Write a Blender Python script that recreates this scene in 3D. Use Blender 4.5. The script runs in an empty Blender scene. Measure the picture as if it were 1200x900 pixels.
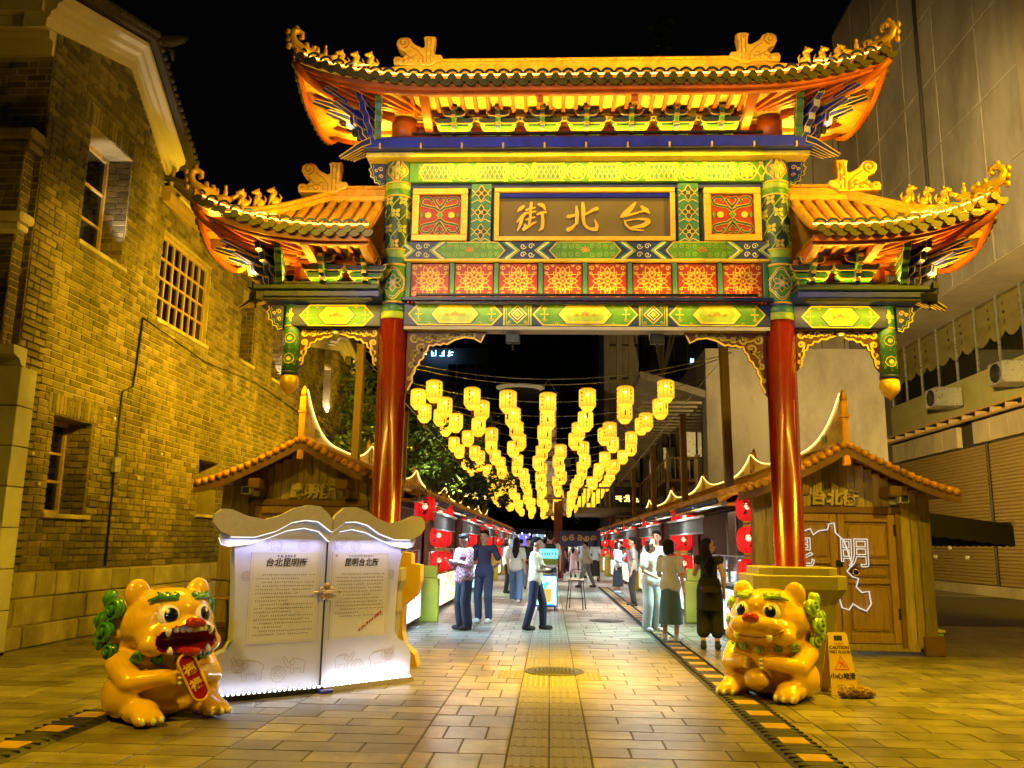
import bpy, bmesh, math, random
from mathutils import Vector, Matrix
from mathutils.geometry import tessellate_polygon
R = math.radians
PI = math.pi
rnd = random.Random(11)
scene = bpy.context.scene
COL = scene.collection

# ---------------------------------------------------------------- camera
cd = bpy.data.cameras.new('camera')
cam = bpy.data.objects.new('camera', cd)
COL.objects.link(cam)
_yaw, _pitch, _roll = R(2.698), R(10.607), R(0.9)
_f = Vector((-math.sin(_yaw)*math.cos(_pitch), math.cos(_yaw)*math.cos(_pitch), math.sin(_pitch)))
_r = Vector((math.cos(_yaw), math.sin(_yaw), 0))
_u = _r.cross(_f)
_r2 = _r*math.cos(_roll) + _u*math.sin(_roll)
_u2 = _u*math.cos(_roll) - _r*math.sin(_roll)
_m = Matrix((_r2, _u2, -_f)).transposed().to_4x4()
_m.translation = (0, 0, 1.5)
cam.matrix_world = _m
cd.sensor_width = 36
cd.lens = 30.0
cd.clip_end = 600
scene.camera = cam

# ---------------------------------------------------------------- night sky
world = bpy.data.worlds.new('World')
scene.world = world
world.use_nodes = True
_nt = world.node_tree
_bg = _nt.nodes['Background']
_sky = _nt.nodes.new('ShaderNodeTexSky')
_sky.sky_type = 'NISHITA'
_sky.sun_disc = False
_sky.sun_elevation = R(-4.0)
_sky.sun_rotation = R(200)
_nt.links.new(_sky.outputs[0], _bg.inputs['Color'])
_bg.inputs['Strength'].default_value = 0.05
scene.view_settings.view_transform = 'Standard'
scene.view_settings.look = 'None'
scene.view_settings.exposure = 0.18
scene.view_settings.gamma = 1.0
scene.view_settings.use_curve_mapping = False
scene.cycles.use_denoising = True
scene.cycles.max_bounces = 5
scene.cycles.diffuse_bounces = 2
scene.cycles.glossy_bounces = 2
scene.cycles.use_adaptive_sampling = True
scene.cycles.adaptive_threshold = .025
scene.cycles.transmission_bounces = 4
scene.cycles.transparent_max_bounces = 8
scene.cycles.sample_clamp_indirect = 4.0
scene.cycles.caustics_reflective = False
scene.cycles.caustics_refractive = False

# ---------------------------------------------------------------- materials
MATS = {}
def mat(name, col, rough=.5, metal=0.0, var=.18, vs=6.0, bump=0.0, bs=60.0, emit=0.0, ecol=None,
        rand=0.0, coat=0.0, stretch=None, rvar=.12, stain=0.0, ss=.5):
    if not stain and name.startswith(('paint_', 'red_', 'orange_', 'gold_paint')): stain, ss = .32, 2.6
    """principled material with noise-driven colour/roughness wear; rand = tone change from piece to piece"""
    m = bpy.data.materials.new(name)
    m.use_nodes = True
    nt = m.node_tree
    N, L = nt.nodes, nt.links
    b = N['Principled BSDF']
    b.inputs['Roughness'].default_value = rough
    b.inputs['Metallic'].default_value = metal
    if coat:
        b.inputs['Coat Weight'].default_value = coat
        b.inputs['Coat Roughness'].default_value = .08
    geo = N.new('ShaderNodeNewGeometry')
    mp = N.new('ShaderNodeMapping')
    L.new(geo.outputs['Position'], mp.inputs['Vector'])
    if stretch:
        mp.inputs['Scale'].default_value = stretch
    noi = N.new('ShaderNodeTexNoise')
    noi.inputs['Scale'].default_value = vs
    noi.inputs['Detail'].default_value = 5
    noi.inputs['Roughness'].default_value = .65
    L.new(mp.outputs[0], noi.inputs['Vector'])
    fac = noi.outputs['Fac']
    mr = N.new('ShaderNodeMapRange')
    mr.inputs['From Min'].default_value = .25
    mr.inputs['From Max'].default_value = .75
    mr.inputs['To Min'].default_value = 1-var
    mr.inputs['To Max'].default_value = 1+var
    L.new(fac, mr.inputs['Value'])
    val = mr.outputs[0]
    if rand:
        oi = N.new('ShaderNodeObjectInfo')
        ad = N.new('ShaderNodeMath'); ad.operation = 'ADD'
        fr = N.new('ShaderNodeMath'); fr.operation = 'FRACT'
        L.new(oi.outputs['Random'], ad.inputs[0])
        L.new(geo.outputs['Random Per Island'], ad.inputs[1])
        L.new(ad.outputs[0], fr.inputs[0])
        m2 = N.new('ShaderNodeMapRange')
        m2.inputs['To Min'].default_value = 1-rand
        m2.inputs['To Max'].default_value = 1+rand
        L.new(fr.outputs[0], m2.inputs['Value'])
        mu = N.new('ShaderNodeMath'); mu.operation = 'MULTIPLY'
        L.new(val, mu.inputs[0]); L.new(m2.outputs[0], mu.inputs[1])
        val = mu.outputs[0]
    if stain:      # old water marks and soot, larger than the pieces
        sn = N.new('ShaderNodeTexNoise'); sn.inputs['Scale'].default_value = ss; sn.inputs['Detail'].default_value = 6; sn.inputs['Roughness'].default_value = .7
        sm_ = N.new('ShaderNodeMapping'); sm_.inputs['Scale'].default_value = (1, 1, .45); L.new(geo.outputs['Position'], sm_.inputs['Vector']); L.new(sm_.outputs[0], sn.inputs['Vector'])
        s2 = N.new('ShaderNodeMapRange'); s2.inputs['From Min'].default_value = .36; s2.inputs['From Max'].default_value = .60
        s2.inputs['To Min'].default_value = 1-stain; s2.inputs['To Max'].default_value = 1+stain*.35
        L.new(sn.outputs['Fac'], s2.inputs['Value'])
        m4 = N.new('ShaderNodeMath'); m4.operation = 'MULTIPLY'; L.new(val, m4.inputs[0]); L.new(s2.outputs[0], m4.inputs[1])
        val = m4.outputs[0]
    vm = N.new('ShaderNodeVectorMath'); vm.operation = 'SCALE'
    vm.inputs[0].default_value = col[:3]
    L.new(val, vm.inputs['Scale'])
    L.new(vm.outputs[0], b.inputs['Base Color'])
    rr = N.new('ShaderNodeMapRange')
    rr.inputs['To Min'].default_value = max(.02, rough-rvar)
    rr.inputs['To Max'].default_value = min(1, rough+rvar)
    L.new(fac, rr.inputs['Value'])
    L.new(rr.outputs[0], b.inputs['Roughness'])
    if bump:
        n2 = N.new('ShaderNodeTexNoise')
        n2.inputs['Scale'].default_value = bs
        n2.inputs['Detail'].default_value = 4
        L.new(mp.outputs[0], n2.inputs['Vector'])
        bp = N.new('ShaderNodeBump')
        bp.inputs['Strength'].default_value = bump
        bp.inputs['Distance'].default_value = .01
        L.new(n2.outputs['Fac'], bp.inputs['Height'])
        L.new(bp.outputs[0], b.inputs['Normal'])
    if emit:
        b.inputs['Emission Color'].default_value = (*(ecol or col)[:3], 1)
        b.inputs['Emission Strength'].default_value = emit
    MATS[name] = m
    return m

def glow(name, col, strength):
    """self-lit surface (lamp, tube, bulb)"""
    m = bpy.data.materials.new(name); m.use_nodes = True
    nt = m.node_tree
    nt.nodes.clear()
    e = nt.nodes.new('ShaderNodeEmission'); e.inputs[0].default_value = (*col, 1); e.inputs[1].default_value = strength
    o = nt.nodes.new('ShaderNodeOutputMaterial'); nt.links.new(e.outputs[0], o.inputs[0])
    MATS[name] = m
    return m

def glass(name, tint=(.9, .95, 1), alpha=.25, rough=.05):
    m = bpy.data.materials.new(name); m.use_nodes = True
    nt = m.node_tree; N, L = nt.nodes, nt.links
    N.clear()
    g = N.new('ShaderNodeBsdfGlossy'); g.inputs['Color'].default_value = (*tint, 1); g.inputs['Roughness'].default_value = rough
    t = N.new('ShaderNodeBsdfTransparent'); t.inputs[0].default_value = (*tint, 1)
    mx = N.new('ShaderNodeMixShader'); mx.inputs[0].default_value = alpha
    o = N.new('ShaderNodeOutputMaterial')
    L.new(t.outputs[0], mx.inputs[1]); L.new(g.outputs[0], mx.inputs[2]); L.new(mx.outputs[0], o.inputs[0])
    MATS[name] = m
    return m

def lantern_cloth(name, col, ecol, es, ribs=12, through=.16, tint=(1, .8, .4)):
    """thin ribbed cloth lit from inside: mostly self-lit, lets part of the bulb show through"""
    m = bpy.data.materials.new(name); m.use_nodes = True
    nt = m.node_tree; N, L = nt.nodes, nt.links
    b = N['Principled BSDF']; out = N['Material Output']
    b.inputs['Roughness'].default_value = .6
    tc = N.new('ShaderNodeTexCoord'); sx = N.new('ShaderNodeSeparateXYZ')
    L.new(tc.outputs['Object'], sx.inputs[0])
    an = N.new('ShaderNodeMath'); an.operation = 'ARCTAN2'
    L.new(sx.outputs[0], an.inputs[0]); L.new(sx.outputs[1], an.inputs[1])
    m1 = N.new('ShaderNodeMath'); m1.operation = 'MULTIPLY'; m1.inputs[1].default_value = ribs
    L.new(an.outputs[0], m1.inputs[0])
    co = N.new('ShaderNodeMath'); co.operation = 'COSINE'; L.new(m1.outputs[0], co.inputs[0])
    rp = N.new('ShaderNodeMapRange'); rp.inputs['From Min'].default_value = .72; rp.inputs['From Max'].default_value = 1
    rp.inputs['To Min'].default_value = 1; rp.inputs['To Max'].default_value = .45
    L.new(co.outputs[0], rp.inputs['Value'])
    # the cloth glows most at bulb height
    ab = N.new('ShaderNodeMath'); ab.operation = 'ABSOLUTE'; L.new(sx.outputs[2], ab.inputs[0])
    zr = N.new('ShaderNodeMapRange'); zr.inputs['From Min'].default_value = 0; zr.inputs['From Max'].default_value = .24
    zr.inputs['To Min'].default_value = 1.25; zr.inputs['To Max'].default_value = .5
    L.new(ab.outputs[0], zr.inputs['Value'])
    oi = N.new('ShaderNodeObjectInfo')
    orr = N.new('ShaderNodeMapRange'); orr.inputs['To Min'].default_value = .8; orr.inputs['To Max'].default_value = 1.2
    L.new(oi.outputs['Random'], orr.inputs['Value'])
    mu = N.new('ShaderNodeMath'); mu.operation = 'MULTIPLY'; L.new(rp.outputs[0], mu.inputs[0]); L.new(zr.outputs[0], mu.inputs[1])
    mu2 = N.new('ShaderNodeMath'); mu2.operation = 'MULTIPLY'; L.new(mu.outputs[0], mu2.inputs[0]); L.new(orr.outputs[0], mu2.inputs[1])
    mu3 = N.new('ShaderNodeMath'); mu3.operation = 'MULTIPLY'; mu3.inputs[1].default_value = es; L.new(mu2.outputs[0], mu3.inputs[0])
    b.inputs['Base Color'].default_value = (*col, 1)
    b.inputs['Emission Color'].default_value = (*ecol, 1)
    L.new(mu3.outputs[0], b.inputs['Emission Strength'])
    t = N.new('ShaderNodeBsdfTransparent'); t.inputs[0].default_value = (*tint, 1)
    mx = N.new('ShaderNodeMixShader'); mx.inputs[0].default_value = through
    L.new(b.outputs[0], mx.inputs[1]); L.new(t.outputs[0], mx.inputs[2]); L.new(mx.outputs[0], out.inputs[0])
    MATS[name] = m
    return m

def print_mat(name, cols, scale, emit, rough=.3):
    """printed picture: blotches of flat ink colour"""
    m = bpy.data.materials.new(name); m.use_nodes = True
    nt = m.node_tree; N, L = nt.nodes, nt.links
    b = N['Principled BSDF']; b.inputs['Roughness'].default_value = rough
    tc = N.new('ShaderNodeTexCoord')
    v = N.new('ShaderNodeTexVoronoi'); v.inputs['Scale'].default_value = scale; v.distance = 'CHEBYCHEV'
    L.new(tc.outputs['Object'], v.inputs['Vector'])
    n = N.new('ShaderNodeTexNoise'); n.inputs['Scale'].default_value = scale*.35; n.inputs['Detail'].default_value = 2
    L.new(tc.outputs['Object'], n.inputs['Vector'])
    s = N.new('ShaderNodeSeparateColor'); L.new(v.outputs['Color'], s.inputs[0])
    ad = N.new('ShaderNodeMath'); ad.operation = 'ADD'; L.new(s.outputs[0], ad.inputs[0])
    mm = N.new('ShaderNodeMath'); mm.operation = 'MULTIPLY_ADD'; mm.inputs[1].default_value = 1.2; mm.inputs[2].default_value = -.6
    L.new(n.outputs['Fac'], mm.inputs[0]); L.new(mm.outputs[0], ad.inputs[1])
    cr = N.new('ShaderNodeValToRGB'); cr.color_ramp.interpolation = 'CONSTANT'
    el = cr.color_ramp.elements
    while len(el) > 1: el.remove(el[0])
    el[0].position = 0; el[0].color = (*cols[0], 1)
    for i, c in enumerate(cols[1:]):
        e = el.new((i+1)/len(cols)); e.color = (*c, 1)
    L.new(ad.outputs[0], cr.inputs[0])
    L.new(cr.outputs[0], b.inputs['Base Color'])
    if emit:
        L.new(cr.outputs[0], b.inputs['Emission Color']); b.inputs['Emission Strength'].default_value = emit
    MATS[name] = m
    return m

# ---------------------------------------------------------------- mesh tools
class MB:
    """collects faces for ONE mesh object"""
    def __init__(s):
        s.v, s.f, s.m, s.s = [], [], [], []
    def add(s, vs, fs, mi=0, smooth=False):
        o = len(s.v)
        s.v += [tuple(p) for p in vs]
        s.f += [tuple(i+o for i in f) for f in fs]
        s.m += [mi]*len(fs); s.s += [smooth]*len(fs)
        return s
    def bx(s, x0, x1, y0, y1, z0, z1, mi=0, M=None):
        vs = [(x0,y0,z0),(x1,y0,z0),(x1,y1,z0),(x0,y1,z0),(x0,y0,z1),(x1,y0,z1),(x1,y1,z1),(x0,y1,z1)]
        if M is not None: vs = [M @ Vector(p) for p in vs]
        return s.add(vs, [(0,3,2,1),(4,5,6,7),(0,1,5,4),(1,2,6,5),(2,3,7,6),(3,0,4,7)], mi)
    def cbx(s, x0, x1, y0, y1, z0, z1, c=.01, mi=0, M=None):
        """box with chamfered edges"""
        X, Y, Z = (x0, x1), (y0, y1), (z0, z1)
        sg = (1, -1)
        vs, idx = [], {}
        for i in (0,1):
            for j in (0,1):
                for k in (0,1):
                    cx, cy, cz = sg[i]*c, sg[j]*c, sg[k]*c
                    for a, p in enumerate(((X[i], Y[j]+cy, Z[k]+cz), (X[i]+cx, Y[j], Z[k]+cz), (X[i]+cx, Y[j]+cy, Z[k]))):
                        idx[i,j,k,a] = len(vs); vs.append(p)
        fs = []
        g = lambda i,j,k,a: idx[i,j,k,a]
        fs += [(g(0,0,0,0),g(0,0,1,0),g(0,1,1,0),g(0,1,0,0)), (g(1,0,0,0),g(1,1,0,0),g(1,1,1,0),g(1,0,1,0)),
               (g(0,0,0,1),g(1,0,0,1),g(1,0,1,1),g(0,0,1,1)), (g(0,1,0,1),g(0,1,1,1),g(1,1,1,1),g(1,1,0,1)),
               (g(0,0,0,2),g(0,1,0,2),g(1,1,0,2),g(1,0,0,2)), (g(0,0,1,2),g(1,0,1,2),g(1,1,1,2),g(0,1,1,2))]
        for i in (0,1):
            for j in (0,1): fs.append((g(i,j,0,0),g(i,j,1,0),g(i,j,1,1),g(i,j,0,1)))
        for i in (0,1):
            for k in (0,1): fs.append((g(i,0,k,0),g(i,1,k,0),g(i,1,k,2),g(i,0,k,2)))
        for j in (0,1):
            for k in (0,1): fs.append((g(0,j,k,1),g(1,j,k,1),g(1,j,k,2),g(0,j,k,2)))
        for i in (0,1):
            for j in (0,1):
                for k in (0,1): fs.append((g(i,j,k,0),g(i,j,k,1),g(i,j,k,2)))
        if M is not None: vs = [M @ Vector(p) for p in vs]
        return s.add(vs, fs, mi)
    def lathe(s, prof, n=16, c=(0,0,0), mi=0, a0=0, smooth=True, M=None, sq=None):
        vs, fs = [], []
        for r, z in prof:
            for k in range(n):
                a = a0+2*PI*k/n
                vs.append((c[0]+r*math.cos(a), c[1]+r*math.sin(a), c[2]+z))
        for i in range(len(prof)-1):
            for k in range(n):
                k2 = (k+1) % n
                fs.append((i*n+k, i*n+k2, (i+1)*n+k2, (i+1)*n+k))
        if M is not None: vs = [M @ Vector(p) for p in vs]
        s.add(vs, fs, mi, smooth)
        m = (len(prof)-1)*n
        caps = []
        if prof[0][0] > 1e-4: caps.append(tuple(reversed(range(n))))
        if prof[-1][0] > 1e-4: caps.append(tuple(range(m, m+n)))
        if caps:
            o = len(s.v)-len(vs)
            for f in caps:
                s.f.append(tuple(i+o for i in f)); s.m.append(mi); s.s.append(False)
        return s
    def tube(s, path, r, n=8, mi=0, smooth=True, caps=True):
        P = [Vector(p) for p in path]
        rs = r if isinstance(r, (list, tuple)) else [r]*len(P)
        vs, fs = [], []
        prev = None
        for i, p in enumerate(P):
            t = (P[min(i+1, len(P)-1)]-P[max(i-1, 0)]).normalized()
            if prev is None:
                a = Vector((0,0,1)) if abs(t.z) < .9 else Vector((1,0,0))
                u = t.cross(a).normalized()
            else:
                u = (prev - t*prev.dot(t)).normalized()
            prev = u
            w = t.cross(u)
            for k in range(n):
                a = 2*PI*k/n
                vs.append(p+(u*math.cos(a)+w*math.sin(a))*rs[i])
        for i in range(len(P)-1):
            for k in range(n):
                k2 = (k+1) % n
                fs.append((i*n+k, i*n+k2, (i+1)*n+k2, (i+1)*n+k))
        if caps:
            fs.append(tuple(reversed(range(n)))); fs.append(tuple(range((len(P)-1)*n, len(P)*n)))
        return s.add(vs, fs, mi, smooth)
    def ell(s, c, r, mi=0, nu=12, nv=8, M=None):
        vs, fs = [], []
        for i in range(nv+1):
            t = PI*i/nv
            for k in range(nu):
                a = 2*PI*k/nu
                p = Vector((r[0]*math.sin(t)*math.cos(a), r[1]*math.sin(t)*math.sin(a), -r[2]*math.cos(t)))
                if M is not None: p = M @ p
                vs.append(p+Vector(c))
        for i in range(nv):
            for k in range(nu):
                k2 = (k+1) % nu
                fs.append((i*nu+k, i*nu+k2, (i+1)*nu+k2, (i+1)*nu+k))
        return s.add(vs, fs, mi, True)
    def prism(s, poly, fn, d0, d1, mi=0, mside=None):
        """2-D outline -> solid between depths d0 (back) and d1 (front); fn(u,v,d) places it"""
        n = len(poly)
        ar = sum(poly[i][0]*poly[(i+1) % n][1]-poly[(i+1) % n][0]*poly[i][1] for i in range(n))
        if ar < 0: poly = poly[::-1]
        vs = [fn(u, v, d0) for u, v in poly]+[fn(u, v, d1) for u, v in poly]
        s.add(vs, [tuple(range(n, 2*n)), tuple(reversed(range(n)))], mi)
        o = len(s.v)-2*n
        for i in range(n):
            j = (i+1) % n
            s.f.append((o+i, o+j, o+n+j, o+n+i)); s.m.append(mi if mside is None else mside); s.s.append(False)
        return s
    def flat(s, poly, fn, d, mi=0):
        n = len(poly)
        ar = sum(poly[i][0]*poly[(i+1) % n][1]-poly[(i+1) % n][0]*poly[i][1] for i in range(n))
        if ar < 0: poly = poly[::-1]
        return s.add([fn(u, v, d) for u, v in poly], [tuple(range(n))], mi)
    def ribbon(s, pts, w, fn, d, mi=0, closed=False, h=.004):
        """raised painted line of width w (w may be a list) following a 2-D polyline"""
        n = len(pts)
        L, Rr = [], []
        for i in range(n):
            a = pts[(i-1) % n] if (closed or i > 0) else pts[i]
            b = pts[(i+1) % n] if (closed or i < n-1) else pts[i]
            tx, ty = b[0]-a[0], b[1]-a[1]
            l = math.hypot(tx, ty) or 1
            ww = (w[i] if isinstance(w, (list, tuple)) else w)/2
            nx, ny = -ty/l*ww, tx/l*ww
            L.append((pts[i][0]+nx, pts[i][1]+ny)); Rr.append((pts[i][0]-nx, pts[i][1]-ny))
        vs = [fn(*p, d+h) for p in L]+[fn(*p, d+h) for p in Rr]+[fn(*p, d) for p in L]+[fn(*p, d) for p in Rr]
        fs = []
        for i in range(n if closed else n-1):
            j = (i+1) % n
            fs += [(i, n+i, n+j, j), (n+i, 3*n+i, 3*n+j, n+j), (2*n+i, i, j, 2*n+j)]
        return s.add(vs, fs, mi)
    def mesh(s, name, mats):
        me = bpy.data.meshes.new(name)
        me.from_pydata(s.v, [], s.f)
        for m in (mats if isinstance(mats, (list, tuple)) else [mats]):
            me.materials.append(MATS[m] if isinstance(m, str) else m)
        me.polygons.foreach_set('material_index', s.m)
        me.polygons.foreach_set('use_smooth', s.s)
        me.update()
        return me

def link(name, data, parent=None, loc=None, rz=None):
    o = bpy.data.objects.new(name, data)
    COL.objects.link(o)
    if parent is not None: o.parent = parent
    if loc is not None: o.location = loc
    if rz is not None: o.rotation_euler = (0, 0, rz)
    return o
def obj(name, mb, mats, parent=None, loc=None, rz=None):
    return link(name, mb.mesh(name, mats), parent, loc, rz)
def tag(o, label, cat, group=None):
    o['label'] = label; o['category'] = cat
    if group: o['group'] = group
    return o
def thing(name, label, cat, loc=(0,0,0), rz=0, group=None):
    return tag(link(name, None, None, loc, rz), label, cat, group)
def struct(o):
    o['kind'] = 'structure'; return o
def stuff(o):
    o['kind'] = 'stuff'; return o
def copy_tree(o, parent=None):
    c = o.copy(); COL.objects.link(c); c.parent = parent
    for ch in o.children: copy_tree(ch, c)
    return c
def lamp(name, kind, loc, power, col, parent=None, target=None, size=None, sizey=None, spot=None, blend=.6, radius=.05, spread=None):
    l = bpy.data.lights.new(name, kind)
    l.energy = power; l.color = col
    if kind == 'AREA':
        l.shape = 'RECTANGLE'; l.size = size; l.size_y = sizey
        if spread: l.spread = spread
    else:
        l.shadow_soft_size = radius
    if kind == 'SPOT':
        l.spot_size = spot; l.spot_blend = blend
    o = bpy.data.objects.new(name, l); COL.objects.link(o)
    o.location = loc
    if target is not None:
        d = (Vector(target)-Vector(loc))
        o.rotation_euler = d.to_track_quat('-Z', 'Y').to_euler()
    if parent is not None: o.parent = parent
    return o

# scratch scene for evaluating modifiers and text without touching the real one
TMP = bpy.data.scenes.new('scratch')
def bake(o):
    TMP.collection.objects.link(o)
    vl = TMP.view_layers[0]
    vl.update()
    dg = bpy.context.evaluated_depsgraph_get() if False else vl.depsgraph
    dg.update()
    me = bpy.data.meshes.new_from_object(o.evaluated_get(dg), depsgraph=dg)
    TMP.collection.objects.unlink(o)
    bpy.data.objects.remove(o)
    return me
def union(prims, voxel=.02, smooth=4, name='u'):
    """closed ellipsoids / tapered capsules fused into one continuous skin"""
    mb = MB()
    for p in prims:
        if p[0] == 'e':
            mb.ell(p[1], p[2], M=(p[3] if len(p) > 3 else None), nu=16, nv=12)
        else:
            a, b = Vector(p[1]), Vector(p[2]); ra, rb = p[3], p[4]
            t = (b-a).normalized()
            path, rs = [], []
            for k in range(5):
                an = PI/2*(1-k/4); path.append(a-t*ra*math.sin(an)); rs.append(max(.0008, ra*math.cos(an)))
            for k in range(5):
                an = PI/2*k/4; path.append(b+t*rb*math.sin(an)); rs.append(max(.0008, rb*math.cos(an)))
            mb.tube(path, rs, n=12)
    me = mb.mesh(name, [])
    o = bpy.data.objects.new(name, me)
    m = o.modifiers.new('r', 'REMESH'); m.mode = 'VOXEL'; m.voxel_size = voxel; m.use_smooth_shade = True
    if smooth:
        m = o.modifiers.new('s', 'SMOOTH'); m.factor = .5; m.iterations = smooth
    out = bake(o)
    return out
def soften(mb, voxel, smooth, name='m'):
    o = bpy.data.objects.new(name, mb.mesh(name, []))
    m = o.modifiers.new('r', 'REMESH'); m.mode = 'VOXEL'; m.voxel_size = voxel; m.use_smooth_shade = True
    m = o.modifiers.new('s', 'SMOOTH'); m.factor = .5; m.iterations = smooth
    return bake(o)
def text_mesh(txt, size, extrude=.01, offset=0.0, shear=0.0, outline=0.0, spacing=1.0):
    cu = bpy.data.curves.new('t', 'FONT')
    cu.body = txt; cu.size = size; cu.extrude = extrude; cu.offset = offset; cu.shear = shear
    cu.align_x = 'CENTER'; cu.align_y = 'CENTER'; cu.space_character = spacing
    cu.resolution_u = 3
    if outline:
        cu.fill_mode = 'NONE'; cu.bevel_depth = outline; cu.bevel_resolution = 1; cu.extrude = 0
    return bake(bpy.data.objects.new('t', cu))
def text(name, txt, size, m, parent, loc, rot=(PI/2, 0, 0), **k):
    me = text_mesh(txt, size, **k)
    me.materials.clear(); me.materials.append(MATS[m])
    o = link(name, me, parent, loc)
    o.rotation_euler = rot
    return o
def setmat(me, *names):
    me.materials.clear()
    for n in names: me.materials.append(MATS[n])
    return me
# 2-D ornament shapes
def circ(cx, cy, r, n=16, ry=None):
    return [(cx+r*math.cos(2*PI*k/n), cy+(ry or r)*math.sin(2*PI*k/n)) for k in range(n)]
def rect(x0, y0, x1, y1):
    return [(x0,y0),(x1,y0),(x1,y1),(x0,y1)]
def spiral(cx, cy, r, turns=1.4, d=1, a0=0, n=16):
    return [(cx+r*(1-.85*k/n)*math.cos(a0+d*2*PI*turns*k/n), cy+r*(1-.85*k/n)*math.sin(a0+d*2*PI*turns*k/n)) for k in range(n+1)]
def petal(cx, cy, a, r0, r1, w, n=5):
    L, Q = [], []
    for k in range(n+1):
        t = k/n
        ww = w*math.sin(PI*t**.8)*(1-.25*t)
        r = r0+(r1-r0)*t
        L.append((r, ww)); Q.append((r, -ww))
    pts = L+Q[-2:0:-1]
    ca, sa = math.cos(a), math.sin(a)
    return [(cx+x*ca-y*sa, cy+x*sa+y*ca) for x, y in pts]
ORD = ['first','second','third','fourth','fifth','sixth','seventh','eighth','ninth','tenth','eleventh','twelfth','thirteenth','fourteenth','fifteenth','sixteenth','seventeenth','eighteenth','nineteenth','twentieth']

# palette ------------------------------------------------------------
mat('gold_paint', (.80, .55, .08), .42, .0, .15, 9)
mat('gold_leaf', (.85, .52, .07), .38, .35, .15, 9, bump=.15, bs=30)
mat('gold_tile', (.80, .38, .03), .30, 0, .22, 7, coat=.3, rand=.16, stain=.3, ss=3)
mat('tile_end', (.095, .075, .008), .4, 0, .25, 14)
mat('tile_arc', (.012, .016, .04), .4, 0, .2, 14)
mat('red_lacquer', (.16, .010, .004), .22, 0, .10, 3, coat=.5, rvar=.05)
mat('orange_wood', (.55, .125, .014), .45, 0, .15, 5)
mat('red_panel', (.36, .032, .014), .45, 0, .12, 8)
mat('maroon', (.075, .010, .008), .5, 0, .15, 8)
mat('cream_board', (.80, .68, .22), .55, 0, .14, 10)
mat('paint_green', (.10, .30, .035), .42, 0, .15, 12)
mat('paint_lime', (.36, .52, .05), .42, 0, .12, 12)
mat('paint_yellow', (.80, .66, .10), .45, 0, .1, 12)
mat('paint_dark', (.035, .07, .06), .45, 0, .2, 12)
mat('paint_teal', (.05, .20, .14), .42, 0, .15, 12)
mat('paint_blue', (.015, .03, .62), .4, 0, .15, 10)
mat('paint_navy', (.022, .035, .19), .42, 0, .2, 12)
mat('paint_red', (.62, .07, .02), .45, 0, .1, 12)
mat('paint_white', (.75, .72, .6), .5, 0, .1, 12)
mat('plaque_brown', (.13, .095, .04), .5, 0, .12, 4, bump=.1, bs=25)
mat('ped_stone', (.21, .185, .145), .6, 0, .12, 5, bump=.15, bs=40)
mat('dark_metal', (.03, .03, .032), .4, .6, .2, 10)
mat('steel', (.45, .46, .48), .3, .8, .15, 10)
mat('white_paint', (.75, .75, .76), .45, 0, .06, 5)
mat('black_ink', (.012, .012, .014), .6, 0, .1, 20)
mat('fringe_gold', (.42, .22, .025), .5)
glow('led_warm', (1.0, .70, .17), 2.6)
glow('led_edge', (1.0, .60, .10), 5.0)
glow('led_white', (.92, .95, 1.0), 14.0)
YEL = (1.0, .60, .04)
AMB = (1.0, .50, .07)
SOD = (1.0, .62, .012)

def glyph_strokes(mb, u0, v0, sz, w, fn, r, d=0, mi=0, n=None):
    """one unreadable far-off character: a few upright, level and slanting strokes"""
    for k in range(n or r.choice((4, 5, 6))):
        c = r.random()
        if c < .45:
            y = v0+sz*r.uniform(.08, .92); a = r.uniform(0, .3); b = r.uniform(.7, 1)
            pts = [(u0+sz*a, y), (u0+sz*b, y+sz*.03)]
        elif c < .8:
            x = u0+sz*r.uniform(.12, .88); a = r.uniform(0, .3); b = r.uniform(.65, 1)
            pts = [(x, v0+sz*a), (x, v0+sz*b)]
        else:
            x = u0+sz*r.uniform(.4, .6); e = r.choice((-1, 1))
            pts = [(x, v0+sz*.6), (x+e*sz*.35, v0+sz*.05)]
        mb.ribbon(pts, w, fn, d, mi, h=.003)
def glyph_row(name, n, sz, m, parent, fn, w, gap=1.25, seed=3):
    r = random.Random(seed)
    mb = MB()
    for k in range(n): glyph_strokes(mb, k*sz*gap, 0, sz, w, fn, r)
    return obj(name, mb, m, parent)
# ================================================================ GROUND
mat('paver', (.205, .178, .13), .31, 0, .24, 5.0, bump=.04, bs=110, rand=.36, rvar=.06, stain=.48, ss=2.2)
mat('paver_far', (.19, .165, .125), .38, 0, .30, 2.0, bump=.3, bs=30)
mat('joint', (.085, .073, .052), .8, 0, .3, 8)
mat('tactile', (.19, .165, .12), .42, 0, .22, 6, bump=.1, bs=40, rand=.15)
mat('iron_cover', (.07, .065, .055), .45, .5, .3, 20, bump=.4, bs=70)
mat('rubber', (.022, .021, .020), .6, 0, .25, 12, bump=.3, bs=60)
mat('ramp_yellow', (.50, .30, .06), .5, 0, .25, 14)

g = MB().bx(-70, 70, -12, 240, -.3, -.014)
ground = struct(obj('ground', g, 'joint'))
far = MB().bx(-16, 26, 30.2, 200, -.013, -.003)
struct(obj('far_pavement', far, 'paver_far'))
pave = struct(obj('pavement', MB().bx(-16, 24, 3.6, 30.1, -.0135, -.009), 'joint'))

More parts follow.
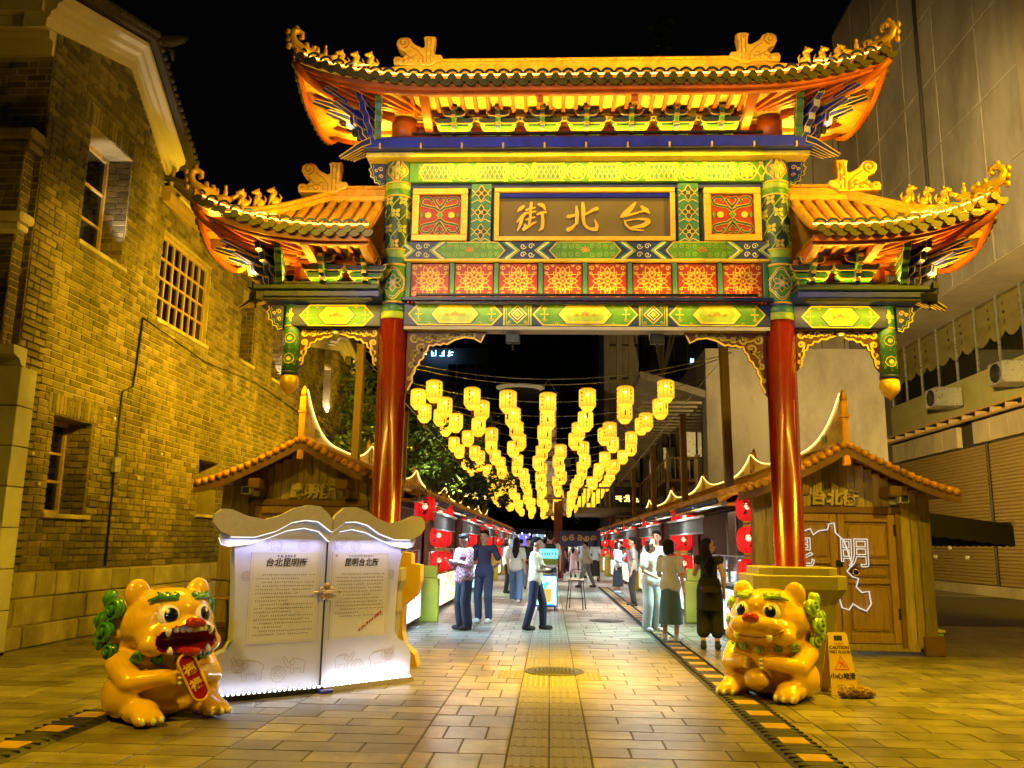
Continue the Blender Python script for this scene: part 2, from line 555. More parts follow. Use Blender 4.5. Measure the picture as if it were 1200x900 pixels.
def paver_verts(x0, x1, y0, y1, tilt=(0, 0), c=.005, zt=0):
    t0, t1 = tilt
    a = [(x0,y0,-.012),(x1,y0,-.012),(x1,y1,-.012),(x0,y1,-.012)]
    b = [(x0+c,y0+c,zt+t0-t1),(x1-c,y0+c,zt+t0+t1),(x1-c,y1-c,zt-t0+t1),(x0+c,y1-c,zt-t0-t1)]
    return a+b, [(4,5,6,7),(0,1,5,4),(1,2,6,5),(2,3,7,6),(3,0,4,7)]
PAV = []
zones = [(-16, -7.15, .9), (-7.15, -4.05, .62), (-4.05, -2.35, .60), (-2.35, -1.0, .66), (-1.0, -.305, .348), (.305, 1.72, .58), (1.72, 2.3, .29), (2.3, 4.6, .6), (4.6, 9.0, .64), (9.0, 24, .9)]
for zi, (xa, xb, ln) in enumerate(zones):
    dep = .30 if zi not in (4, 6) else .46
    y = 3.8+rnd.random()*.1
    row = 0
    while y < 30:
        if y < 18 or abs(xa+xb) < 9:
            x = xa
            first = True
            while x < xb-.02:
                l = ln*(.5 if (first and row % 2) else 1)*rnd.choice((1, 1, 1, .96, 1.25 if zi not in (4, 6) else 1))
                first = False
                xe = min(x+l, xb)
                if xb-xe < .12: xe = xb
                PAV.append((x, xe, y, y+dep))
                x = xe
        y += dep
        row += 1
J = .004
def inframe(x, y): return y > 5.0 and -60 < 645+x/y*1000 < 1260
PAV.sort(key=lambda p: (not inframe((p[0]+p[1])/2, (p[2]+p[3])/2), (p[2]+p[3])/2-.25*(p[1]-p[0])))
rest = MB()
shared = {}
for i, (x0, x1, y0, y1) in enumerate(PAV):
    tl = (rnd.uniform(-.0012, .0012), rnd.uniform(-.0012, .0012))
    zz = rnd.uniform(-.003, 0)
    if i < 300:
        w, d = (x1-x0)/2-J, (y1-y0)/2-J
        key = (round(w, 3), round(d, 3))
        if key not in shared:
            vs, fs = paver_verts(-w, w, -d, d)
            shared[key] = MB().add(vs, fs).mesh('paver', 'paver')
        o = link('paver', shared[key], pave, ((x0+x1)/2, (y0+y1)/2, zz))
        o.rotation_euler = (tl[0]*3, tl[1]*3, rnd.uniform(-.002, .002))
    else:
        vs, fs = paver_verts(x0+J, x1-J, y0+J, y1-J, tl, zt=zz)
        rest.add(vs, fs)
stuff(obj('paver_field', rest, 'paver', pave))
# ribbed guide tiles down the middle
tt = MB()
vs, fs = paver_verts(-.148, .148, -.148, .148)
tt.add(vs, fs)
for k in range(4):
    u = -.108+k*.072
    tt.add([(u-.018,-.138,-.001),(u+.018,-.138,-.001),(u+.018,.138,-.001),(u-.018,.138,-.001),(u-.011,-.13,.005),(u+.011,-.13,.005),(u+.011,.13,.005),(u-.011,.13,.005)],
           [(4,5,6,7),(0,1,5,4),(1,2,6,5),(2,3,7,6),(3,0,4,7)])
tme = tt.mesh('tactile_tile', 'tactile')
dot = MB(); dot.add(vs, fs)
for a in range(5):
    for b in range(5):
        dot.lathe([(.022, -.001), (.012, .005)], 6, (-.116+a*.058, -.116+b*.058, 0), smooth=False)
dme = dot.mesh('tactile_tile', 'tactile')
y = 3.95
while y < 30:
    for sx in (-.151, .151):
        link('tactile_tile', dme if 9.5 < y < 11.9 else tme, pave, (sx, y, 0))
    y += .302
for k in range(8):      # blister tiles either side of the manhole
    if k % 8 < 2:
        for sx in (-.453, .453): link('tactile_tile', dme, pave, (sx, 10.25+k*.302, .0035))
mh = MB().lathe([(.36, -.01), (.36, .006), (.325, .006), (.322, .001), (.31, .001), (.305, .007), (.0001, .007)], 36)
for k in range(-6, 7):
    for j in range(-6, 7):
        if k*k+j*j < 34: mh.bx(k*.045-.013, k*.045+.013, j*.045-.013, j*.045+.013, .006, .0105)
tag(obj('manhole_cover', mh, 'iron_cover', None, (.06, 10.7, .006)), 'round cast-iron manhole cover set in the tactile paving', 'manhole cover')
mh2 = copy_tree(bpy.data.objects['manhole_cover']); mh2.location = (1.15, 17.9, .004)
mh2['label'] = 'round iron manhole cover in the right half of the lane near the cart'

def cable_ramp(x, y0, y1, label, yaw=0):
    t = thing('cable_ramp', label, 'cable ramp', (x, y0, 0), yaw, 'cable ramps along the lane')
    y, n = 0.0, 0
    sec = MB()
    prof = [(-.20, .001), (-.17, .012), (-.10, .028), (.10, .028), (.17, .012), (.20, .001)]
    ln = 1.1
    vs2 = [(u, 0, v) for u, v in prof]+[(u, ln-.008, v) for u, v in prof]
    sec.add(vs2, [(i, i+1, 6+i+1, 6+i) for i in range(5)]+[(5,4,3,2,1,0), (6,7,8,9,10,11)])
    for k in range(9): sec.bx(-.17, .17, .06+k*.12, .075+k*.12, .01, .0295)
    sme = sec.mesh('ramp_section', 'rubber')
    st = MB().cbx(-.105, .105, -.10, .10, .02, .033, .003)
    for k in range(5): st.bx(-.085, .085, -.075+k*.035, -.063+k*.035, .03, .0345)
    yme = st.mesh('yellow_insert', 'ramp_yellow')
    while y < y1-y0:
        link('ramp_section', sme, t, (rnd.uniform(-.008, .008), y, 0), rnd.uniform(-.006, .006))
        for k in (.28, .83): link('yellow_insert', yme, t, (0, y+k, 0))
        y += ln
    return t
cable_ramp(1.9, 5.2, 31, 'black rubber cable ramp with yellow inserts running past the right lion')
cable_ramp(-3.86, 4.4, 7.1, 'short black and yellow cable ramp in front of the left lion')

# ================================================================ LEFT BRICK BUILDING
mat('brick', (.15, .113, .06), .85, 0, .28, 9, bump=.5, bs=35, rand=.46, stain=.6, ss=.55)
mat('mortar', (.34, .27, .16), .9, 0, .25, 6, bump=.4, bs=50, stain=.4, ss=.55)
mat('plinth_stone', (.36, .30, .20), .8, 0, .28, 3, bump=.6, bs=18, rand=.25, stain=.4, ss=1.2)
mat('render_cream', (.62, .54, .42), .7, 0, .12, 2, bump=.1, bs=20)
mat('roof_dark', (.055, .042, .03), .7, 0, .3, 8, bump=.4, bs=30)
mat('window_wood', (.36, .24, .10), .55, 0, .2, 8)
glass('pane_dark', (.25, .27, .2), .5, .08)
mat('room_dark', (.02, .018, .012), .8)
mat('pale_block', (.5, .47, .44), .7, 0, .15, 3, bump=.2, bs=30, rand=.1)
XW, YC = -7.2, 10.95
bld = thing('brick_building', 'old grey-brick building with stone plinth and white gable cornice beside the gate', 'building', (XW, YC, 0))
def bl(x, y, z): return (x-XW, y-YC, z)
LY0, LY1 = YC, 40.0
def ltop(y):
    if y < 13.0: return 8.85+(y-YC)/(13.0-YC)*.72
    if y < 14.55: return 9.57-(y-13.0)/1.55*1.12
    if y < 24.5: return 7.75
    if y < 28: return 7.5+(y-24.5)*.22
    if y < 31: return 8.27-(y-28)*.22
    return 6.6
OPEN = [(12.05, 13.4, 5.95, 7.85), (11.95, 13.05, 1.83, 3.25), (14.75, 17.0, 5.45, 7.1), (18.9, 19.8, 5.6, 7.2), (21.2, 22.1, 5.6, 7.2), (26.2, 27.1, 5.3, 7.0), (32.3, 33.1, 4.4, 5.8), (17.2, 18.2, 2.0, 3.1)]
sidefn = lambda u, v, d: (d, u-YC, v)
frontfn = lambda u, v, d: (u-XW, -d, v)
# mortar body
wb = MB()
ys = sorted(set([LY0, LY1]+[o[0] for o in OPEN]+[o[1] for o in OPEN]+[YC+.35*k for k in range(1, 12)]+[14.55, 24.5, 28, 31]))
for a, b in zip(ys, ys[1:]):
    mid = (a+b)/2
    zt = min(ltop(a+.001), ltop(b-.001))
    cuts = sorted((o[2], o[3]) for o in OPEN if o[0] <= mid <= o[1])
    z = 0
    for c0, c1 in cuts+[(zt, zt)]:
        if c0 > z+.01: wb.bx(-.62, -.012, a-YC, b-YC, z, min(c0, zt))
        z = c1
wb.bx(-6, -.63, .012, 28, 0, 7.0)
wall = obj('wall', wb, 'mortar', bld)
def brick_field(fn, u0, u1, top, openings, z0, ztop, bl_, bh, keep=None, seedoff=0, out=None, proud=.0):
    j = .013
    z, row = z0, 0
    while z < ztop:
        u = u0-(bl_/2 if row % 2 else 0)-rnd.random()*.02
        while u < u1:
            l = bl_ if rnd.random() > .2 else bl_*.5
            a, b = max(u, u0), min(u+l, u1)
            segs = [(a, b)]
            for o in openings:
                if o[2] < z+bh-.02 and o[3] > z+.02:
                    new = []
                    for s0, s1 in segs:
                        if o[1] <= s0 or o[0] >= s1: new.append((s0, s1)); continue
                        if o[0] > s0: new.append((s0, o[0]))
                        if o[1] < s1: new.append((o[1], s1))
                    segs = new
            for s0, s1 in segs:
                if s1-s0 > .05 and z+bh < top((s0+s1)/2):
                    out.append((s0+j/2, s1-j/2, z+j/2, z+bh-j/2, abs(s1-s0-bl_) < .001))
            u += l
        z += bh
        row += 1
    return out
BR = brick_field(sidefn, YC, 31, ltop, OPEN, 1.02, 10.2, .29, .104, out=[])
BR.sort(key=lambda b: (not b[4], b[0]+abs(b[2]-4)*.35))
bm_ = MB()
w_, h_ = (.29-.013)/2, (.104-.013)/2
def brick_box(fn, a, b, c, d, p, q=.0):
    e = .006
    vs = [fn(a,c,-.014),fn(b,c,-.014),fn(b,d,-.014),fn(a,d,-.014),fn(a+e,c+e,p),fn(b-e,c+e,p),fn(b-e,d-e,p),fn(a+e,d-e,p)]
    return vs, [(4,5,6,7),(0,1,5,4),(1,2,6,5),(2,3,7,6),(3,0,4,7)]
vs, fs = brick_box(lambda u, v, d: (d, u, v), -w_, w_, -h_, h_, .010)
bme = MB().add(vs, fs).mesh('brick', 'brick')
restb = MB()
n = 0
for a, b, c, d, full in BR:
    dd = rnd.uniform(-.006, .004)
    if full and n < 300:
        n += 1
        o = link('brick', bme, wall, (dd, (a+b)/2-YC, (c+d)/2))
        o.rotation_euler = (rnd.uniform(-.006, .006), rnd.uniform(-.02, .02), rnd.uniform(-.01, .01))
    else:
        vs, fs = brick_box(sidefn, a, b, c, d, .010+dd)
        restb.add(vs, fs)
BF = brick_field(frontfn, -12.5, XW-.004, lambda u: 8.35, [], 4.4, 8.4, .29, .104, out=[])
for a, b, c, d, full in BF:
    vs, fs = brick_box(frontfn, a, b, c, d, .006+rnd.uniform(-.005, .004))
    restb.add(vs, fs)
for o in OPEN[:2]+OPEN[3:5]:      # brick jambs inside the deep reveals
    for a, b, c, d, full in brick_field(None, 0, .42, lambda u: 99, [], o[2], o[3], .21, .104, out=[]):
        vs, fs = brick_box(lambda u, v, dd: (-.02-u, o[1]-YC-.016-dd, v), a, b, c, d, .004+rnd.uniform(-.003, .003))
        restb.add(vs, fs)
stuff(obj('brick_field', restb, 'brick', wall))
# soldier lintels over openings
for (o0, o1, z0, z1) in OPEN[:2]:
    so = MB()
    y = o0-.2
    while y < o1+.2:
        vs, fs = brick_box(sidefn, y+.006, y+.088, z1+.01, z1+.30, .014)
        so.add(vs, fs); y += .095
    obj('lintel', so, 'brick', bld)
# plinth of big stones
z = 0.0
for ci, hgt in enumerate((.30, .37, .34)):
    y = YC-.02-(ci*.31)
    while y < 30:
        l = rnd.uniform(.5, 1.0)
        y0, y1 = max(y, YC-.02), min(y+l, 30)
        if y1-y0 > .1:
            e = .014
            p = .03+rnd.uniform(0, .02)+(.03 if ci == 0 else 0)
            vs = [sidefn(y0+.007, z+.007, -.01), sidefn(y1-.007, z+.007, -.01), sidefn(y1-.007, z+hgt-.007, -.01), sidefn(y0+.007, z+hgt-.007, -.01),
                  sidefn(y0+e+rnd.random()*.015, z+e, p), sidefn(y1-e-rnd.random()*.015, z+e, p), sidefn(y1-e, z+hgt-e-rnd.random()*.01, p), sidefn(y0+e, z+hgt-e-rnd.random()*.01, p)]
            so = MB().add(vs, [(4,5,6,7),(0,1,5,4),(1,2,6,5),(2,3,7,6),(3,0,4,7)])
            obj('plinth_stone', so, 'plinth_stone', bld)
        y += l
    z += hgt
obj('plinth_backing', MB().bx(-.1, .012, -.015, 19, 0, 1.015), 'mortar', bld)
# front end wall (faces the camera): pale block base, pier, ledges
obj('front_wall', MB().bx(-6, -.012, .012, .6, 0, 8.7), 'mortar', bld)
pb = [(-4.2+.9*k, -4.2+.9*(k+1)) for k in range(5)]
for r_ in range(7):
    for (a, b) in pb:
        if b > .32: b = .32
        o = MB().cbx(a+.006, min(b, .3)-.006, -.34, .011, .05+r_*.52, .05+(r_+1)*.52-.012, .008)
        obj('stone_block', o, 'pale_block', bld)
obj('ledge', MB().prism([(0,0),(.1,.03),(.14,.1),(.28,.14),(.3,.26),(0,.26)], lambda u, v, d: (.2-4.6*(1-d), -.12-u, 3.70+v), 0, 1), 'pale_block', bld)
pier = MB().bx(-4.4, -.12, -.20, .01, 3.97, 6.75)
obj('pier', pier, 'mortar', bld)
pbk = MB()
for a, b, c, d, full in brick_field(frontfn, -11.6, XW-.125, lambda u: 9, [], 3.99, 6.7, .29, .104, out=[]):
    vs, fs = brick_box(lambda u, v, dd: (u-XW, -.205-dd, v), a, b, c, d, .006+rnd.uniform(-.005, .004)); pbk.add(vs, fs)
for a, b, c, d, full in brick_field(frontfn, 0, .2, lambda u: 9, [], 3.99, 6.7, .21, .104, out=[]):
    vs, fs = brick_box(lambda u, v, dd: (-.115+dd, -.2+u, v), a, b, c, d, .006); pbk.add(vs, fs)
stuff(obj('pier_bricks', pbk, 'brick', bld))
cap = MB()
cap.cbx(-4.5, .02, -.34, .0, 6.76, 6.86, .02); cap.cbx(-4.5, .10, -.42, .0, 6.865, 7.02, .03)
obj('pier_cap', cap, 'brick', bld)
lg = MB(); lg.cbx(-4.5, .06, -.42, -.19, 5.55, 5.64, .02); lg.cbx(-4.5, .14, -.5, -.19, 5.645, 5.78, .03)
obj('ledge', lg, 'render_cream', bld)
# white gable cornice along the roof edge of the side wall, returning across the front
def cornice(path, name, parent, prof, m):
    mb = MB()
    n_ = len(prof)
    vs = []
    for (y, z) in path:
        for (o_, h_) in prof: vs.append((o_, y-YC, z+h_))
    fs = []
    for i in range(len(path)-1):
        for k in range(n_):
            k2 = (k+1) % n_
            fs.append((i*n_+k, i*n_+k2, (i+1)*n_+k2, (i+1)*n_+k))
    fs.append(tuple(range(n_))); fs.append(tuple(reversed(range((len(path)-1)*n_, len(path)*n_))))
    return obj(name, mb.add(vs, fs), m, parent)
prof = [(-.3, -.20), (.03, -.20), (.04, -.06), (.08, -.03), (.09, .04), (.16, .08), (.18, .16), (.27, .21), (.28, .28), (-.3, .28)]
gp = [(YC-.35, 8.78), (13.0, 9.55), (14.75, 8.22)]
cornice(gp, 'cornice', bld, prof, 'render_cream')
cornice([(YC-.5, 9.04), (13.0, 9.85), (14.98, 8.38)], 'roof_edge', bld, [(-3, .03), (.40, .03), (.41, .11), (-3, .11)], 'roof_dark')
fc = MB()
for (a, b, z0, z1) in ((.06, 0, 8.32, 8.52), (.16, 0, 8.523, 8.62), (.28, 0, 8.623, 8.80), (.40, 0, 8.803, 9.05)):
    fc.bx(-6, -.02, -a, .01, z0, z1)
obj('cornice', fc, 'render_cream', bld)
# edge tiles and ridge-end horn on the gable roof
et = MB()
for k in range(42):
    t = k/41
    y = YC-.45+t*(14.95-YC+.45)
    z = (9.04+(y-YC+.5)/(13.0-YC+.5)*.81) if y < 13.0 else 9.85-(y-13.0)/1.98*1.47
    et.lathe([(.055, 0), (.055, .5), (.03, .51)], 8, M=Matrix.Translation((-.06, y-YC, z+.15)) @ Matrix.Rotation(PI/2, 4, 'Y'), smooth=True)
stuff(obj('edge_tiles', et, 'roof_dark', bld))
hn = MB()
hn.tube([(-.5, 2.0, 9.98), (.1, 2.2, 10.0), (.42, 2.38, 10.06), (.6, 2.55, 10.22), (.66, 2.62, 10.3)], [.16, .15, .12, .08, .03], 8)
hn.tube([(.35, 2.36, 9.98), (.5, 2.45, 9.9), (.52, 2.45, 9.75)], [.06, .05, .02], 6)
obj('ridge_horn', hn, 'roof_dark', bld)
dp = MB().tube([(.10, 14.62-YC, 7.9), (.13, 14.66-YC, 8.3), (.05, 14.68-YC, 8.42), (-.1, 14.7-YC, 8.42)], .035, 8)
obj('downpipe_bend', dp, 'window_wood', bld)
# lower roofs farther along
cornice([(14.56, 7.62), (24.5, 7.62)], 'eaves_beam', bld, [(-.2, 0), (.14, 0), (.16, .3), (-.2, .3)], 'window_wood')
cornice([(14.56, 7.93), (24.6, 7.93)], 'roof_edge', bld, [(-2.5, .9), (.42, .0), (.44, .07), (-2.5, 1.0)], 'roof_dark')
et = MB()
y = 14.7
while y < 24.5:
    et.tube([(.44, y-YC, 7.99), (-.6, y-YC, 8.36)], .06, 6); y += .19
stuff(obj('edge_tiles', et, 'roof_dark', bld))
cornice([(24.4, 7.35), (28, 8.05), (31.2, 7.3)], 'cornice', bld, prof, 'render_cream')
cornice([(24.2, 7.66), (28, 8.36), (31.4, 7.6)], 'roof_edge', bld, [(-3, .03), (.46, .03), (.47, .13), (-3, .13)], 'roof_dark')
cornice([(31.0, 6.5), (40, 6.5)], 'cornice', bld, prof, 'render_cream')
cornice([(31.0, 6.82), (40, 6.82)], 'roof_edge', bld, [(-3, .9), (.5, .03), (.5, .13), (-3, 1.0)], 'roof_dark')
# windows
def window(o, cols, rows, depth, opened=False, fw=.07):
    y0, y1, z0, z1 = o
    fn = lambda u, v, d: (-depth+d, u-YC, v)
    fr = MB()
    fr.bx(-depth-.05, -depth+.05, y0-YC, y1-YC, z0, z0+fw); fr.bx(-depth-.05, -depth+.05, y0-YC, y1-YC, z1-fw, z1)
    fr.bx(-depth-.05, -depth+.05, y0-YC, y0+fw-YC, z0+fw, z1-fw); fr.bx(-depth-.05, -depth+.05, y1-fw-YC, y1-YC, z0+fw, z1-fw)
    w = obj('window', fr, 'window_wood', bld)
    br = MB()
    cw, ch = (y1-y0-2*fw)/cols, (z1-z0-2*fw)/rows
    for k in range(1, cols): br.bx(-depth-.03, -depth+.035, y0+fw+k*cw-YC-(.022 if k % 2 else .03), y0+fw+k*cw-YC+(.022 if k % 2 else .03), z0+fw, z1-fw)
    for k in range(1, rows): br.bx(-depth-.028, -depth+.033, y0+fw-YC, y1-fw-YC, z0+fw+k*ch-.02, z0+fw+k*ch+.02)
    obj('glazing_bars', br, 'window_wood', w)
    for a in range(cols):
        for b in range(rows):
            obj('pane', MB().bx(-depth-.006, -depth+.002, y0+fw+a*cw-YC, y0+fw+(a+1)*cw-YC, z0+fw+b*ch, z0+fw+(b+1)*ch), 'pane_dark', w)
    sill = MB().cbx(-depth, .06, y0-.06-YC, y1+.06-YC, z0-.07, z0, .01)
    obj('sill', sill, 'plinth_stone', w)
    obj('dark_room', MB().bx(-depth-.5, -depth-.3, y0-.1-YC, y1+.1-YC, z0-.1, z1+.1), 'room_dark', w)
    return w
for i, o in enumerate(OPEN):
    window(o, *((2, 3, .46) if i not in (2,) else (7, 4, .12)))
ul = MB().cbx(-.1, .02, -.05, .05, 0, .1, .01)
for (y, z, pw) in ((13.2, 5.96, 14), (22.0, 5.62, 10), (27.0, 5.32, 16)):
    f_ = obj('window_uplight', MB().cbx(-.1, -.02, -.05, .05, 0, .08, .01), 'steel', bld, (0, y-YC, z))
    lamp('uplight_lamp', 'SPOT', (-.06, 0, .10), pw*9, (1, .86, .62), f_, (-.09, .05, 1.2), spot=R(50), radius=.03)
def cable(name, pts, r=.02, m='pale_block'): obj(name, MB().tube([(a, b-YC, c) for a, b, c in pts], r, 6), m, bld)
cable('eaves_cable', [(.30, 14.6, 7.72), (.34, 16, 7.60), (.36, 18.5, 7.66), (.34, 21, 7.58), (.3, 24.4, 7.7)], .035)
cable('wall_cable', [(.03, 14.2, 5.3), (.03, 17, 5.1), (.03, 20, 5.25), (.03, 24, 5.05)], .012, 'dark_metal')
cable('conduit', [(.03, 13.75, 1.05), (.03, 13.75, 3.9), (.03, 14.1, 4.05), (.03, 14.2, 5.3)], .018, 'dark_metal')
obj('junction_box', MB().cbx(.005, .09, 13.66-YC, 13.84-YC, 2.55, 2.80, .01), 'steel', bld)
for (y, z) in ((11.5, 2.6), (11.72, 2.2), (13.6, 3.4), (14.6, 2.5), (15.4, 3.0)): obj('wall_fixing', MB().cbx(.005, .04, y-.03-YC, y+.03-YC, z, z+.05, .008), 'pale_block', bld)
# bent vent pipe beside the plinth
pp = MB().tube([(.16, 0, 0), (.16, .0, .9), (.155, .01, 1.12), (.14, .03, 1.2), (.10, .06, 1.25), (.05, .08, 1.24), (.02, .1, 1.17)], .045, 10)
pp.tube([(.16, 0, .86), (.16, 0, .92)], .055, 10)
tag(obj('vent_pipe', pp, 'dark_metal', None, (XW+.02, 11.05, 0)), 'bent dark metal pipe standing against the brick wall', 'pipe')

# ================================================================ RIGHT BUILDING
mat('clad', (.40, .34, .25), .5, 0, .12, .8, rand=.08, rvar=.08, stain=.3, ss=.35)
mat('clad_gap', (.05, .04, .028), .8)
mat('grey_wall', (.38, .34, .28), .6, 0, .2, .5, stretch=(1, 1, .25), rand=.06, stain=.4, ss=.4)
mat('olive_band', (.30, .28, .12), .6, 0, .15, 2)
mat('shutter', (.34, .24, .09), .42, .3, .12, 3)
mat('curtain', (.52, .44, .24), .8, 0, .15, 4)
glass('glass_dark', (.85, .85, .75), .10, .04)
XR = 15.0
rb = thing('clad_building', 'tall beige clad building with curtained windows and brown roller shutters', 'building', (XR, 20, 0))
def rbx(mb, x0, x1, y0, y1, z0, z1): return mb.bx(x0-XR, x1-XR, y0-20, y1-20, z0, z1)
obj('core', rbx(MB(), XR+.5, 34, 12, 37.9, 0, 26), 'clad_gap', rb)
# shutters with slats
for (y0, y1) in ((14, 22), (22.25, 30), (30.25, 37.5)):
    f_ = obj('shutter', rbx(MB(), XR+.10, XR+.16, y0, y1, .35, 5.2), 'clad_gap', rb)
    sl = MB().add([(0, 0, 0), (0, y1-y0, 0), (-.035, y1-y0, .03), (-.035, 0, .03), (-.035, 0, .085), (-.035, y1-y0, .085), (0, y1-y0, .115), (0, 0, .115)], [(0,3,2,1), (3,4,5,2), (4,7,6,5)]).mesh('slat', 'shutter')
    z = .36
    while z < 5.1:
        link('slat', sl, f_, (XR+.10-XR, y0-20, z)); z += .12
    for k in range(3):
        obj('notice', rbx(MB(), XR+.05, XR+.062, y0+1.8+k*1.3, y0+2.05+k*1.3, 1.2+.35*(k % 2), 1.33+.35*(k % 2)), 'white_paint', f_)
for k in range(12):
    obj('base_tile', rbx(MB(), XR-.05, XR+.1, 14+k*2, 16+k*2-.02, 0, .34), 'clad', rb)
for k in range(20):
    if k in (9, 14): continue
    obj('fascia_panel', rbx(MB(), XR-.06, XR+.14, 14+k*1.2, 15.2+k*1.2-.025, 5.22, 5.98), 'clad', rb)
fr = MB(); rbx(fr, XR-.3, XR-.2, 14, 38, 6.02, 6.1); rbx(fr, XR-.3, XR-.2, 14, 38, 6.28, 6.36)
for k in range(25): rbx(fr, XR-.28, XR+.1, 14+k, 14.06+k, 6.10, 6.28)
obj('sign_rail', fr, 'window_wood', rb)
obj('olive_band', rbx(MB(), XR-.02, XR+.4, 13, 37.95, 6.36, 7.66), 'olive_band', rb)
# curtained glazing band
cb = MB()
for k in range(24):
    y0 = 13.5+k*1.02
    vs, fs = [], []
    nn = 9
    for i in range(nn+1):
        t = i/nn
        u = y0+t*1.02
        drop = .35*math.sin(PI*t)
        for j in range(9):
            s_ = j/8
            z = 10.1-s_*(1.15+drop)
            vs.append((.34+.05*math.sin(j*2.6+t*4), u-20, z))
    for i in range(nn):
        for j in range(8): fs.append((i*9+j, (i+1)*9+j, (i+1)*9+j+1, i*9+j+1))
    cb.add(vs, fs, 0, True)
obj('curtain', cb, 'curtain', rb)
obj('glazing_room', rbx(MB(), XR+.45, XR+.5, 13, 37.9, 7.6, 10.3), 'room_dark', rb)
for k in range(16):
    y0 = 13.5+k*1.53
    obj('pane', rbx(MB(), XR+.10, XR+.115, y0, y0+1.50, 7.68, 10.05), 'glass_dark', rb)
mu = MB()
for k in range(17): rbx(mu, XR+.06, XR+.15, 13.47+k*1.53, 13.51+k*1.53, 7.66, 10.1)
obj('mullions', mu, 'steel', rb)
# overhanging upper volume
obj('soffit', rbx(MB(), XR-1.6, XR+.48, 12, 37.9, 10.12, 10.3), 'clad', rb)
obj('upper_core', rbx(MB(), XR-1.58, XR+.5, 12, 37.85, 10.3, 26), 'clad_gap', rb)
for k in range(5):
    for r_ in range(3):
        m_ = 'grey_wall' if (k in (1, 2, 3)) else 'clad'
        y0 = [10.5, 17.0, 22.5, 28, 33.2][k]; y1 = [17.0, 22.5, 28.0, 33.2, 37.9][k]
        for q in range(2):
            for w in range(2):
                ya_, yb_ = y0+(y1-y0)*q/2, y0+(y1-y0)*(q+1)/2
                obj('wall_panel', MB().cbx(-1.66-.006*((q+w) % 2), -1.585, ya_-20, yb_-.05-20, 10.15+(r_*2+w)*2.6, 10.15+(r_*2+w+1)*2.6-.05, .012), m_, rb)
obj('corner_pilaster', rbx(MB(), XR-1.9, XR-1.62, 21.9, 22.7, 9.6, 26), 'clad', rb)
for k in range(4):
    ac = obj('air_conditioner', MB().cbx(-1.15, -.2, -.45, .45, -.35, .35, .03), 'steel', rb, (-1.15 if False else -.05, 17.5+k*4.6-20, 6.95))
    obj('fan_grille', MB().lathe([(.30, 0), (.30, .02), (.02, .03), (.0005, .03)], 16, M=Matrix.Translation((-1.15, 0, 0)) @ Matrix.Rotation(-PI/2, 4, 'Y')), 'dark_metal', ac)
for y in (15.9, 29.0): obj('rainwater_pipe', MB().tube([(-1.75, y-20, 10.2), (-1.75, y-20, 25)], .07, 8), 'clad_gap', rb)
# second block set back at an angle
rb2 = thing('panelled_block', 'beige panelled block standing behind the right-hand kiosk', 'building', (9.4, 46, 0))
ang = math.atan2(37.9-46, 15.2-9.4)
ln = math.hypot(15.2-9.4, 37.9-46)
rb2.rotation_euler = (0, 0, ang)
obj('core', MB().bx(0, ln, .08, 8, 0, 22), 'clad_gap', rb2)
pm = MB().cbx(-.59, .59, -.0, .075, -1.19, 1.19, .01).mesh('wall_panel', 'clad')
for k in range(9):
    for r_ in range(9):
        if (k+1)*1.25 < ln: link('wall_panel', pm, rb2, (.65+k*1.25, 0, 1.2+r_*2.42))
fin = MB().cbx(-.12, .12, -.35, .0, 0, 22, .02)
for u in (.0, 1.28, 2.53): obj('fin', fin, 'clad', rb2, (u, 0, 0))

# far background buildings ------------------------------------------------
mat('dark_glass', (.012, .014, .022), .12, 0, .2, .3)
mat('far_wall', (.10, .09, .085), .7, 0, .2, .4)
mat('far_blue', (.16, .16, .22), .6, 0, .1, .4)
glow('win_dim', (1, .72, .35), .35)
glow('win_added_glow', (.8, .62, .4), .035)  # faint glow added so the unlit far slabs show
glow('win_cool', (.5, .7, 1), .6)
glow('sign_blue', (.35, .72, 1.0), 5.0)
gb = thing('glass_tower', 'dark glass office block with blue lit sign beyond the right stalls', 'building', (6.0, 62, 0))
obj('body', MB().bx(0, 14, 0, 20, 0, 34), 'dark_glass', gb)
gm = MB()
for k in range(15): gm.bx(k-.03, k+.03, -.12, .02, 0, 34)
for k in range(12): gm.bx(0, 14, -.10, .01, k*2.8-.04, k*2.8+.04)
for k in range(20): gm.bx(-.12, .01, k-.03, k+.03, 0, 34)
obj('glazing_grid', gm, 'dark_metal', gb)
for (x, z) in ((2.3, 12), (5.2, 9.4), (1.2, 16.5)): obj('lit_window', MB().bx(x, x+.3, -.15, -.08, z, z+1.2), 'win_dim', gb)
glyph_row('sign_letters', 6, .95, 'sign_blue', gb, lambda u, v, d: (4.1+u*.5, -.3-d, 14.6+v*.6), .09)
bc = thing('beige_pier_block', 'narrow beige stone block beside the dark glass tower', 'building', (3.6, 58, 0))
obj('body', MB().bx(0, 2.4, 0, 6, 0, 33), 'clad', bc)
for u in (0, .85, 1.7): obj('pilaster', MB().cbx(u, u+.4, -.3, -.003, 0, 33, .03), 'clad', bc)
for k in range(14): obj('string_course', MB().bx(-.05, 2.45, -.12, -.05, 1+k*2.35, 1.12+k*2.35), 'clad_gap', bc)
cn = thing('canopy_building', 'low shop block with slatted projecting canopy above the right stalls', 'building', (5.2, 34, 0))
obj('body', MB().bx(1.0, 8, 0, 24, 0, 9.4), 'grey_wall', cn)
for k in range(4): obj('shop_window', MB().bx(.94, .998, 1+k*5, 5+k*5, 4.2, 7.2), 'dark_glass', cn)
cp = MB().prism([(-1.6, 8.2), (1.02, 7.4), (1.02, 7.7), (-1.6, 8.5)], lambda u, v, d: (u, d, v), 0.2, 24)
obj('canopy', cp, 'grey_wall', cn)
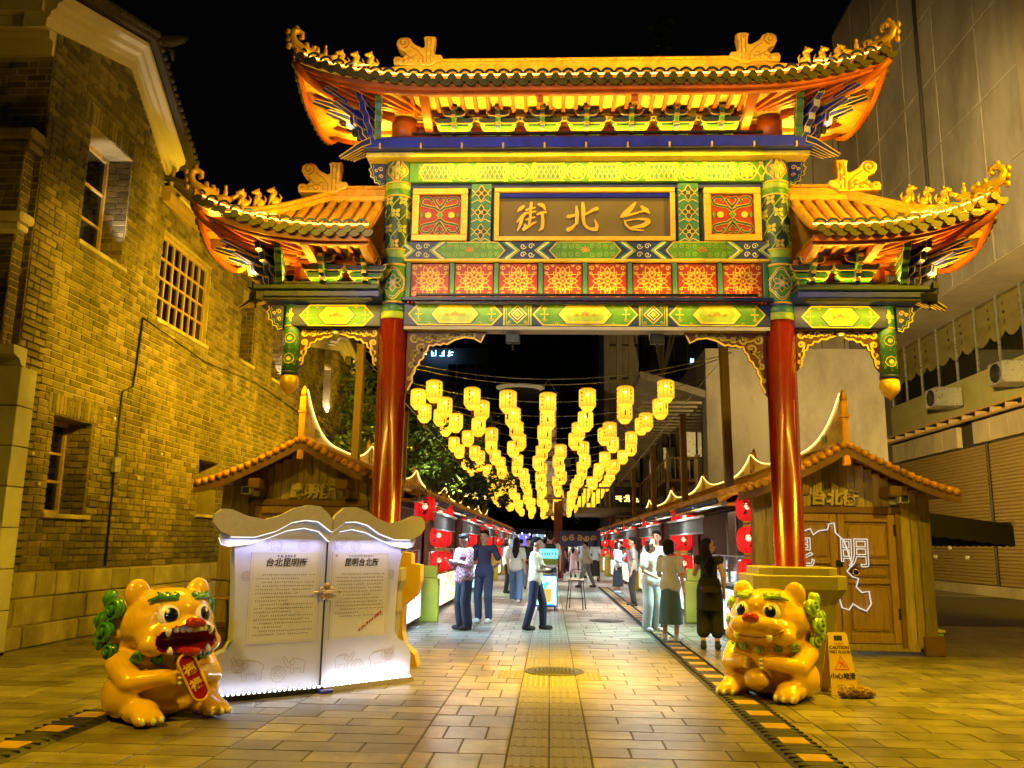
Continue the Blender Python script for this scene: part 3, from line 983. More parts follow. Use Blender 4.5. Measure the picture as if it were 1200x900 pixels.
for k in range(22): obj('canopy_slat', MB().bx(-1.5, .9, .5+k*1.05, .62+k*1.05, 7.2, 7.3), 'clad', cn, None).rotation_euler = (0, 0, 0)
for k in range(3): obj('vent_box', MB().cbx(.3, .93, 2.2+k*6, 3.6+k*6, 5.2, 6.3, .03), 'steel', cn)

hb = thing('hotel_block', 'pale blue-grey block with blue neon sign behind the trees', 'building', (-16.6, 100, 0))
obj('body', MB().bx(0, 9.0, 0, 15, 0, 24.6), 'far_blue', hb)
for r_ in range(4):
    for k in range(4): obj('window', MB().bx(4.2+k*1.15, 5.1+k*1.15, -.1, .02, 20.6-r_*2.5, 22.6-r_*2.5), 'dark_glass', hb)
glyph_row('sign_letters', 4, .78, 'sign_blue', hb, lambda u, v, d: (1.2+u, -1.2-d, 23.3+v), .10)
tw = thing('round_tower', 'dark far tower with a yellow lit crown behind the lanterns', 'building', (-5.6, 150, -1.6))
obj('body', MB().lathe([(3.6, 0), (3.6, 30)], 28, smooth=True), 'far_wall', tw)
obj('lit_crown', MB().lathe([(3.4, 30), (4.4, 30.5), (4.4, 31.1), (.1, 31.4)], 28), glow('crown_glow', (1, .75, .3), .22), tw)
obj('crown_band', MB().lathe([(4.42, 30.55), (4.6, 30.6), (4.6, 31.2), (4.42, 31.25)], 28), 'far_wall', tw)
for k in range(5): obj('storey_band', MB().lathe([(3.65, 0), (3.7, .2), (3.7, .5), (3.65, .7)], 28, (0, 0, 8+k*4.2)), 'dark_glass', tw)
for (x, y, w, d, h_, lab, nm) in ((1.5, 140, 12, 12, 27, 'dim dark apartment slab behind the centre of the lane', 'apartment_slab'), (-40, 150, 20, 14, 26, 'dark far slab behind the left trees', 'apartment_slab'), (17, 130, 14, 10, 36, 'dark far tower behind the panelled block', 'apartment_slab')):
    a = thing(nm, lab, 'building', (x, y, 0))
    obj('body', MB().bx(0, w, 0, d, 0, h_), 'far_wall', a)
    for r_ in range(int(h_/3)-1):
        for k in range(int(w/2)):
            if rnd.random() < .5:
                obj('window', MB().bx(.5+k*2, 1.7+k*2, -.1, .02, 2+r_*3, 3.5+r_*3), 'win_cool' if rnd.random() < .04 else rnd.choice(('win_added_glow', 'dark_glass')), a)
rt = thing('rooftop_hut', 'rooftop hut with small windows peeking above the gate roof', 'building', (4.6, 90, 0))
obj('body', MB().bx(0, 10, 0, 6, 0, 51.2), 'far_wall', rt)
obj('roof', MB().bx(-.5, 10.5, -.5, 6.5, 51.2, 51.7), 'dark_glass', rt)
for k in range(3): obj('window', MB().bx(.8+k*3, 3.0+k*3, -.1, .02, 48.5, 50.4), 'far_blue', rt)

# lamp posts added out of view to light the gate, wall and paving
glow('added_post_lens', (1.0, .68, .2), 12)
def added_lamp_post(x, y, h, tgt, power, ang, label, col=SOD):
    t = thing('added_lamp_post', label, 'street lamp', (x, y, 0), 0, 'street lamps on the forecourt')
    sg = 1 if x < 0 else -1
    obj('post', MB().tube([(0, 0, 0), (0, 0, 1), (0, 0, h-.6), (sg*.15, .1, h-.15), (sg*.9, .5, h)], [.09, .07, .06, .05, .04], 10), 'dark_metal', t)
    obj('lamp_head', MB().cbx(sg*1.1-.3, sg*1.1+.3, .45, .75, h-.03, h+.10, .03), 'dark_metal', t)
    obj('lens', MB().cbx(sg*1.1-.22, sg*1.1+.22, .5, .7, h-.05, h-.032, .004), 'added_post_lens', t)
    q = (sg*1.1, .6, h-.12)
    lamp('added_post_light', 'SPOT', q, power, col, t, (tgt[0]-x, tgt[1]-y, tgt[2]), spot=R(ang), blend=.7, radius=.15)
added_lamp_post(-6.4, 2.6, 7.5, (.2, 8.0, .3), 2300, 90, 'tall sodium street lamp on the left of the forecourt')
added_lamp_post(-4.6, -2.4, 7.0, (.4, 10.4, 5.9), 2600, 34, 'tall white spotlight mast on the left of the forecourt aimed at the gate', (.95, .88, .80))
added_lamp_post(-4.2, -3.2, 5.5, (-2.3, 8.9, 1.1), 900, 15, 'white spotlight mast on the left of the forecourt aimed at the notice board', (.80, .84, 1.0))
added_lamp_post(8.2, 5.2, 8.0, (0, 8.0, .0), 3000, 125, 'tall sodium street lamp on the right of the forecourt')
# ================================================================ GATE
GX, GY = .41, 10.4
gate = thing('paifang_gate', 'ornate three-roofed Chinese gateway with golden tiles, painted beams and red columns across the lane', 'gate', (GX, GY, 0))
HX = 2.41           # half the column spacing
CR = .178           # column radius
BEAM = ['paint_green', 'gold_paint', 'paint_lime', 'paint_navy', 'paint_yellow', 'paint_red', 'paint_dark', 'paint_teal', 'paint_white', 'maroon', 'paint_blue', 'red_panel', 'gold_leaf']
G, AU, LI, NV, YE, RE, DK, TE, WH, MA, BL, RP, GL = range(13)

def plane_fn(x, y, z): return lambda u, v, d: (x+u, y-d, z+v)
def cyl_fn(cx, cy, r, z): return lambda u, v, d: (cx+(r+d)*math.sin(u/r), cy-(r+d)*math.cos(u/r), z+v)

def scroll(mb, fn, cx, cy, r, flip=1, w=.008, mi=AU, d=.001, up=1):
    mb.ribbon([(cx+flip*x*r, cy+up*y*r) for x, y in spiral(0, 0, 1, 1.35, 1, -PI/2)], w, fn, d, mi)
    mb.ribbon([(cx+flip*x*r, cy+up*y*r) for x, y in ((0, -1), (-.6, -.95), (-1.3, -.5), (-1.7, .2))], w, fn, d, mi)
def lotus(mb, fn, cx, cy, s, mi=RE, d=.004):
    for a, r_ in ((PI*.5, 1), (PI*.3, .95), (PI*.7, .95), (PI*.13, .9), (PI*.87, .9)):
        p = petal(cx, cy-.25*s, a, .1*s, r_*s, .26*s)
        mb.flat(p, fn, d, mi); mb.ribbon(p, .06*s, fn, d, YE, True, .002)
def flower(mb, fn, cx, cy, r, cols, n=8, lw=.008, d=.001):
    for k in range(n):
        p = petal(cx, cy, 2*PI*k/n+PI/2, .28*r, r, r*.30)
        mb.flat(p, fn, d, cols[0]); mb.ribbon(p, lw, fn, d, cols[1], True, .003)
    mb.flat(circ(cx, cy, .3*r), fn, d+.003, cols[2]); mb.ribbon(circ(cx, cy, .3*r), lw, fn, d+.003, cols[1], True)
def hexa(cx, w, h, tip, m=0):
    return [(cx-w+m*1.3, 0+h/2), (cx-w+tip+m*.5, h-m), (cx+w-tip-m*.5, h-m), (cx+w-m*1.3, h/2), (cx+w-tip-m*.5, m), (cx-w+tip+m*.5, m)]
def cartouche(mb, fn, cx, w, h, base=G):
    """long six-sided panel with a lotus, between two leafy ends"""
    mb.flat(hexa(cx, w, h, h*.45, .004), fn, .0015, YE)
    mb.flat(hexa(cx, w, h, h*.45, .022), fn, .003, base)
    wi = w*.56
    mb.flat(hexa(cx, wi, h, h*.42, .03), fn, .0045, YE)
    mb.ribbon(hexa(cx, wi, h, h*.42, .024), .008, fn, .0045, NV, True)
    mb.flat(hexa(cx, wi-.035, h, h*.36, .062), fn, .006, LI)
    lotus(mb, fn, cx, h*.5, h*.24, RE, .0075)
    for s in (-1, 1):
        for k in (1, 2):
            mb.ribbon([(cx+s*(wi*.28+x*.03*k), h*.5+y*.02) for x, y in spiral(0, 0, 1, 1.2, 1, PI)], .007, fn, .0075, AU)
        ex = cx+s*(wi+(w-wi)*.46)
        mb.ribbon([(ex-.05, h*.5), (ex+.05, h*.5)], .014, fn, .0045, YE)
        mb.ribbon([(ex, h*.25), (ex, h*.75)], .012, fn, .0045, YE)
        for up in (-1, 1):
            mb.ribbon([(ex+x*.028, h*.5+up*(h*.22+y*.028)) for x, y in spiral(0, 0, 1, 1.3, 1, 0)], .007, fn, .0045, AU)
            mb.ribbon([(cx+s*(wi-.02)+x*.03, h*.5+up*(h*.40+y*.03)) for x, y in spiral(0, 0, 1, 1.3, 1, 0)], .007, fn, .0045, AU)
def diamond_tile(mb, fn, cx, h, w):
    mb.flat(rect(cx-w, .004, cx+w, h-.004), fn, .0015, TE)
    mb.ribbon(rect(cx-w+.006, .01, cx+w-.006, h-.01), .008, fn, .0015, YE, True)
    r_ = min(w, h/2)*.86
    for k, (q, m_) in enumerate(((1, YE), (.82, NV), (.66, WH), (.48, G), (.3, YE))):
        mb.flat([(cx-r_*q, h/2), (cx, h/2+r_*q), (cx+r_*q, h/2), (cx, h/2-r_*q)], fn, .003+k*.0012, m_)
    for sx in (-1, 1):
        for sy in (-1, 1): mb.ribbon([(cx+sx*(w*.72+x*.025), h/2+sy*(h*.33+y*.025)) for x, y in spiral(0, 0, 1, 1.2, 1, 0)], .007, fn, .003, AU)

def solid(x0, x1, y0, y1, z0, z1, mi=0, c=.012): return MB().cbx(x0, x1, y0, y1, z0, z1, c, mi)
YF = -.13           # front face of the beams
# --- bottom beam
b = solid(-HX+.14, HX-.14, YF, .13, 4.16, 4.455, NV)
fn = plane_fn(0, YF, 4.16)
H_ = .295
W_ = HX-.18
for cx, w in ((-1.62, .60), (0, .66), (1.62, .60)): cartouche(b, fn, cx, w, H_)
for cx in (-.84, .84):
    diamond_tile(b, fn, cx, H_, .145)
    for s in (-1, 1):
        b.flat(rect(cx+s*.165-.012, .004, cx+s*.165+.012, H_-.004), fn, .0015, LI)
obj('bottom_beam', b, BEAM, gate)
obj('beam_edge', MB().bx(-HX+.15, HX-.15, YF+.01, .12, 4.115, 4.158), mat('edge_lilac', (.42, .40, .52), .5), gate)
sh = solid(-HX+.12, HX-.12, -.23, .12, 4.46, 4.505, NV, .006)
obj('shelf', sh, BEAM, gate)
# beading under the shelf
bd = MB()
x = -HX+.2
while x < HX-.2:
    bd.bx(x, x+.022, -.20, -.14, 4.437, 4.457); x += .044
stuff(obj('bead_row', bd, 'paint_red', gate))
# --- row of eight red panels
n = 8
pw = (2*HX-.36)/n
obj('panel_back', solid(-HX+.14, HX-.14, -.07, .11, 4.51, 4.985, TE), BEAM, gate)
pm_ = MB()
fn = lambda u, v, d: (u, -d, v)
hw, hh = pw/2-.036, .225
pm_.cbx(-hw, hw, -.02, .02, -hh, hh, .006, RP)
for k in range(8):
    p = petal(0, 0, 2*PI*k/8+PI/2, .04, .185 if k % 2 == 0 else .165, .05)
    pm_.ribbon(p, .012, fn, .0205, AU, True)
    pm_.ribbon(petal(0, 0, 2*PI*(k+.5)/8+PI/2, .10, .205, .036), .009, fn, .0205, AU, True)
    q = petal(0, 0, 2*PI*k/8+PI/2, .085, .14, .02); pm_.flat(q, fn, .022, AU)
pm_.ribbon([(-.05, 0), (0, .05), (.05, 0), (0, -.05)], .011, fn, .0205, AU, True)
pm_.flat(circ(0, 0, .02, 8), fn, .022, AU)
for sx in (-1, 1):
    for sy in (-1, 1):
        for (cx, cy, r_) in ((.185, .165, .034), (.19, .095, .024), (.12, .195, .022)):
            if cx+r_ < hw+.02: pm_.ribbon([(sx*(cx*hw/.23+x*r_), sy*(cy+y*r_)) for x, y in spiral(0, 0, 1, 1.3, 1, 0, 10)], .009, fn, .0205, AU)
pm_ = pm_.mesh('lotus_panel', BEAM)
for k in range(n): link('lotus_panel', pm_, gate, (-HX+.18+pw*(k+.5), -.09, 4.7475))
sp = MB().cbx(-.03, .03, -.05, .05, -.237, .237, .008).mesh('spacer', 'paint_teal')
for k in range(n+1): link('spacer', sp, gate, (-HX+.18+pw*k, -.085, 4.7475))
obj('gold_fillet', MB().cbx(-HX+.13, HX-.13, -.17, .11, 4.988, 5.018, .006), 'gold_paint', gate)
# --- middle beam
b = solid(-HX+.14, HX-.14, YF, .13, 5.02, 5.262, NV)
fn = plane_fn(0, YF, 5.02); H_ = .242
for cx in (-1.46, 0, 1.46):
    b.flat(hexa(cx, .46, H_, .10, .004), fn, .001, AU); b.flat(hexa(cx, .46, H_, .10, .016), fn, .002, G)
    for s in (-1, 1):
        for k in range(4):
            for up in (-1, 1):
                b.ribbon([(cx+s*(.09+k*.085)+x*.036, H_/2+up*.054+y*.036) for x, y in spiral(0, 0, 1, 1.4, s*up, k)], .008, fn, .003, LI)
    lotus(b, fn, cx, H_*.5, .075, RE, .004)
for cx in (-.73, .73, -2.06, 2.06):
    for s in (-1, 1):
        for k, m_ in ((0, LI), (1, WH), (2, TE)):
            o_ = .10+k*.035
            b.ribbon([(cx+s*(o_+.14), .01), (cx+s*o_, H_/2), (cx+s*(o_+.14), H_-.01)], .024, fn, .001+.001*k, m_)
        b.ribbon([(cx+s*.05+x*.04, H_/2+.055+y*.04) for x, y in spiral(0, 0, 1, 1.3, s, 0)], .010, fn, .002, WH)
        b.ribbon([(cx+s*.05+x*.04, H_/2-.055+y*.04) for x, y in spiral(0, 0, 1, 1.3, -s, 0)], .010, fn, .002, WH)
obj('middle_beam', b, BEAM, gate)
# --- plaque zone
obj('plaque_back', solid(-HX+.14, HX-.14, -.04, .10, 5.265, 6.055, DK), BEAM, gate)
obj('dark_board', solid(-HX+.16, HX-.16, -.09, -.041, 5.985, 6.052, NV, .004), BEAM, gate)
def frame(x0, x1, z0, z1, w, y0, y1, c=.008):
    mb = MB()
    mb.cbx(x0, x1, y0, y1, z0, z0+w, c); mb.cbx(x0, x1, y0, y1, z1-w, z1, c)
    mb.cbx(x0, x0+w, y0, y1, z0+w, z1-w, c); mb.cbx(x1-w, x1, y0, y1, z0+w, z1-w, c)
    return mb
px0, px1, pz0, pz1 = -1.155, 1.135, 5.268, 5.98
pl = obj('name_plaque', MB().cbx(px0+.05, px1-.05, -.075, -.042, pz0+.05, pz1-.05, .004), 'plaque_brown', gate)
obj('plaque_frame', frame(px0, px1, pz0, pz1, .06, -.14, -.03), 'gold_leaf', pl)
obj('plaque_top_band', MB().bx(px0+.062, px1-.062, -.10, -.07, pz1-.115, pz1-.062), 'paint_blue', pl)
# brush characters traced as swelling strokes (u right, v up, unit box)
BRUSH = {
 '台': [([(.50,.98),(.36,.80),(.16,.60),(.04,.50)], [.05,.16,.17,.06]), ([(.08,.52),(.35,.58),(.62,.66),(.86,.74)], [.10,.08,.06,.12]), ([(.70,.84),(.84,.72),(.94,.62)], [.10,.15,.05]),
         ([(.16,.38),(.20,.24),(.34,.10),(.42,.06)], [.05,.07,.05,.04]), ([(.22,.38),(.50,.42),(.80,.42),(.90,.34),(.74,.22),(.50,.16),(.34,.14)], [.04,.05,.10,.14,.14,.10,.05]), ([(.34,.12),(.52,.07),(.74,.05)], [.06,.06,.04])],
 '北': [([(.28,.86),(.30,.60),(.29,.30)], [.06,.13,.10]), ([(.02,.52),(.14,.54),(.30,.60)], [.12,.10,.05]), ([(.02,.08),(.14,.14),(.32,.34)], [.14,.11,.04]),
         ([(.48,.96),(.50,.70),(.50,.42),(.56,.22),(.72,.10),(.88,.10)], [.10,.14,.10,.08,.09,.14]), ([(.92,.78),(.78,.72),(.52,.56)], [.14,.10,.04]), ([(.90,.10),(.93,.22),(.86,.40)], [.14,.10,.03])],
 '街': [([(.24,.86),(.14,.78),(.06,.70)], [.10,.12,.05]), ([(.30,.62),(.18,.50),(.04,.34)], [.11,.11,.04]), ([(.20,.48),(.16,.30),(.06,.06)], [.11,.10,.04]),
         ([(.34,.74),(.48,.79),(.60,.82)], [.08,.07,.06]), ([(.49,.98),(.47,.80),(.45,.62)], [.09,.09,.06]), ([(.30,.62),(.46,.66),(.62,.69)], [.07,.07,.06]),
         ([(.34,.42),(.48,.46),(.60,.50)], [.06,.06,.05]), ([(.47,.60),(.45,.42),(.42,.28)], [.08,.08,.06]), ([(.26,.10),(.44,.22),(.66,.34)], [.12,.10,.03]), ([(.30,.24),(.36,.14)], [.08,.05]),
         ([(.74,.92),(.86,.88),(.93,.76)], [.10,.13,.06]), ([(.70,.60),(.82,.64),(.96,.66)], [.08,.08,.07]), ([(.84,.62),(.86,.40),(.84,.14),(.74,.04)], [.09,.11,.10,.03])],
}
def densify(pts, ws, k=4):
    P, W = [], []
    n_ = len(pts)
    for i in range(n_-1):
        p0 = pts[max(i-1, 0)]; p1 = pts[i]; p2 = pts[i+1]; p3 = pts[min(i+2, n_-1)]
        for j in range(k):
            t = j/k
            f = lambda a, b_, c_, d_: .5*((2*b_)+(c_-a)*t+(2*a-5*b_+4*c_-d_)*t*t+(3*b_-a-3*c_+d_)*t**3)
            P.append((f(p0[0], p1[0], p2[0], p3[0]), f(p0[1], p1[1], p2[1], p3[1]))); W.append(ws[i]+(ws[i+1]-ws[i])*t)
    P.append(pts[-1]); W.append(ws[-1])
    return P, W
def brush_char(ch, size, depth):
    mb = MB()
    fn = lambda u, v, d: ((u-.5)*size, -d, (v-.5)*size)
    for si, (pts, ws) in enumerate(BRUSH[ch]):
        P, W = densify(pts, ws)
        mb.ribbon(P, W, fn, 0, 0, h=depth+si*.0006)
        for q, w in ((P[0], W[0]), (P[-1], W[-1])):
            mb.prism(circ(q[0], q[1], w/2, 8), fn, 0, depth-.0004+si*.0006)
    return mb
for ch, x in (('街', -.68), ('北', -.02), ('台', .64)):
    obj('brush_character', brush_char(ch, .40, .018), 'gold_leaf', pl, (x, -.075, 5.60))
# carved red squares either side
def square_panel(cx):
    q = obj('carved_square', MB().cbx(-.27, .27, -.02, .02, -.27, .27, .006), 'red_panel', gate, (cx, -.075, 5.625))
    obj('square_frame', frame(-.355, .355, -.355, .355, .085, -.06, .03), 'gold_leaf', q)
    mb = MB()
    fn = lambda u, v, d: (u, -d, v)
    def dbl(pts, closed=False):
        mb.ribbon(pts, .040, fn, .021, AU, closed, .006); mb.ribbon(pts, .024, fn, .0275, DK, closed, .004)
    for sx in (-1, 1):
        for sy in (-1, 1):
            dbl([(sx*x, sy*y) for x, y in ((.0, .05), (.06, .10), (.16, .12), (.23, .14), (.245, .19), (.21, .235), (.14, .235), (.10, .20), (.13, .175))])
            dbl([(sx*x, sy*y) for x, y in ((.0, .10), (.04, .15), (.07, .20), (.05, .235), (.02, .22))])
    for s in (-1, 1):
        mb.prism(circ(s*.15, 0, .042, 12), fn, .02, .033, AU)
        mb.prism([(s*.235, .05), (s*.255, 0), (s*.235, -.05), (s*.21, 0)], fn, .02, .03, G)
    mb.prism([(-.035, 0), (0, .045), (.035, 0), (0, -.045)], fn, .02, .036, G)
    mb.ribbon([(-.04, 0), (0, .052), (.04, 0), (0, -.052)], .008, fn, .03, AU, True)
    obj('carving', mb, BEAM, q)
square_panel(-1.875+.02); square_panel(1.855)
def lattice_post(cx):
    mb = solid(-.13, .13, -.11, -.042, 5.268, 6.05, TE, .006)
    fn = plane_fn(0, -.11, 5.268)
    for k in range(3):
        cy = .13+k*.26
        for a in range(4):
            p = petal(0, cy, a*PI/2+PI/2, .01, .105 if a % 2 == 0 else .085, .04)
            mb.flat(p, fn, .001, DK); mb.ribbon(p, .010, fn, .001, AU, True)
        mb.ribbon([(-.125, cy-.13), (-.05, cy-.09), (0, cy-.125), (.05, cy-.09), (.125, cy-.13)], .010, fn, .001, YE)
        mb.ribbon([(-.125, cy+.05), (-.075, cy), (-.125, cy-.05)], .010, fn, .001, AU)
        mb.ribbon([(.125, cy+.05), (.075, cy), (.125, cy-.05)], .010, fn, .001, AU)
    obj('lattice_post', mb, BEAM, gate, (cx, 0, 0))
lattice_post(-1.325); lattice_post(1.305)
# --- top beam
b = solid(-HX+.14, HX-.14, YF, .13, 6.058, 6.335, G)
fn = plane_fn(0, YF, 6.058); H_ = .277
x = -HX+.5
k = 0
while x < HX-.3:
    if k % 2 == 0:
        b.flat(hexa(x, .26, H_, .08, .02), fn, .001, YE); b.flat(hexa(x, .26, H_, .08, .040), fn, .002, TE)
        for j in range(-3, 4):
            b.ribbon([(x+j*.06-.05, .04), (x+j*.06+.05, H_-.04)], .008, fn, .003, AU); b.ribbon([(x+j*.06+.05, .04), (x+j*.06-.05, H_-.04)], .008, fn, .003, AU)
        x += .36
    else:
        b.flat(circ(x, H_/2, .125), fn, .001, AU); b.flat(circ(x, H_/2, .108), fn, .002, TE); flower(b, fn, x, H_/2, .10, (LI, AU, YE), 8, .008, .003)
        x += .36
    k += 1
    xm = x-.18
    for s in (-1, 1): b.ribbon([(xm+s*.02, .01), (xm-s*.055, H_/2), (xm+s*.02, H_-.01)], .02, fn, .001, YE)
    for up in (-1, 1): b.ribbon([(xm+q*.028, H_/2+up*.09+w*.028) for q, w in spiral(0, 0, 1, 1.3, 1, 0)], .008, fn, .002, AU)
obj('top_beam', b, BEAM, gate)
obj('soffit_board', solid(-2.80, 2.80, -.30, .28, 6.338, 6.40, YE, .008), BEAM, gate)
obj('blue_ledge', solid(-2.84, 2.84, -.42, .40, 6.403, 6.545, BL, .008), BEAM, gate)
obj('ledge_cap', solid(-2.80, 2.80, -.38, .36, 6.548, 6.575, MA, .006), BEAM, gate)
ni = MB()
for k in range(11): ni.cbx(-2.6+k*.52-.012, -2.6+k*.52+.012, -.435, -.40, 6.39, 6.46, .004)
stuff(obj('bulb_clips', ni, 'gold_paint', gate))
# --- columns
def medallion(mb, fn, cy, r_, cols):
    pts = []
    for k in range(32):
        a = 2*PI*k/32
        q = r_*(1+.13*math.cos(4*a))
        pts.append((q*math.cos(a)*.86, cy+q*math.sin(a)))
    mb.flat(pts, fn, .002, cols[0]); mb.ribbon(pts, .014, fn, .002, cols[1], True)
    mb.ribbon([(u*.86, cy+(v-cy)*.86) for u, v in pts], .009, fn, .003, cols[4], True)
    flower(mb, fn, 0, cy, r_*.62, (cols[2], cols[1], cols[3]), 6, .009, .004)
    mb.flat(circ(0, cy, r_*.16, 10), fn, .009, cols[5])
def column(sx):
    cx = sx*HX
    c = obj('column', MB().lathe([(CR+.012, 0), (CR+.012, .02), (CR, .03), (CR, 4.25)], 32), 'red_lacquer', gate, (cx, 0, 0))
    mb = MB()
    def band(z0, z1, mi, e=.0): mb.lathe([(CR+.002+e, z0), (CR+.004+e, z0+.004), (CR+.004+e, z1-.004), (CR+.002+e, z1)], 32, mi=mi)
    band(4.25, 4.34, LI); band(4.34, 4.42, TE); band(4.42, 4.445, NV, .004); band(4.445, 4.47, AU, .008)
    band(4.47, 4.93, G); band(4.93, 4.96, AU, .008); band(4.96, 5.04, TE); band(5.04, 5.14, LI); band(5.14, 5.16, AU, .006)
    band(5.16, 5.86, DK); band(5.86, 5.88, AU, .006); band(5.88, 5.96, G); band(5.96, 6.04, LI); band(6.04, 6.06, AU, .008); band(6.06, 6.36, TE)
    for phi in (-1.75, 0, 1.75):
        f1 = (lambda p: lambda u, v, d: cyl_fn(0, 0, CR+.004, 0)(u+p*(CR+.004), v, d))(phi)
        medallion(mb, f1, 4.70, .185, (NV, AU, TE, NV, WH, WH))
        medallion(mb, f1, 6.21, .145, (YE, AU, LI, G, RE, YE))
    f0 = cyl_fn(0, 0, CR+.004, 0)
    per = 2*PI*(CR+.004)
    for k in range(6):
        for r_ in range(4):
            u = (k+(.5 if r_ % 2 else 0))*per/6-per/2; v = 5.19+r_*.205+.03
            if v > 5.84: continue
            for a in range(4):
                p = petal(u, min(v, 5.80), a*PI/2+PI/4, .012, .072, .022); p = [(q, min(max(w, 5.165), 5.855)) for q, w in p]
                mb.flat(p, f0, .001, AU if (k+r_) % 2 else LI); mb.ribbon(p, .006, f0, .001, YE, True)
    for k in range(6):
        for s in (-1, 1):
            pts = [(k*per/6-per/2+s*(.06*math.sin(t*PI*2/.41)+.0)+(.09 if s > 0 else 0), 5.165+t) for t in [i*.046 for i in range(16)] if t < .692]
            mb.ribbon(pts, .012, f0, .002, LI)
    obj('painted_section', mb, BEAM, c)
    # top ear bracket on the outer side
    return c
for sx in (-1, 1): column(sx)
def pedestal(sx, k, top):
    prof = [(.44*k, 0), (.44*k, .88), (.455*k, .90), (.56*k, 1.05), (.56*k, 1.19), (.545*k, 1.20), (.47*k, 1.20), (.47*k, top-.01), (.46*k, top), (.0, top)]
    mb = MB()
    vs, fs = [], []
    for r_, z in prof:
        c = r_*.28
        for (a, b_) in ((-r_+c, -r_), (r_-c, -r_), (r_, -r_+c), (r_, r_-c), (r_-c, r_), (-r_+c, r_), (-r_, r_-c), (-r_, -r_+c)): vs.append((a, b_, z))
    for i in range(len(prof)-1):
        for q in range(8): fs.append((i*8+q, i*8+(q+1) % 8, (i+1)*8+(q+1) % 8, (i+1)*8+q))
    mb.add(vs, fs)
    obj('pedestal', mb, 'ped_stone', gate, (sx*HX, 0, 0))
pedestal(1, .93, 1.29); pedestal(-1, .45, .7)

# --- bracket sets (dougong)
def boat(w, h): return [(-w, h), (-w, h*.62), (-w*.86, h*.18), (-w*.62, 0), (w*.62, 0), (w*.86, h*.18), (w, h*.62), (w, h)]
def bracket_mesh(tiers=4, w0=.105, dw=.036, h=.070, cols=(G, DK, NV), yy=-.06):
    mb = MB(); ed = MB()
    for t in range(tiers):
        w = w0+dw*(t if t < 3 else 1.2)
        y1 = -.05-.045*t
        m_ = cols[min(t//2+(t == tiers-1), 2)]
        fn = lambda u, v, d, y=y1, z=t*(h+.012): (u, y-d, z+v)
        for off in ((0,) if t == tiers-1 else (-.62*w, .62*w)):
            p = [(u*.58+off, v) for u, v in boat(w, h)] if t < tiers-1 else boat(w*.8, h)
            mb.prism(p, fn, -.10, .035, m_); ed.ribbon(p[0:8], .014, fn, .0355, 0, h=.003)
            for s in (p[0], p[-1]):
                mb.cbx(s[0]-.022, s[0]+.022, y1-.04, y1+.02, t*(h+.012)+h+.001, t*(h+.012)+h+.016, .002, m_)
                ed.bx(s[0]-.022, s[0]+.022, y1-.0425, y1-.0405, t*(h+.012)+h+.002, t*(h+.012)+h+.014)
        # arm pointing forwards
        f2 = lambda u, v, d, z=t*(h+.012): (d, -.10-.05*t+u*1.0, z+v)
        q = [(.06, h), (-.06, h), (-.085, h*.6), (-.04, 0), (.06, 0)]
        mb.prism(q, f2, -.022, .022, cols[(t+1) % 3]); ed.bx(-.0235, .0235, -.10-.05*t-.0875, -.10-.05*t-.083, t*(h+.012)+h*.45, t*(h+.012)+h)
    z = tiers*(h+.012)
    mb.cbx(-.035, .035, -.30, -.06, z-.01, z+.05, .006, cols[2])
    return mb.mesh('bracket_set', BEAM), ed.mesh('gold_edging', 'gold_paint')
brm, bre = bracket_mesh()
def bracket(x, z, s=1.0, y=-.22):
    o = link('bracket_set', brm, gate, (x, y, z)); o.scale = (s*1.2, s, s*.98)
    link('gold_edging', bre, o)
for k in range(-3, 4): bracket(k*.56+.01, 6.577, 1.0)
# corner clusters: fan of up-curled blue arms
def corner_cluster(x, y, z, sx, s=1.0, cols=(NV, BL, TE)):
    mb = MB(); ed = MB()
    r_ = random.Random(5)
    for t in range(4):
        for k in range(5):
            a = R(-100+k*27)          # fan from front to outside
            ln_ = (.17+.085*t)*(1.25 if k in (2, 3) else 1)
            ca, sa = math.cos(a), math.sin(a)
            zz = t*.088
            fn = lambda u, v, d: (sx*(u*ca-d*sa), u*sa+d*ca, zz+v)
            hh_ = .072
            if t >= 2 and k >= 2:      # long beak arms
                p = [(.0, hh_), (.0, 0), (ln_*.6, .0), (ln_*1.2, .075), (ln_*1.16, .10), (ln_*.7, hh_)]
            else:
                p = [(.0, hh_), (.0, 0), (ln_*.7, 0), (ln_*.95, .03), (ln_, hh_+.018), (ln_*.88, hh_+.018), (ln_*.86, hh_)]
            mb.prism(p, fn, -.028, .028, cols[(t+k) % 2] if k > 0 else cols[2])
            ed.ribbon(p[1:], .010, fn, .0285, 0, h=.003); ed.ribbon(p[1:], .010, lambda u, v, d: fn(u, v, -d), .0285, 0, h=.003)
            mb.cbx(-.028, .028, -.028, .028, 0, .02, .003, cols[1], M=Matrix.Translation(fn(ln_*.95, hh_+.03, 0)))
    for t in range(5):                 # drooping tail feathers under the corner
        fn = lambda u, v, d: (sx*(u*.82), -u*.58+d*.02-.06*t, v)
        p = [(.06, .02), (.16, -.03), (.30+.02*t, -.13-.02*t), (.28+.02*t, -.15-.02*t), (.14, -.08), (.05, -.04)]
        mb.prism(p, lambda u, v, d: (sx*u*.85, -u*.25-.05*t+.10+d, v-.01), -.012, .012, NV)
        ed.ribbon(p, .010, lambda u, v, d: (sx*u*.85, -u*.25-.05*t+.10-d, v-.01), .0125, 0, True, .002)
    o = obj('corner_bracket', mb, BEAM, gate, (x, y, z)); o.scale = (s, s, s)
    obj('gold_edging', ed, 'gold_paint', o)
for sx in (-1, 1): corner_cluster(sx*2.66, -.26, 6.52, sx, 1.32, (BL, BL, TE))

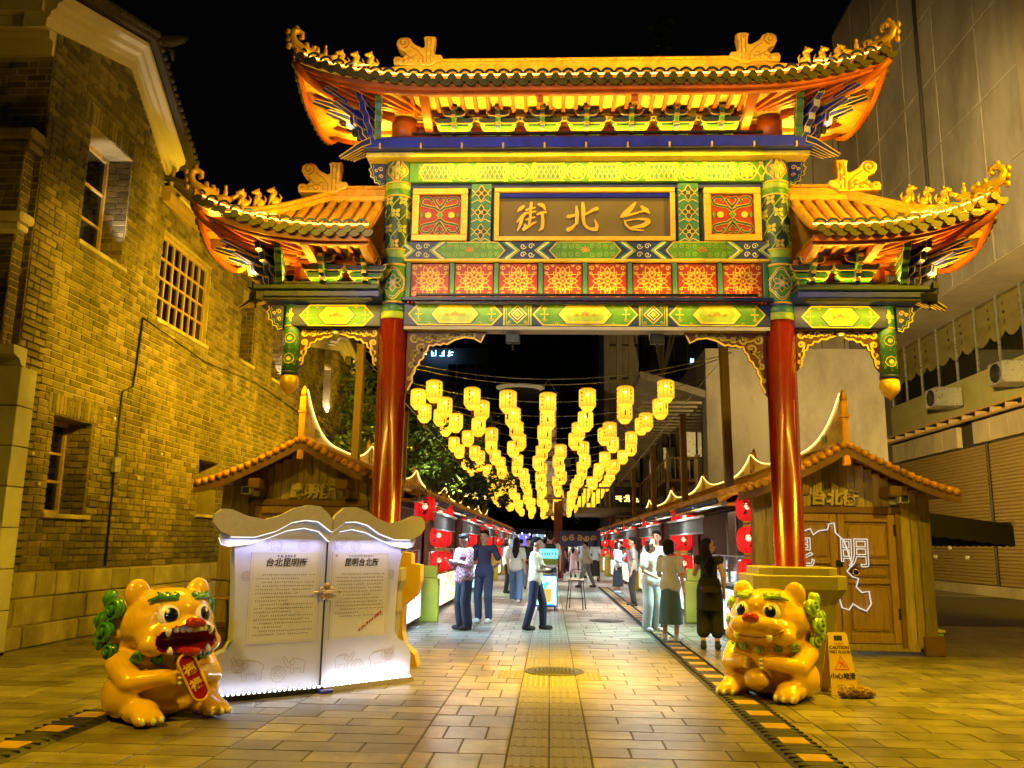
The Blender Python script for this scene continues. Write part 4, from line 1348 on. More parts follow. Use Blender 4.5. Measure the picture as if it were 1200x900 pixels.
# --- roofs
TP = .157
def roof(name, x0, x1, hipL, hipR, XH, D, zr, ze, lift, lead=.55):
    """tiled roof; ridge x0..x1 along X at depth 0, hipped ends with upturned corners"""
    root = link(name, None, gate)
    cut0 = x0-XH if hipL else x0
    cut1 = x1+XH if hipR else x1
    def ab(x, y):
        a = abs(y)/D
        bb = 0; bl_ = 0
        if hipR and x > x1-lead:
            bb = max(0, (x-x1)/XH); bl_ = (x-(x1-lead))/(XH+lead)
        if hipL and x < x0+lead:
            bb = max(bb, (x0-x)/XH); bl_ = max(bl_, ((x0+lead)-x)/(XH+lead))
        return a, bb, bl_
    def zz(x, y):
        a, bb, bl_ = ab(x, y)
        m = min(1, max(a, bb))
        c = min(a, 1)*min(max(bl_, 0), 1)
        return ze+(zr-ze)*(1-m)**1.25+lift*c**2.6
    # deck (top) and soffit (underside)
    dk = MB()
    nx, ny = 40, 12
    th = .05
    grid = [[(cut0+(cut1-cut0)*i/nx, -D+2*D*j/ny) for j in range(ny+1)] for i in range(nx+1)]
    top = [(x, y, zz(x, y)-.015) for r_ in grid for x, y in r_]
    def zs(x, y):      # boarded ceiling: level inwards from the eave, lifting only at the corners
        a, bb, bl_ = ab(x, y)
        return ze-.062+lift*(min(max(a, bb*.9), 1)*min(max(bl_, 0), 1))**2.6
    bot = [(x, y, zs(x, y)) for r_ in grid for x, y in r_]
    fs = [(i*(ny+1)+j, (i+1)*(ny+1)+j, (i+1)*(ny+1)+j+1, i*(ny+1)+j+1) for i in range(nx) for j in range(ny)]
    deck = obj('deck', MB().add(top, fs, 0, True), 'gold_tile', root)
    obj('soffit', MB().add(bot, [f[::-1] for f in fs], 0, True), 'cream_board', root)
    # barrel tiles: front slope
    def tile(path, axis, front):
        mb = MB()
        r_ = .052
        vs, fs = [], []
        n_ = 6
        for (x, y, z) in path:
            for k in range(n_+1):
                a = PI*k/n_
                o_ = r_*math.cos(a); h_ = r_*math.sin(a)*1.15
                vs.append((x+o_, y, z+h_) if axis == 'y' else (x, y+o_, z+h_))
        for i in range(len(path)-1):
            for k in range(n_): fs.append((i*(n_+1)+k, i*(n_+1)+k+1, (i+1)*(n_+1)+k+1, (i+1)*(n_+1)+k))
        mb.add(vs, fs, 0, True)
        x, y, z = path[0]
        if axis == 'y': fn = lambda u, v, d: (x+u, y-d, z+v)
        else:
            sg = 1 if front > 0 else -1
            fn = lambda u, v, d: (x+sg*d, y+u, z+v)
        mb.prism(circ(0, .0, .050, 14), fn, -.02, .022, 1)                        # round end
        cres = [(TP/2+.068*math.cos(a), -.036+.062*math.sin(a)) for a in [PI+PI*k/8 for k in range(9)]]
        cres += [(TP/2+.062, -.012), (TP/2-.062, -.012)]
        mb.prism(cres, fn, -.02, .008, 1)                                          # drip plate
        arc = [(.072*math.cos(a), .050+.072*math.sin(a)) for a in [R(15)+R(150)*k/8 for k in range(9)]]
        mb.ribbon(arc, .026, fn, -.035, 2, h=.02)
        return obj('barrel_tile', mb, ['gold_tile', 'tile_end', 'tile_arc'], root)
    nT = int(round((cut1-cut0)/TP))
    for i in range(nT):
        x = cut0+(i+.5)*(cut1-cut0)/nT
        a, bb, _ = ab(x, -D)
        at_ = min(.97, max(.04, bb))
        path = [(x, -D*(1-(1-at_)*k/6), zz(x, -D*(1-(1-at_)*k/6))) for k in range(7)]
        path[0] = (x, -D-.02, path[0][2])
        tile(path, 'y', 1)
    for (hip, xe, sg) in ((hipL, x0, -1), (hipR, x1, 1)):
        if not hip: continue
        nS = int(round(2*D/TP))
        for j in range(nS):
            y = -D+(j+.5)*2*D/nS
            bt = min(.97, abs(y)/D)
            path = [(xe+sg*XH*(1-(1-bt)*k/5), y, zz(xe+sg*XH*(1-(1-bt)*k/5), y)) for k in range(6)]
            path[0] = (path[0][0]+sg*.02, y, path[0][2])
            tile(path, 'x', sg)
    # fascia boards and rafters under the eave
    xs = [cut0+(cut1-cut0)*i/32 for i in range(33)]
    def board(pts, h0, h1, t, name_, m_):
        mb = MB(); vs, fs = [], []
        for (x, y, z, ux, uy) in pts:
            vs += [(x, y, z+h0), (x, y, z+h1), (x+ux*t, y+uy*t, z+h1), (x+ux*t, y+uy*t, z+h0)]
        for i in range(len(pts)-1):
            for k in range(4): fs.append((i*4+k, i*4+(k+1) % 4, (i+1)*4+(k+1) % 4, (i+1)*4+k))
        fs += [(0,1,2,3), tuple(reversed(range(len(vs)-4, len(vs))))]
        return obj(name_, mb.add(vs, fs), m_, root)
    board([(x, -D+.02, zz(x, -D), 0, 1) for x in xs], -.135, -.06, .05, 'fascia', 'orange_wood')
    board([(x, -D+.075, zz(x, -D), 0, 1) for x in xs], -.165, -.07, .05, 'inner_fascia', 'orange_wood')
    for (hip, xe, sg) in ((hipL, x0, -1), (hipR, x1, 1)):
        if hip:
            yy = [-D+2*D*i/16 for i in range(17)]
            board([(xe+sg*(XH-.02), y, zz(xe+sg*XH, y), -sg, 0) for y in yy], -.125, -.06, .04, 'fascia', 'orange_wood')
    def beam(p, q, w, h_, name_='rafter', m_='orange_wood'):
        p, q = Vector(p), Vector(q)
        t = (q-p).normalized(); s = t.cross(Vector((0, 0, 1))).normalized()*w/2; u = Vector((0, 0, -h_))
        mb = MB().add([p-s, p+s, q+s, q-s, p-s+u, p+s+u, q+s+u, q-s+u], [(0,1,2,3),(7,6,5,4),(0,4,5,1),(1,5,6,2),(2,6,7,3),(3,7,4,0)])
        return obj(name_, mb, m_, root)
    i = 0
    x = x0+(.05 if not hipL else -.05)
    lim = x1-(.05 if not hipR else -.05)
    while x <= lim:
        beam((x, -D+.05, zs(x, -D+.05)-.003), (x, -.25, zs(x, -.25)-.003), .042, .045); x += TP
    for (hip, xe, sg) in ((hipL, x0, -1), (hipR, x1, 1)):
        if not hip: continue
        ox, oy = xe-sg*.12, -.22
        def fan(p, q):
            mb = MB(); vs, fs = [], []
            n5 = 7
            dx, dy = q[0]-p[0], q[1]-p[1]
            l5 = math.hypot(dx, dy); sx5, sy5 = -dy/l5*.019, dx/l5*.019
            for i5 in range(n5+1):
                x5, y5 = p[0]+dx*i5/n5, p[1]+dy*i5/n5
                z5 = zs(x5, y5)+.004
                vs += [(x5-sx5, y5-sy5, z5), (x5+sx5, y5+sy5, z5), (x5+sx5, y5+sy5, z5-.06), (x5-sx5, y5-sy5, z5-.06)]
            for i5 in range(n5):
                for q5 in range(4): fs.append((i5*4+q5, i5*4+(q5+1) % 4, i5*4+4+(q5+1) % 4, i5*4+4+q5))
            fs += [(0, 1, 2, 3), (n5*4+3, n5*4+2, n5*4+1, n5*4)]
            obj('rafter', mb.add(vs, fs), 'orange_wood', root)
        for k in range(1, 6):
            ex = xe+sg*(XH-.06)*k/5; ey = -D+.05
            fan((ex, ey), (ex+(ox-ex)*.78, ey+(oy-ey)*.78)); continue
            beam((ex, ey, zs(ex, ey)-.003), (ox, oy, zs(ox, oy)-.003), .055, .05)
        for k in range(1, 5):
            ey = -D+.06+k*(2*D-.2)/4.3; ex = xe+sg*(XH-.06)
            fan((ex, ey), (ex+(ox-ex)*.7, ey+((oy if k < 3 else .1)-ey)*.7)); continue
            beam((ex, ey, zs(ex, ey)-.003), (ox, oy*(.5 if k > 4 else 1)+(.3 if k > 6 else 0), zs(ox, oy)-.003), .055, .05)
        # curved corner beam
        mb = MB()
        pts = [(xe+sg*XH*t*.99, -D*t*.99, zs(xe+sg*XH*t*.99, -D*t*.99)-.05) for t in [.25+.75*k/8 for k in range(9)]]
        mb.tube(pts, [.055]*8+[.045], 8); obj('corner_beam', mb, 'orange_wood', root)
        # hip ridge + figures + curl
        hp = [(xe+sg*XH*t, -D*t, zz(xe+sg*XH*t, -D*t)) for t in [k/10 for k in range(11)]]
        mb = MB()
        vs, fs = [], []
        nrm = Vector((D*sg, XH, 0)).normalized()
        for (x_, y_, z_) in hp:
            for (o_, h_) in ((-.06, 0), (-.06, .07), (-.035, .09), (-.035, .14), (0, .165), (.035, .14), (.035, .09), (.06, .07), (.06, 0)):
                vs.append((x_+nrm.x*o_, y_+nrm.y*o_, z_+h_))
        for q in range(10):
            for k in range(8): fs.append((q*9+k, q*9+k+1, (q+1)*9+k+1, (q+1)*9+k))
        fs.append(tuple(range(9))); fs.append(tuple(range(90, 99)))
        hr = obj('hip_ridge', mb.add(vs, fs, 0), 'gold_tile', root)
        mb2 = MB().add([(v_[0], -v_[1], v_[2]) for v_ in vs], fs); obj('hip_ridge', mb2, 'gold_tile', root)
        d_ = math.atan2(-D, sg*XH)
        # curl at the tip
        tx, ty, tz = hp[-1]
        ux, uy = math.cos(d_), math.sin(d_)
        cp_ = [(-.25, .08), (-.08, .11), (.02, .16), (.05, .24), (.03, .31), (-.02, .335), (-.075, .315), (-.08, .26), (-.045, .245)]
        mb = MB()
        mb.tube([(tx+ux*a, ty+uy*a, tz+b_) for a, b_ in cp_], [.06, .065, .06, .052, .046, .042, .036, .03, .022], 8)
        for (a, b_) in ((.09, .19), (.10, .28), (.0, .36), (.08, .10), (-.14, .18), (-.22, .16)): mb.ell((tx+ux*a, ty+uy*a, tz+b_), (.035, .03, .045), nu=8, nv=6)
        obj('ridge_curl', mb, 'gold_leaf', root)
        for k, t in enumerate((.44, .55, .66, .79)):
            x_, y_ = xe+sg*XH*t, -D*t
            z_ = zz(x_, y_)+.155
            f = MB()
            loc = lambda a, b_, c_=0: (x_+ux*a-uy*c_, y_+uy*a+ux*c_, z_+b_)
            Mr = Matrix.Rotation(d_, 3, 'Z')
            if k < 3:
                f.ell(loc(-.03, .05), (.055, .045, .06), M=Mr, nu=10, nv=8)
                f.ell(loc(.01, .10), (.04, .038, .07), M=Mr, nu=10, nv=8)
                f.ell(loc(.025, .18), (.045, .038, .04), M=Mr, nu=10, nv=8)
                f.ell(loc(.065, .17), (.03, .025, .02), M=Mr, nu=8, nv=6)
                for c_ in (-.022, .022):
                    f.tube([loc(.035, .12, c_), loc(.045, .0, c_)], [.016, .013], 6); f.ell(loc(.01, .215, c_), (.012, .01, .02), nu=6, nv=5)
                f.tube([loc(-.075, .05), loc(-.095, .12), loc(-.07, .16)], [.016, .014, .006], 6)
                f.ell(loc(-.02, .16), (.02, .035, .035), nu=8, nv=6)
            else:      # hen with a rider
                f.ell(loc(0, .06), (.10, .045, .05), M=Mr, nu=10, nv=8)
                f.ell(loc(.09, .13), (.03, .025, .05), M=Mr, nu=8, nv=6); f.ell(loc(.125, .165), (.03, .016, .016), M=Mr, nu=8, nv=6)
                f.tube([loc(-.08, .08), loc(-.15, .13), loc(-.17, .2)], [.035, .03, .01], 6)
                f.ell(loc(-.01, .14), (.03, .028, .06), nu=8, nv=6); f.ell(loc(-.01, .215), (.022, .022, .028), nu=8, nv=6)
                f.tube([loc(.02, .06, .03), loc(.03, .0, .03)], .015, 6)
            obj('roof_beast' if k < 3 else 'roof_rider', f, 'gold_leaf', root)
    # main ridge
    mb = MB()
    a0, a1 = (x0-.02 if hipL else x0), (x1+.02 if hipR else x1)
    mb.cbx(a0, a1, -.075, .075, zr-.03, zr+.05, .01); mb.cbx(a0, a1, -.05, .05, zr+.05, zr+.15, .008); mb.cbx(a0, a1, -.07, .07, zr+.15, zr+.19, .012)
    rg = obj('main_ridge', mb, 'gold_tile', root)
    jt = MB()
    x = a0+.15
    while x < a1: jt.bx(x, x+.008, -.0735, .0735, zr+.152, zr+.1925); x += .3
    stuff(obj('ridge_joints', jt, 'tile_end', root))
    # ridge-end dragons
    dr = [(405,205),(402,185),(408,172),(425,170),(440,178),(452,168),(448,150),(425,140),(412,120),(415,100),(430,88),(450,87),(468,95),(476,110),(490,122),(515,135),(525,130),(523,100),(518,90),(530,84),(560,85),(565,92),(560,130),(562,160),(575,165),(590,165),(597,178),(590,192),(565,200),(560,212)]
    for (hip, xe, sg) in ((hipL, x0, -1), (hipR, x1, 1)):
        if not hip: continue
        sc = .0034
        fn = lambda u, v, d: (xe+sg*((500-u)*sc+.10), -d, zr+.10+(205-v)*sc)
        mb = MB()
        mb.prism(dr, fn, -.085, .085, 0)
        for q in range(5): mb.ell(fn(432+q*20, 188-(q % 2)*12, .07), (.045, .03, .045), nu=10, nv=8)
        for q in range(4): mb.ell(fn(540+(q % 2)*12, 110+q*22, .07), (.03, .03, .035), nu=8, nv=6)
        mb.ell(fn(425, 185, .0), (.07, .10, .05), nu=10, nv=8); mb.ell(fn(578, 180, 0), (.06, .09, .05), nu=10, nv=8)
        for q in range(4): mb.ell(fn(528+q*11, 86, 0), (.022, .07, .03), nu=8, nv=6)
        dme_ = setmat(soften(mb, .010, 1, 'ridge_dragon'), 'gold_leaf')
        body_ = link('ridge_dragon', dme_, root)
        mb = MB()
        for dd in (.0835,):
            mb.ribbon(spiral(442, 112, 24, 1.4, -1, PI/2), 5, fn, dd, 0, h=.012)
            mb.ribbon([(470, 130), (500, 150), (520, 175), (520, 205)], 5, fn, dd, 0, h=.012)
            mb.ribbon([(535, 95), (535, 200)], 4, fn, dd, 0, h=.01); mb.ribbon([(550, 95), (550, 200)], 4, fn, dd, 0, h=.01)
            for q in range(5): mb.ribbon(circ(440+q*17, 190-(q % 2)*14, 8, 8), 4, fn, dd, 0, True, h=.01)
            mb.ribbon([(415, 185), (440, 190), (470, 175), (500, 185)], 5, fn, dd, 0, h=.012)
        obj('dragon_relief', mb, 'fringe_gold', root)
    # LED rope tucked behind the round tile ends
    led = MB().tube([(x, -D+.035, zz(x, -D)+.075) for x in xs], .010, 6)
    obj('led_rope', led, 'led_edge', root)
    lw = (cut1-cut0)*.8; xm = (cut0+cut1)/2
    lamp('roof_wash', 'AREA', (xm, -D-.02, ze+.20), 13*lw, (1.0, .60, .07), root, (xm, -.2, zr+.25), size=lw, sizey=.03)
    return zz
zt = roof('upper_roof', -2.12, 2.12, True, True, 1.46, 1.0, 7.66, 7.00, .34)
for sx in (-1, 1):
    if sx > 0: roof('side_roof', HX+.17, 3.30, False, True, 1.40, .98, 5.86, 5.10, .42)
    else: roof('side_roof', -3.30, -HX-.17, True, False, 1.40, .98, 5.86, 5.10, .42)
# short upper columns, back board, purlins and raking struts under the upper roof
for sx in (-1, 1):
    obj('upper_post', MB().lathe([(.175, 6.577), (.175, 6.95)], 28), 'orange_wood', gate, (sx*2.36, -.06, 0))
obj('back_board', solid(-2.3, 2.3, -.05, .05, 6.577, 6.93, RP), BEAM, gate)
cl = MB()
for k in range(-3, 3):
    for (o_, r_) in ((-.045, .04), (0, .06), (.045, .04)): cl.prism(circ((k+.5)*.56+o_, 6.60, r_, 14), plane_fn(0, -.05, 0), .001, .014+abs(o_)*.02)
obj('cloud_appliques', cl, 'gold_leaf', gate)
obj('purlin', MB().cbx(-2.3, 2.3, -.14, -.06, 6.84, 6.92, .01), 'orange_wood', gate)
for k in range(2): obj('rail', MB().tube([(-2.15, -.33-.03*k, 6.80+.06*k), (2.15, -.33-.03*k, 6.80+.06*k)], .009, 6), 'gold_paint', gate)
for x in (-2.0, -.57, .57, 2.0):
    obj('raking_strut', MB().add([(x-.05, -.12, 6.74), (x+.05, -.12, 6.74), (x+.05, -.12, 6.64), (x-.05, -.12, 6.64), (x-.05, -.90, 6.93), (x+.05, -.90, 6.93), (x+.05, -.90, 6.84), (x-.05, -.90, 6.84)] if abs(x) > 1 else
        [(x-.035, -.80, 6.935), (x+.035, -.80, 6.935), (x+.035, -.80, 6.76), (x-.035, -.80, 6.76), (x-.035, -.88, 6.935), (x+.035, -.88, 6.935), (x+.035, -.88, 6.76), (x-.035, -.88, 6.76)],
        [(0,1,2,3),(7,6,5,4),(0,4,5,1),(1,5,6,2),(2,6,7,3),(3,7,4,0)]), 'orange_wood', gate)
# scroll ears where the beams pass the columns
def ear(x, z, s, sx, dark=False):
    p = [(0, .30), (.20, .30), (.185, .25), (.215, .22), (.185, .17), (.19, .12), (.14, .10), (.13, .04), (.08, .03), (.06, -.02), (.0, 0)]
    mb = MB()
    fn = lambda u, v, d: (sx*u*s, -d, v*s)
    mb.prism(p, fn, -.04, .04, NV)
    mb.ribbon(p[1:], .014, fn, .0405, YE); mb.ribbon([(u*.82, .03+v*.86) for u, v in p[1:]], .007, fn, .0405, LI)
    for (cx, cy, r_) in ((.06, .22, .035), (.12, .2, .025), (.05, .12, .03)): mb.ribbon(spiral(cx, cy, r_, 1.3), .010, fn, .0405, AU)
    obj('scroll_ear', mb, BEAM, gate, (x, -.05, z))
for sx in (-1, 1): ear(sx*(HX+CR), 6.04, 1.0, sx)
# spandrels under the bottom beam
def spandrel(mir, poly, scrolls, x, z, name, base, line, edge, s=1):
    mb = MB()
    fn = lambda u, v, d: (mir*u*s, -d, v*s)
    mb.prism(poly, fn, -.03, .03, 0)
    mb.ribbon(poly[1:], .022, fn, .0305, 2, h=.006)
    for (cx, cy, r_, d_, a0) in scrolls:
        mb.ribbon(spiral(cx, cy, r_, 1.25, d_, a0, 14), [.028*(1-.4*k/14) for k in range(15)], fn, .0305, 1, h=.005)
    for i in range(len(scrolls)-1):
        a, b_ = scrolls[i], scrolls[i+1]
        if math.hypot(a[0]-b_[0], a[1]-b_[1]) < .3:
            mb.ribbon(densify([(a[0]+a[2]*math.cos(a[4]), a[1]+a[2]*math.sin(a[4])), ((a[0]+b_[0])/2+.02, (a[1]+b_[1])/2-.02), (b_[0]+b_[2]*math.cos(b_[4]), b_[1]+b_[2]*math.sin(b_[4]))], [1, 1, 1])[0], .022, fn, .0305, 1, h=.005)
    obj(name, mb, [base, line, edge], gate, (x, 0, z))
mat('scroll_olive', (.30, .24, .05), .5)
P1 = [(0, -.80), (0, 0), (1.0, 0), (.96, -.07), (.93, -.14), (.84, -.09), (.72, -.075), (.60, -.11), (.50, -.17), (.46, -.155), (.42, -.18), (.37, -.165), (.33, -.19), (.28, -.18), (.26, -.25), (.225, -.28), (.21, -.35), (.17, -.38), (.15, -.44), (.12, -.46), (.11, -.53), (.075, -.58), (.085, -.64), (.055, -.70), (.03, -.76)]
S1 = [(.10, -.10, .06, 1, 2), (.27, -.10, .062, -1, 1), (.40, -.09, .05, 1, 2.5), (.52, -.07, .045, -1, 1), (.63, -.05, .035, 1, 2.4), (.74, -.045, .03, -1, .6), (.84, -.045, .028, 1, 2.5), (.17, -.22, .06, 1, .5), (.08, -.30, .05, -1, 2), (.07, -.44, .045, 1, 0), (.045, -.60, .035, -1, 1)]
for sx in (-1, 1): spandrel(-sx, P1, S1, sx*(HX-CR-.005), 4.112, 'spandrel', 'maroon', 'scroll_olive', 'gold_paint')

# --- side bays
def side_bay(sx):
    px_ = 3.70
    b = solid(min(sx*(HX+.14), sx*px_), max(sx*(HX+.14), sx*px_), -.11, .11, 4.15, 4.435, NV)
    fn = lambda u, v, d: (sx*u, -.11-d, 4.15+v)
    if sx < 0:
        cartouche(b, lambda u, v, d: (u-3.12, -.11-d, 4.15+v), 0, .48, .285)
    else:
        cartouche(b, lambda u, v, d: (u+3.12, -.11-d, 4.15+v), 0, .48, .285)
    obj('side_beam', b, BEAM, gate)
    # hanging post
    hp = MB()
    hp.lathe([(.105, 3.56), (.105, 4.44)], 24, (sx*px_, 0, 0), TE)
    hp.lathe([(.112, 3.54), (.112, 3.585)], 24, (sx*px_, 0, 0), NV); hp.lathe([(.109, 4.15), (.109, 4.17)], 24, (sx*px_, 0, 0), AU)
    for cy in (3.74, 4.0):
        f1 = lambda u, v, d: cyl_fn(sx*px_, 0, .106, 0)(u, v, d)
        for k, (q, m_) in enumerate(((1, YE), (.85, G), (.62, YE), (.5, TE), (.26, YE))):
            hp.flat([(-.12*q, cy), (-.08*q, cy+.08*q), (0, cy+.115*q), (.08*q, cy+.08*q), (.12*q, cy), (.08*q, cy-.08*q), (0, cy-.115*q), (-.08*q, cy-.08*q)], f1, .001+.0012*k, m_)
        hp.ribbon([(-.13, cy+.13), (0, cy+.02+.11), (.13, cy+.13)], .010, f1, .001, RE)
    flower(hp, lambda u, v, d: cyl_fn(sx*px_, 0, .106, 0)(u, v, d), 0, 4.30, .085, (LI, YE, YE), 4, .009)
    po = obj('hanging_post', hp, BEAM, gate)
    obj('gilded_bud', MB().lathe([(.10, 3.54), (.115, 3.50), (.12, 3.44), (.105, 3.38), (.06, 3.33), (.02, 3.30), (.0005, 3.27)], 24, (sx*px_, 0, 0)), 'gold_leaf', po)
    ear(sx*(px_+.105), 4.13, .98, sx)
    a, c = sorted((sx*(HX+.12), sx*4.14))
    obj('blue_ledge', solid(a, c, -.42, .40, 4.445, 4.53, BL), BEAM, gate)
    obj('green_ledge', solid(a, c-(.0), -.45, .42, 4.533, 4.60, DK), BEAM, gate)
    obj('ledge_cap', solid(a, c, -.38, .36, 4.603, 4.625, MA, .005), BEAM, gate)
    a2, c2 = sorted((sx*(HX+.15), sx*3.72))
    obj('back_board', solid(a2, c2, -.05, .05, 4.626, 5.03, RP), BEAM, gate)
    cl = MB()
    for xx in (2.98, 3.50):
        for (o_, r_) in ((-.07, .05), (0, .075), (.07, .05)): cl.prism(circ(sx*xx+o_, 4.65, r_, 14), plane_fn(0, -.05, 0), .001, .014+abs(o_)*.02)
    obj('cloud_appliques', cl, 'gold_leaf', gate)
    bracket(sx*3.25, 4.627, 1.05); bracket(sx*2.72, 4.627, 1.0)
    corner_cluster(sx*3.82, -.20, 4.59, sx, 1.30, (BL, BL, TE))
    a3, c3 = sorted((sx*(HX+.17), sx*3.75))
    pass
    obj('purlin', MB().cbx(a3, c3, -.14, -.06, 4.94, 5.02, .01), 'orange_wood', gate)
    for xx in (HX+.24, 3.35):
        obj('raking_strut', MB().add([(sx*xx-.05, -.12, 4.92), (sx*xx+.05, -.12, 4.92), (sx*xx+.05, -.12, 4.82), (sx*xx-.05, -.12, 4.82), (sx*xx-.05, -.90, 5.03), (sx*xx+.05, -.90, 5.03), (sx*xx+.05, -.90, 4.94), (sx*xx-.05, -.90, 4.94)],
            [(0,1,2,3),(7,6,5,4),(0,4,5,1),(1,5,6,2),(2,6,7,3),(3,7,4,0)]), 'orange_wood', gate)
    obj('upper_post', MB().lathe([(.12, 4.626), (.12, 5.04)], 20), 'orange_wood', gate, (sx*3.55, 0, 0))
    # small arched spandrel between column and hanging post
    P = [(0, -.52), (0, 0), (.50, 0), (.50, -.075), (.42, -.09), (.36, -.12), (.31, -.115), (.27, -.15), (.22, -.145), (.19, -.19), (.145, -.19), (.13, -.25), (.095, -.26), (.085, -.33), (.06, -.36), (.055, -.44), (.03, -.48)]
    S = [(.07, -.07, .045, 1, 2), (.17, -.07, .04, -1, 1), (.27, -.055, .032, 1, 2), (.36, -.045, .026, -1, 1), (.44, -.035, .02, 1, 2), (.06, -.19, .04, 1, 0), (.045, -.31, .03, -1, 1), (.03, -.41, .022, 1, 0)]
    spandrel(sx, P, S, sx*(HX+CR+.004), 4.147, 'side_spandrel', 'maroon', 'gold_paint', 'gold_paint')
    spandrel(-sx, P, S, sx*(px_-.107), 4.147, 'side_spandrel', 'maroon', 'gold_paint', 'gold_paint')
    obj('spotlight', MB().lathe([(.05, .02), (.05, -.03), (.02, -.09), (.0005, -.10)], 12, (sx*3.13, -.05, 4.08)), 'steel', gate)
for sx in (-1, 1): side_bay(sx)

# --- the gate's own lighting: LED bars with housings on ledges and beams
def led_bar(x0, x1, y, z, tgt, power, col=YEL, w=.03, name='led_bar', spread=None):
    h = obj(name, MB().cbx(x0, x1, -.02, .02, -.018, .012, .004), 'dark_metal', gate, (0, y, z))
    d = (Vector((0, tgt[0], tgt[1]))-Vector((0, y, z))).normalized()
    lp = lamp('led_lamp', 'AREA', ((x0+x1)/2, d.y*.03, d.z*.03), power, col, h, ((x0+x1)/2, d.y*1.03, d.z*1.03), size=x1-x0-.02, sizey=w, spread=spread)
    return lp
# uplights on the ledges wash the eaves
led_bar(-2.2, 2.2, -.40, 6.60, (-.55, 7.4), 46, YEL)
led_bar(-2.6, 2.6, .30, 6.60, (.5, 7.4), 60, YEL)
for sx in (-1, 1):
    a, c = sorted((sx*(HX+.25), sx*4.0)); led_bar(a, c, -.34, 4.65, (-.6, 5.4), 20, YEL)
    a, c = sorted((sx*2.6, sx*2.8)); led_bar(a, c, .1, 6.62, (-.3, 7.4), 12, YEL)
# downlights graze the painted beams
led_bar(-2.2, 2.2, -.40, 6.37, (-.10, 5.7), 38, YEL)
led_bar(-2.1, 2.1, -.215, 4.425, (-.13, 4.2), 6.5, YEL)
led_bar(-2.1, 2.1, -.24, 4.53, (-.10, 4.8), 11, AMB)
for sx in (-1, 1):
    a, c = sorted((sx*(HX+.2), sx*4.0)); led_bar(a, c, -.40, 4.425, (-.12, 3.9), 11, YEL)
def add_flood(x, y, z, tgt, power, ang, col=SOD):  # floods added on the gate; the real sources are unknown
    f = obj('floodlight', MB().cbx(-.09, .09, -.05, .05, -.06, .06, .01).tube([(0, 0, -.06), (0, 0, -.14)], .015, 6), 'dark_metal', gate, (x, y, z))
    d = (Vector(tgt)-Vector((GX+x, GY+y, z))).normalized()
    f.rotation_euler = (0, 0, math.atan2(d.y, d.x)-PI/2)
    lp = lamp('added_flood_lamp', 'SPOT', (x+d.x*.1, y+d.y*.1, z+d.z*.1), power, col, gate, (x+d.x*2, y+d.y*2, z+d.z*2), spot=R(ang), blend=.8, radius=.08)
for sx in (-1, 1):      # added floods under the bottom beam light the paving
    add_flood(sx*.9, .02, 4.03, (GX+sx*.9, 10.8, 0), 1600, 80)
add_flood(-4.05, .35, 4.78, (-7.2, 16, 5.0), 1100, 130)
add_flood(-4.0, -.56, 4.40, (-5.2, 8.0, 0.0), 700, 125)
add_flood(4.05, .40, 4.82, (13.5, 27, 10), 24000, 70, (1, .68, .22))
add_flood(4.0, -.56, 4.40, (5.2, 8.2, 0), 1500, 125)
add_flood(4.0, .2, 4.80, (15, 27, 3.2), 24000, 40)

for sx in (-1, 1):      # little corner spots added to light the fan of rafters
    for (x, z, tx, tz, pw) in ((2.92, 6.66, 3.15, 7.2, 70), (4.12, 4.66, 4.35, 5.2, 55)):
        obj('added_corner_spot', MB().cbx(-.03, .03, -.03, .03, -.09, .0, .006), 'dark_metal', gate, (sx*x, -.46, z-.03))
        lamp('added_corner_lamp', 'SPOT', (sx*x, -.46, z), pw, YEL, gate, (sx*tx, -.62, tz), spot=R(150), radius=.03)
        lamp('added_corner_lamp', 'SPOT', (sx*(x+.02), .3, z), pw*.7, YEL, gate, (sx*tx, .35, tz), spot=R(150), radius=.03)
# ================================================================ KIOSK ROWS
mat('plank', (.32, .25, .18), .65, 0, .40, 5, bump=.6, bs=22, rand=.42, stretch=(6, 6, .6))
mat('plank_red', (.15, .055, .03), .5, 0, .3, 5, bump=.4, bs=22, rand=.2, stretch=(6, 6, .6))
mat('door_wood', (.32, .20, .10), .38, 0, .3, 5, bump=.25, bs=25, stretch=(7, 7, .7), rand=.1)
mat('beam_wood', (.17, .09, .04), .55, 0, .3, 6, bump=.3, bs=25)
mat('awning_grey', (.03, .029, .031), .8, 0, .15, 6)
mat('awning_trim', (.55, .56, .62), .5, 0, .1, 6)
mat('lime_box', (.50, .55, .05), .45, 0, .08, 4)
mat('yellow_box', (.55, .36, .02), .45, 0, .08, 4)
mat('counter_steel', (.35, .35, .36), .3, .7, .15, 6)
mat('sign_taupe', (.50, .42, .36), .7, 0, .1, 10)
glass('case_glass', (.92, .96, 1), .10, .03)
print_mat('poster_cyan', [(.35, .85, .95), (.8, .95, .97), (.05, .5, .75), (.5, .88, .95), (.9, .97, .97)], 5, 2.2)
print_mat('poster_white', [(.9, .92, .95), (.95, .95, .95), (.2, .3, .6), (.9, .92, .93), (.75, .25, .25), (.95, .95, .96)], 14, 1.5)
print_mat('poster_green', [(.20, .75, .45), (.3, .85, .55), (.85, .97, .85), (.25, .8, .5), (.9, .95, .9), (.7, .3, .35)], 6, 1.5)
print_mat('poster_warm', [(.95, .55, .1), (.95, .9, .7), (.95, .75, .2), (.9, .9, .85), (.85, .2, .1)], 7, 1.5)
print_mat('menu_fruit', [(.8, .3, .25), (.9, .7, .3), (.2, .45, .2), (.85, .8, .75), (.35, .2, .4), (.9, .55, .4)], 6, 1.1)
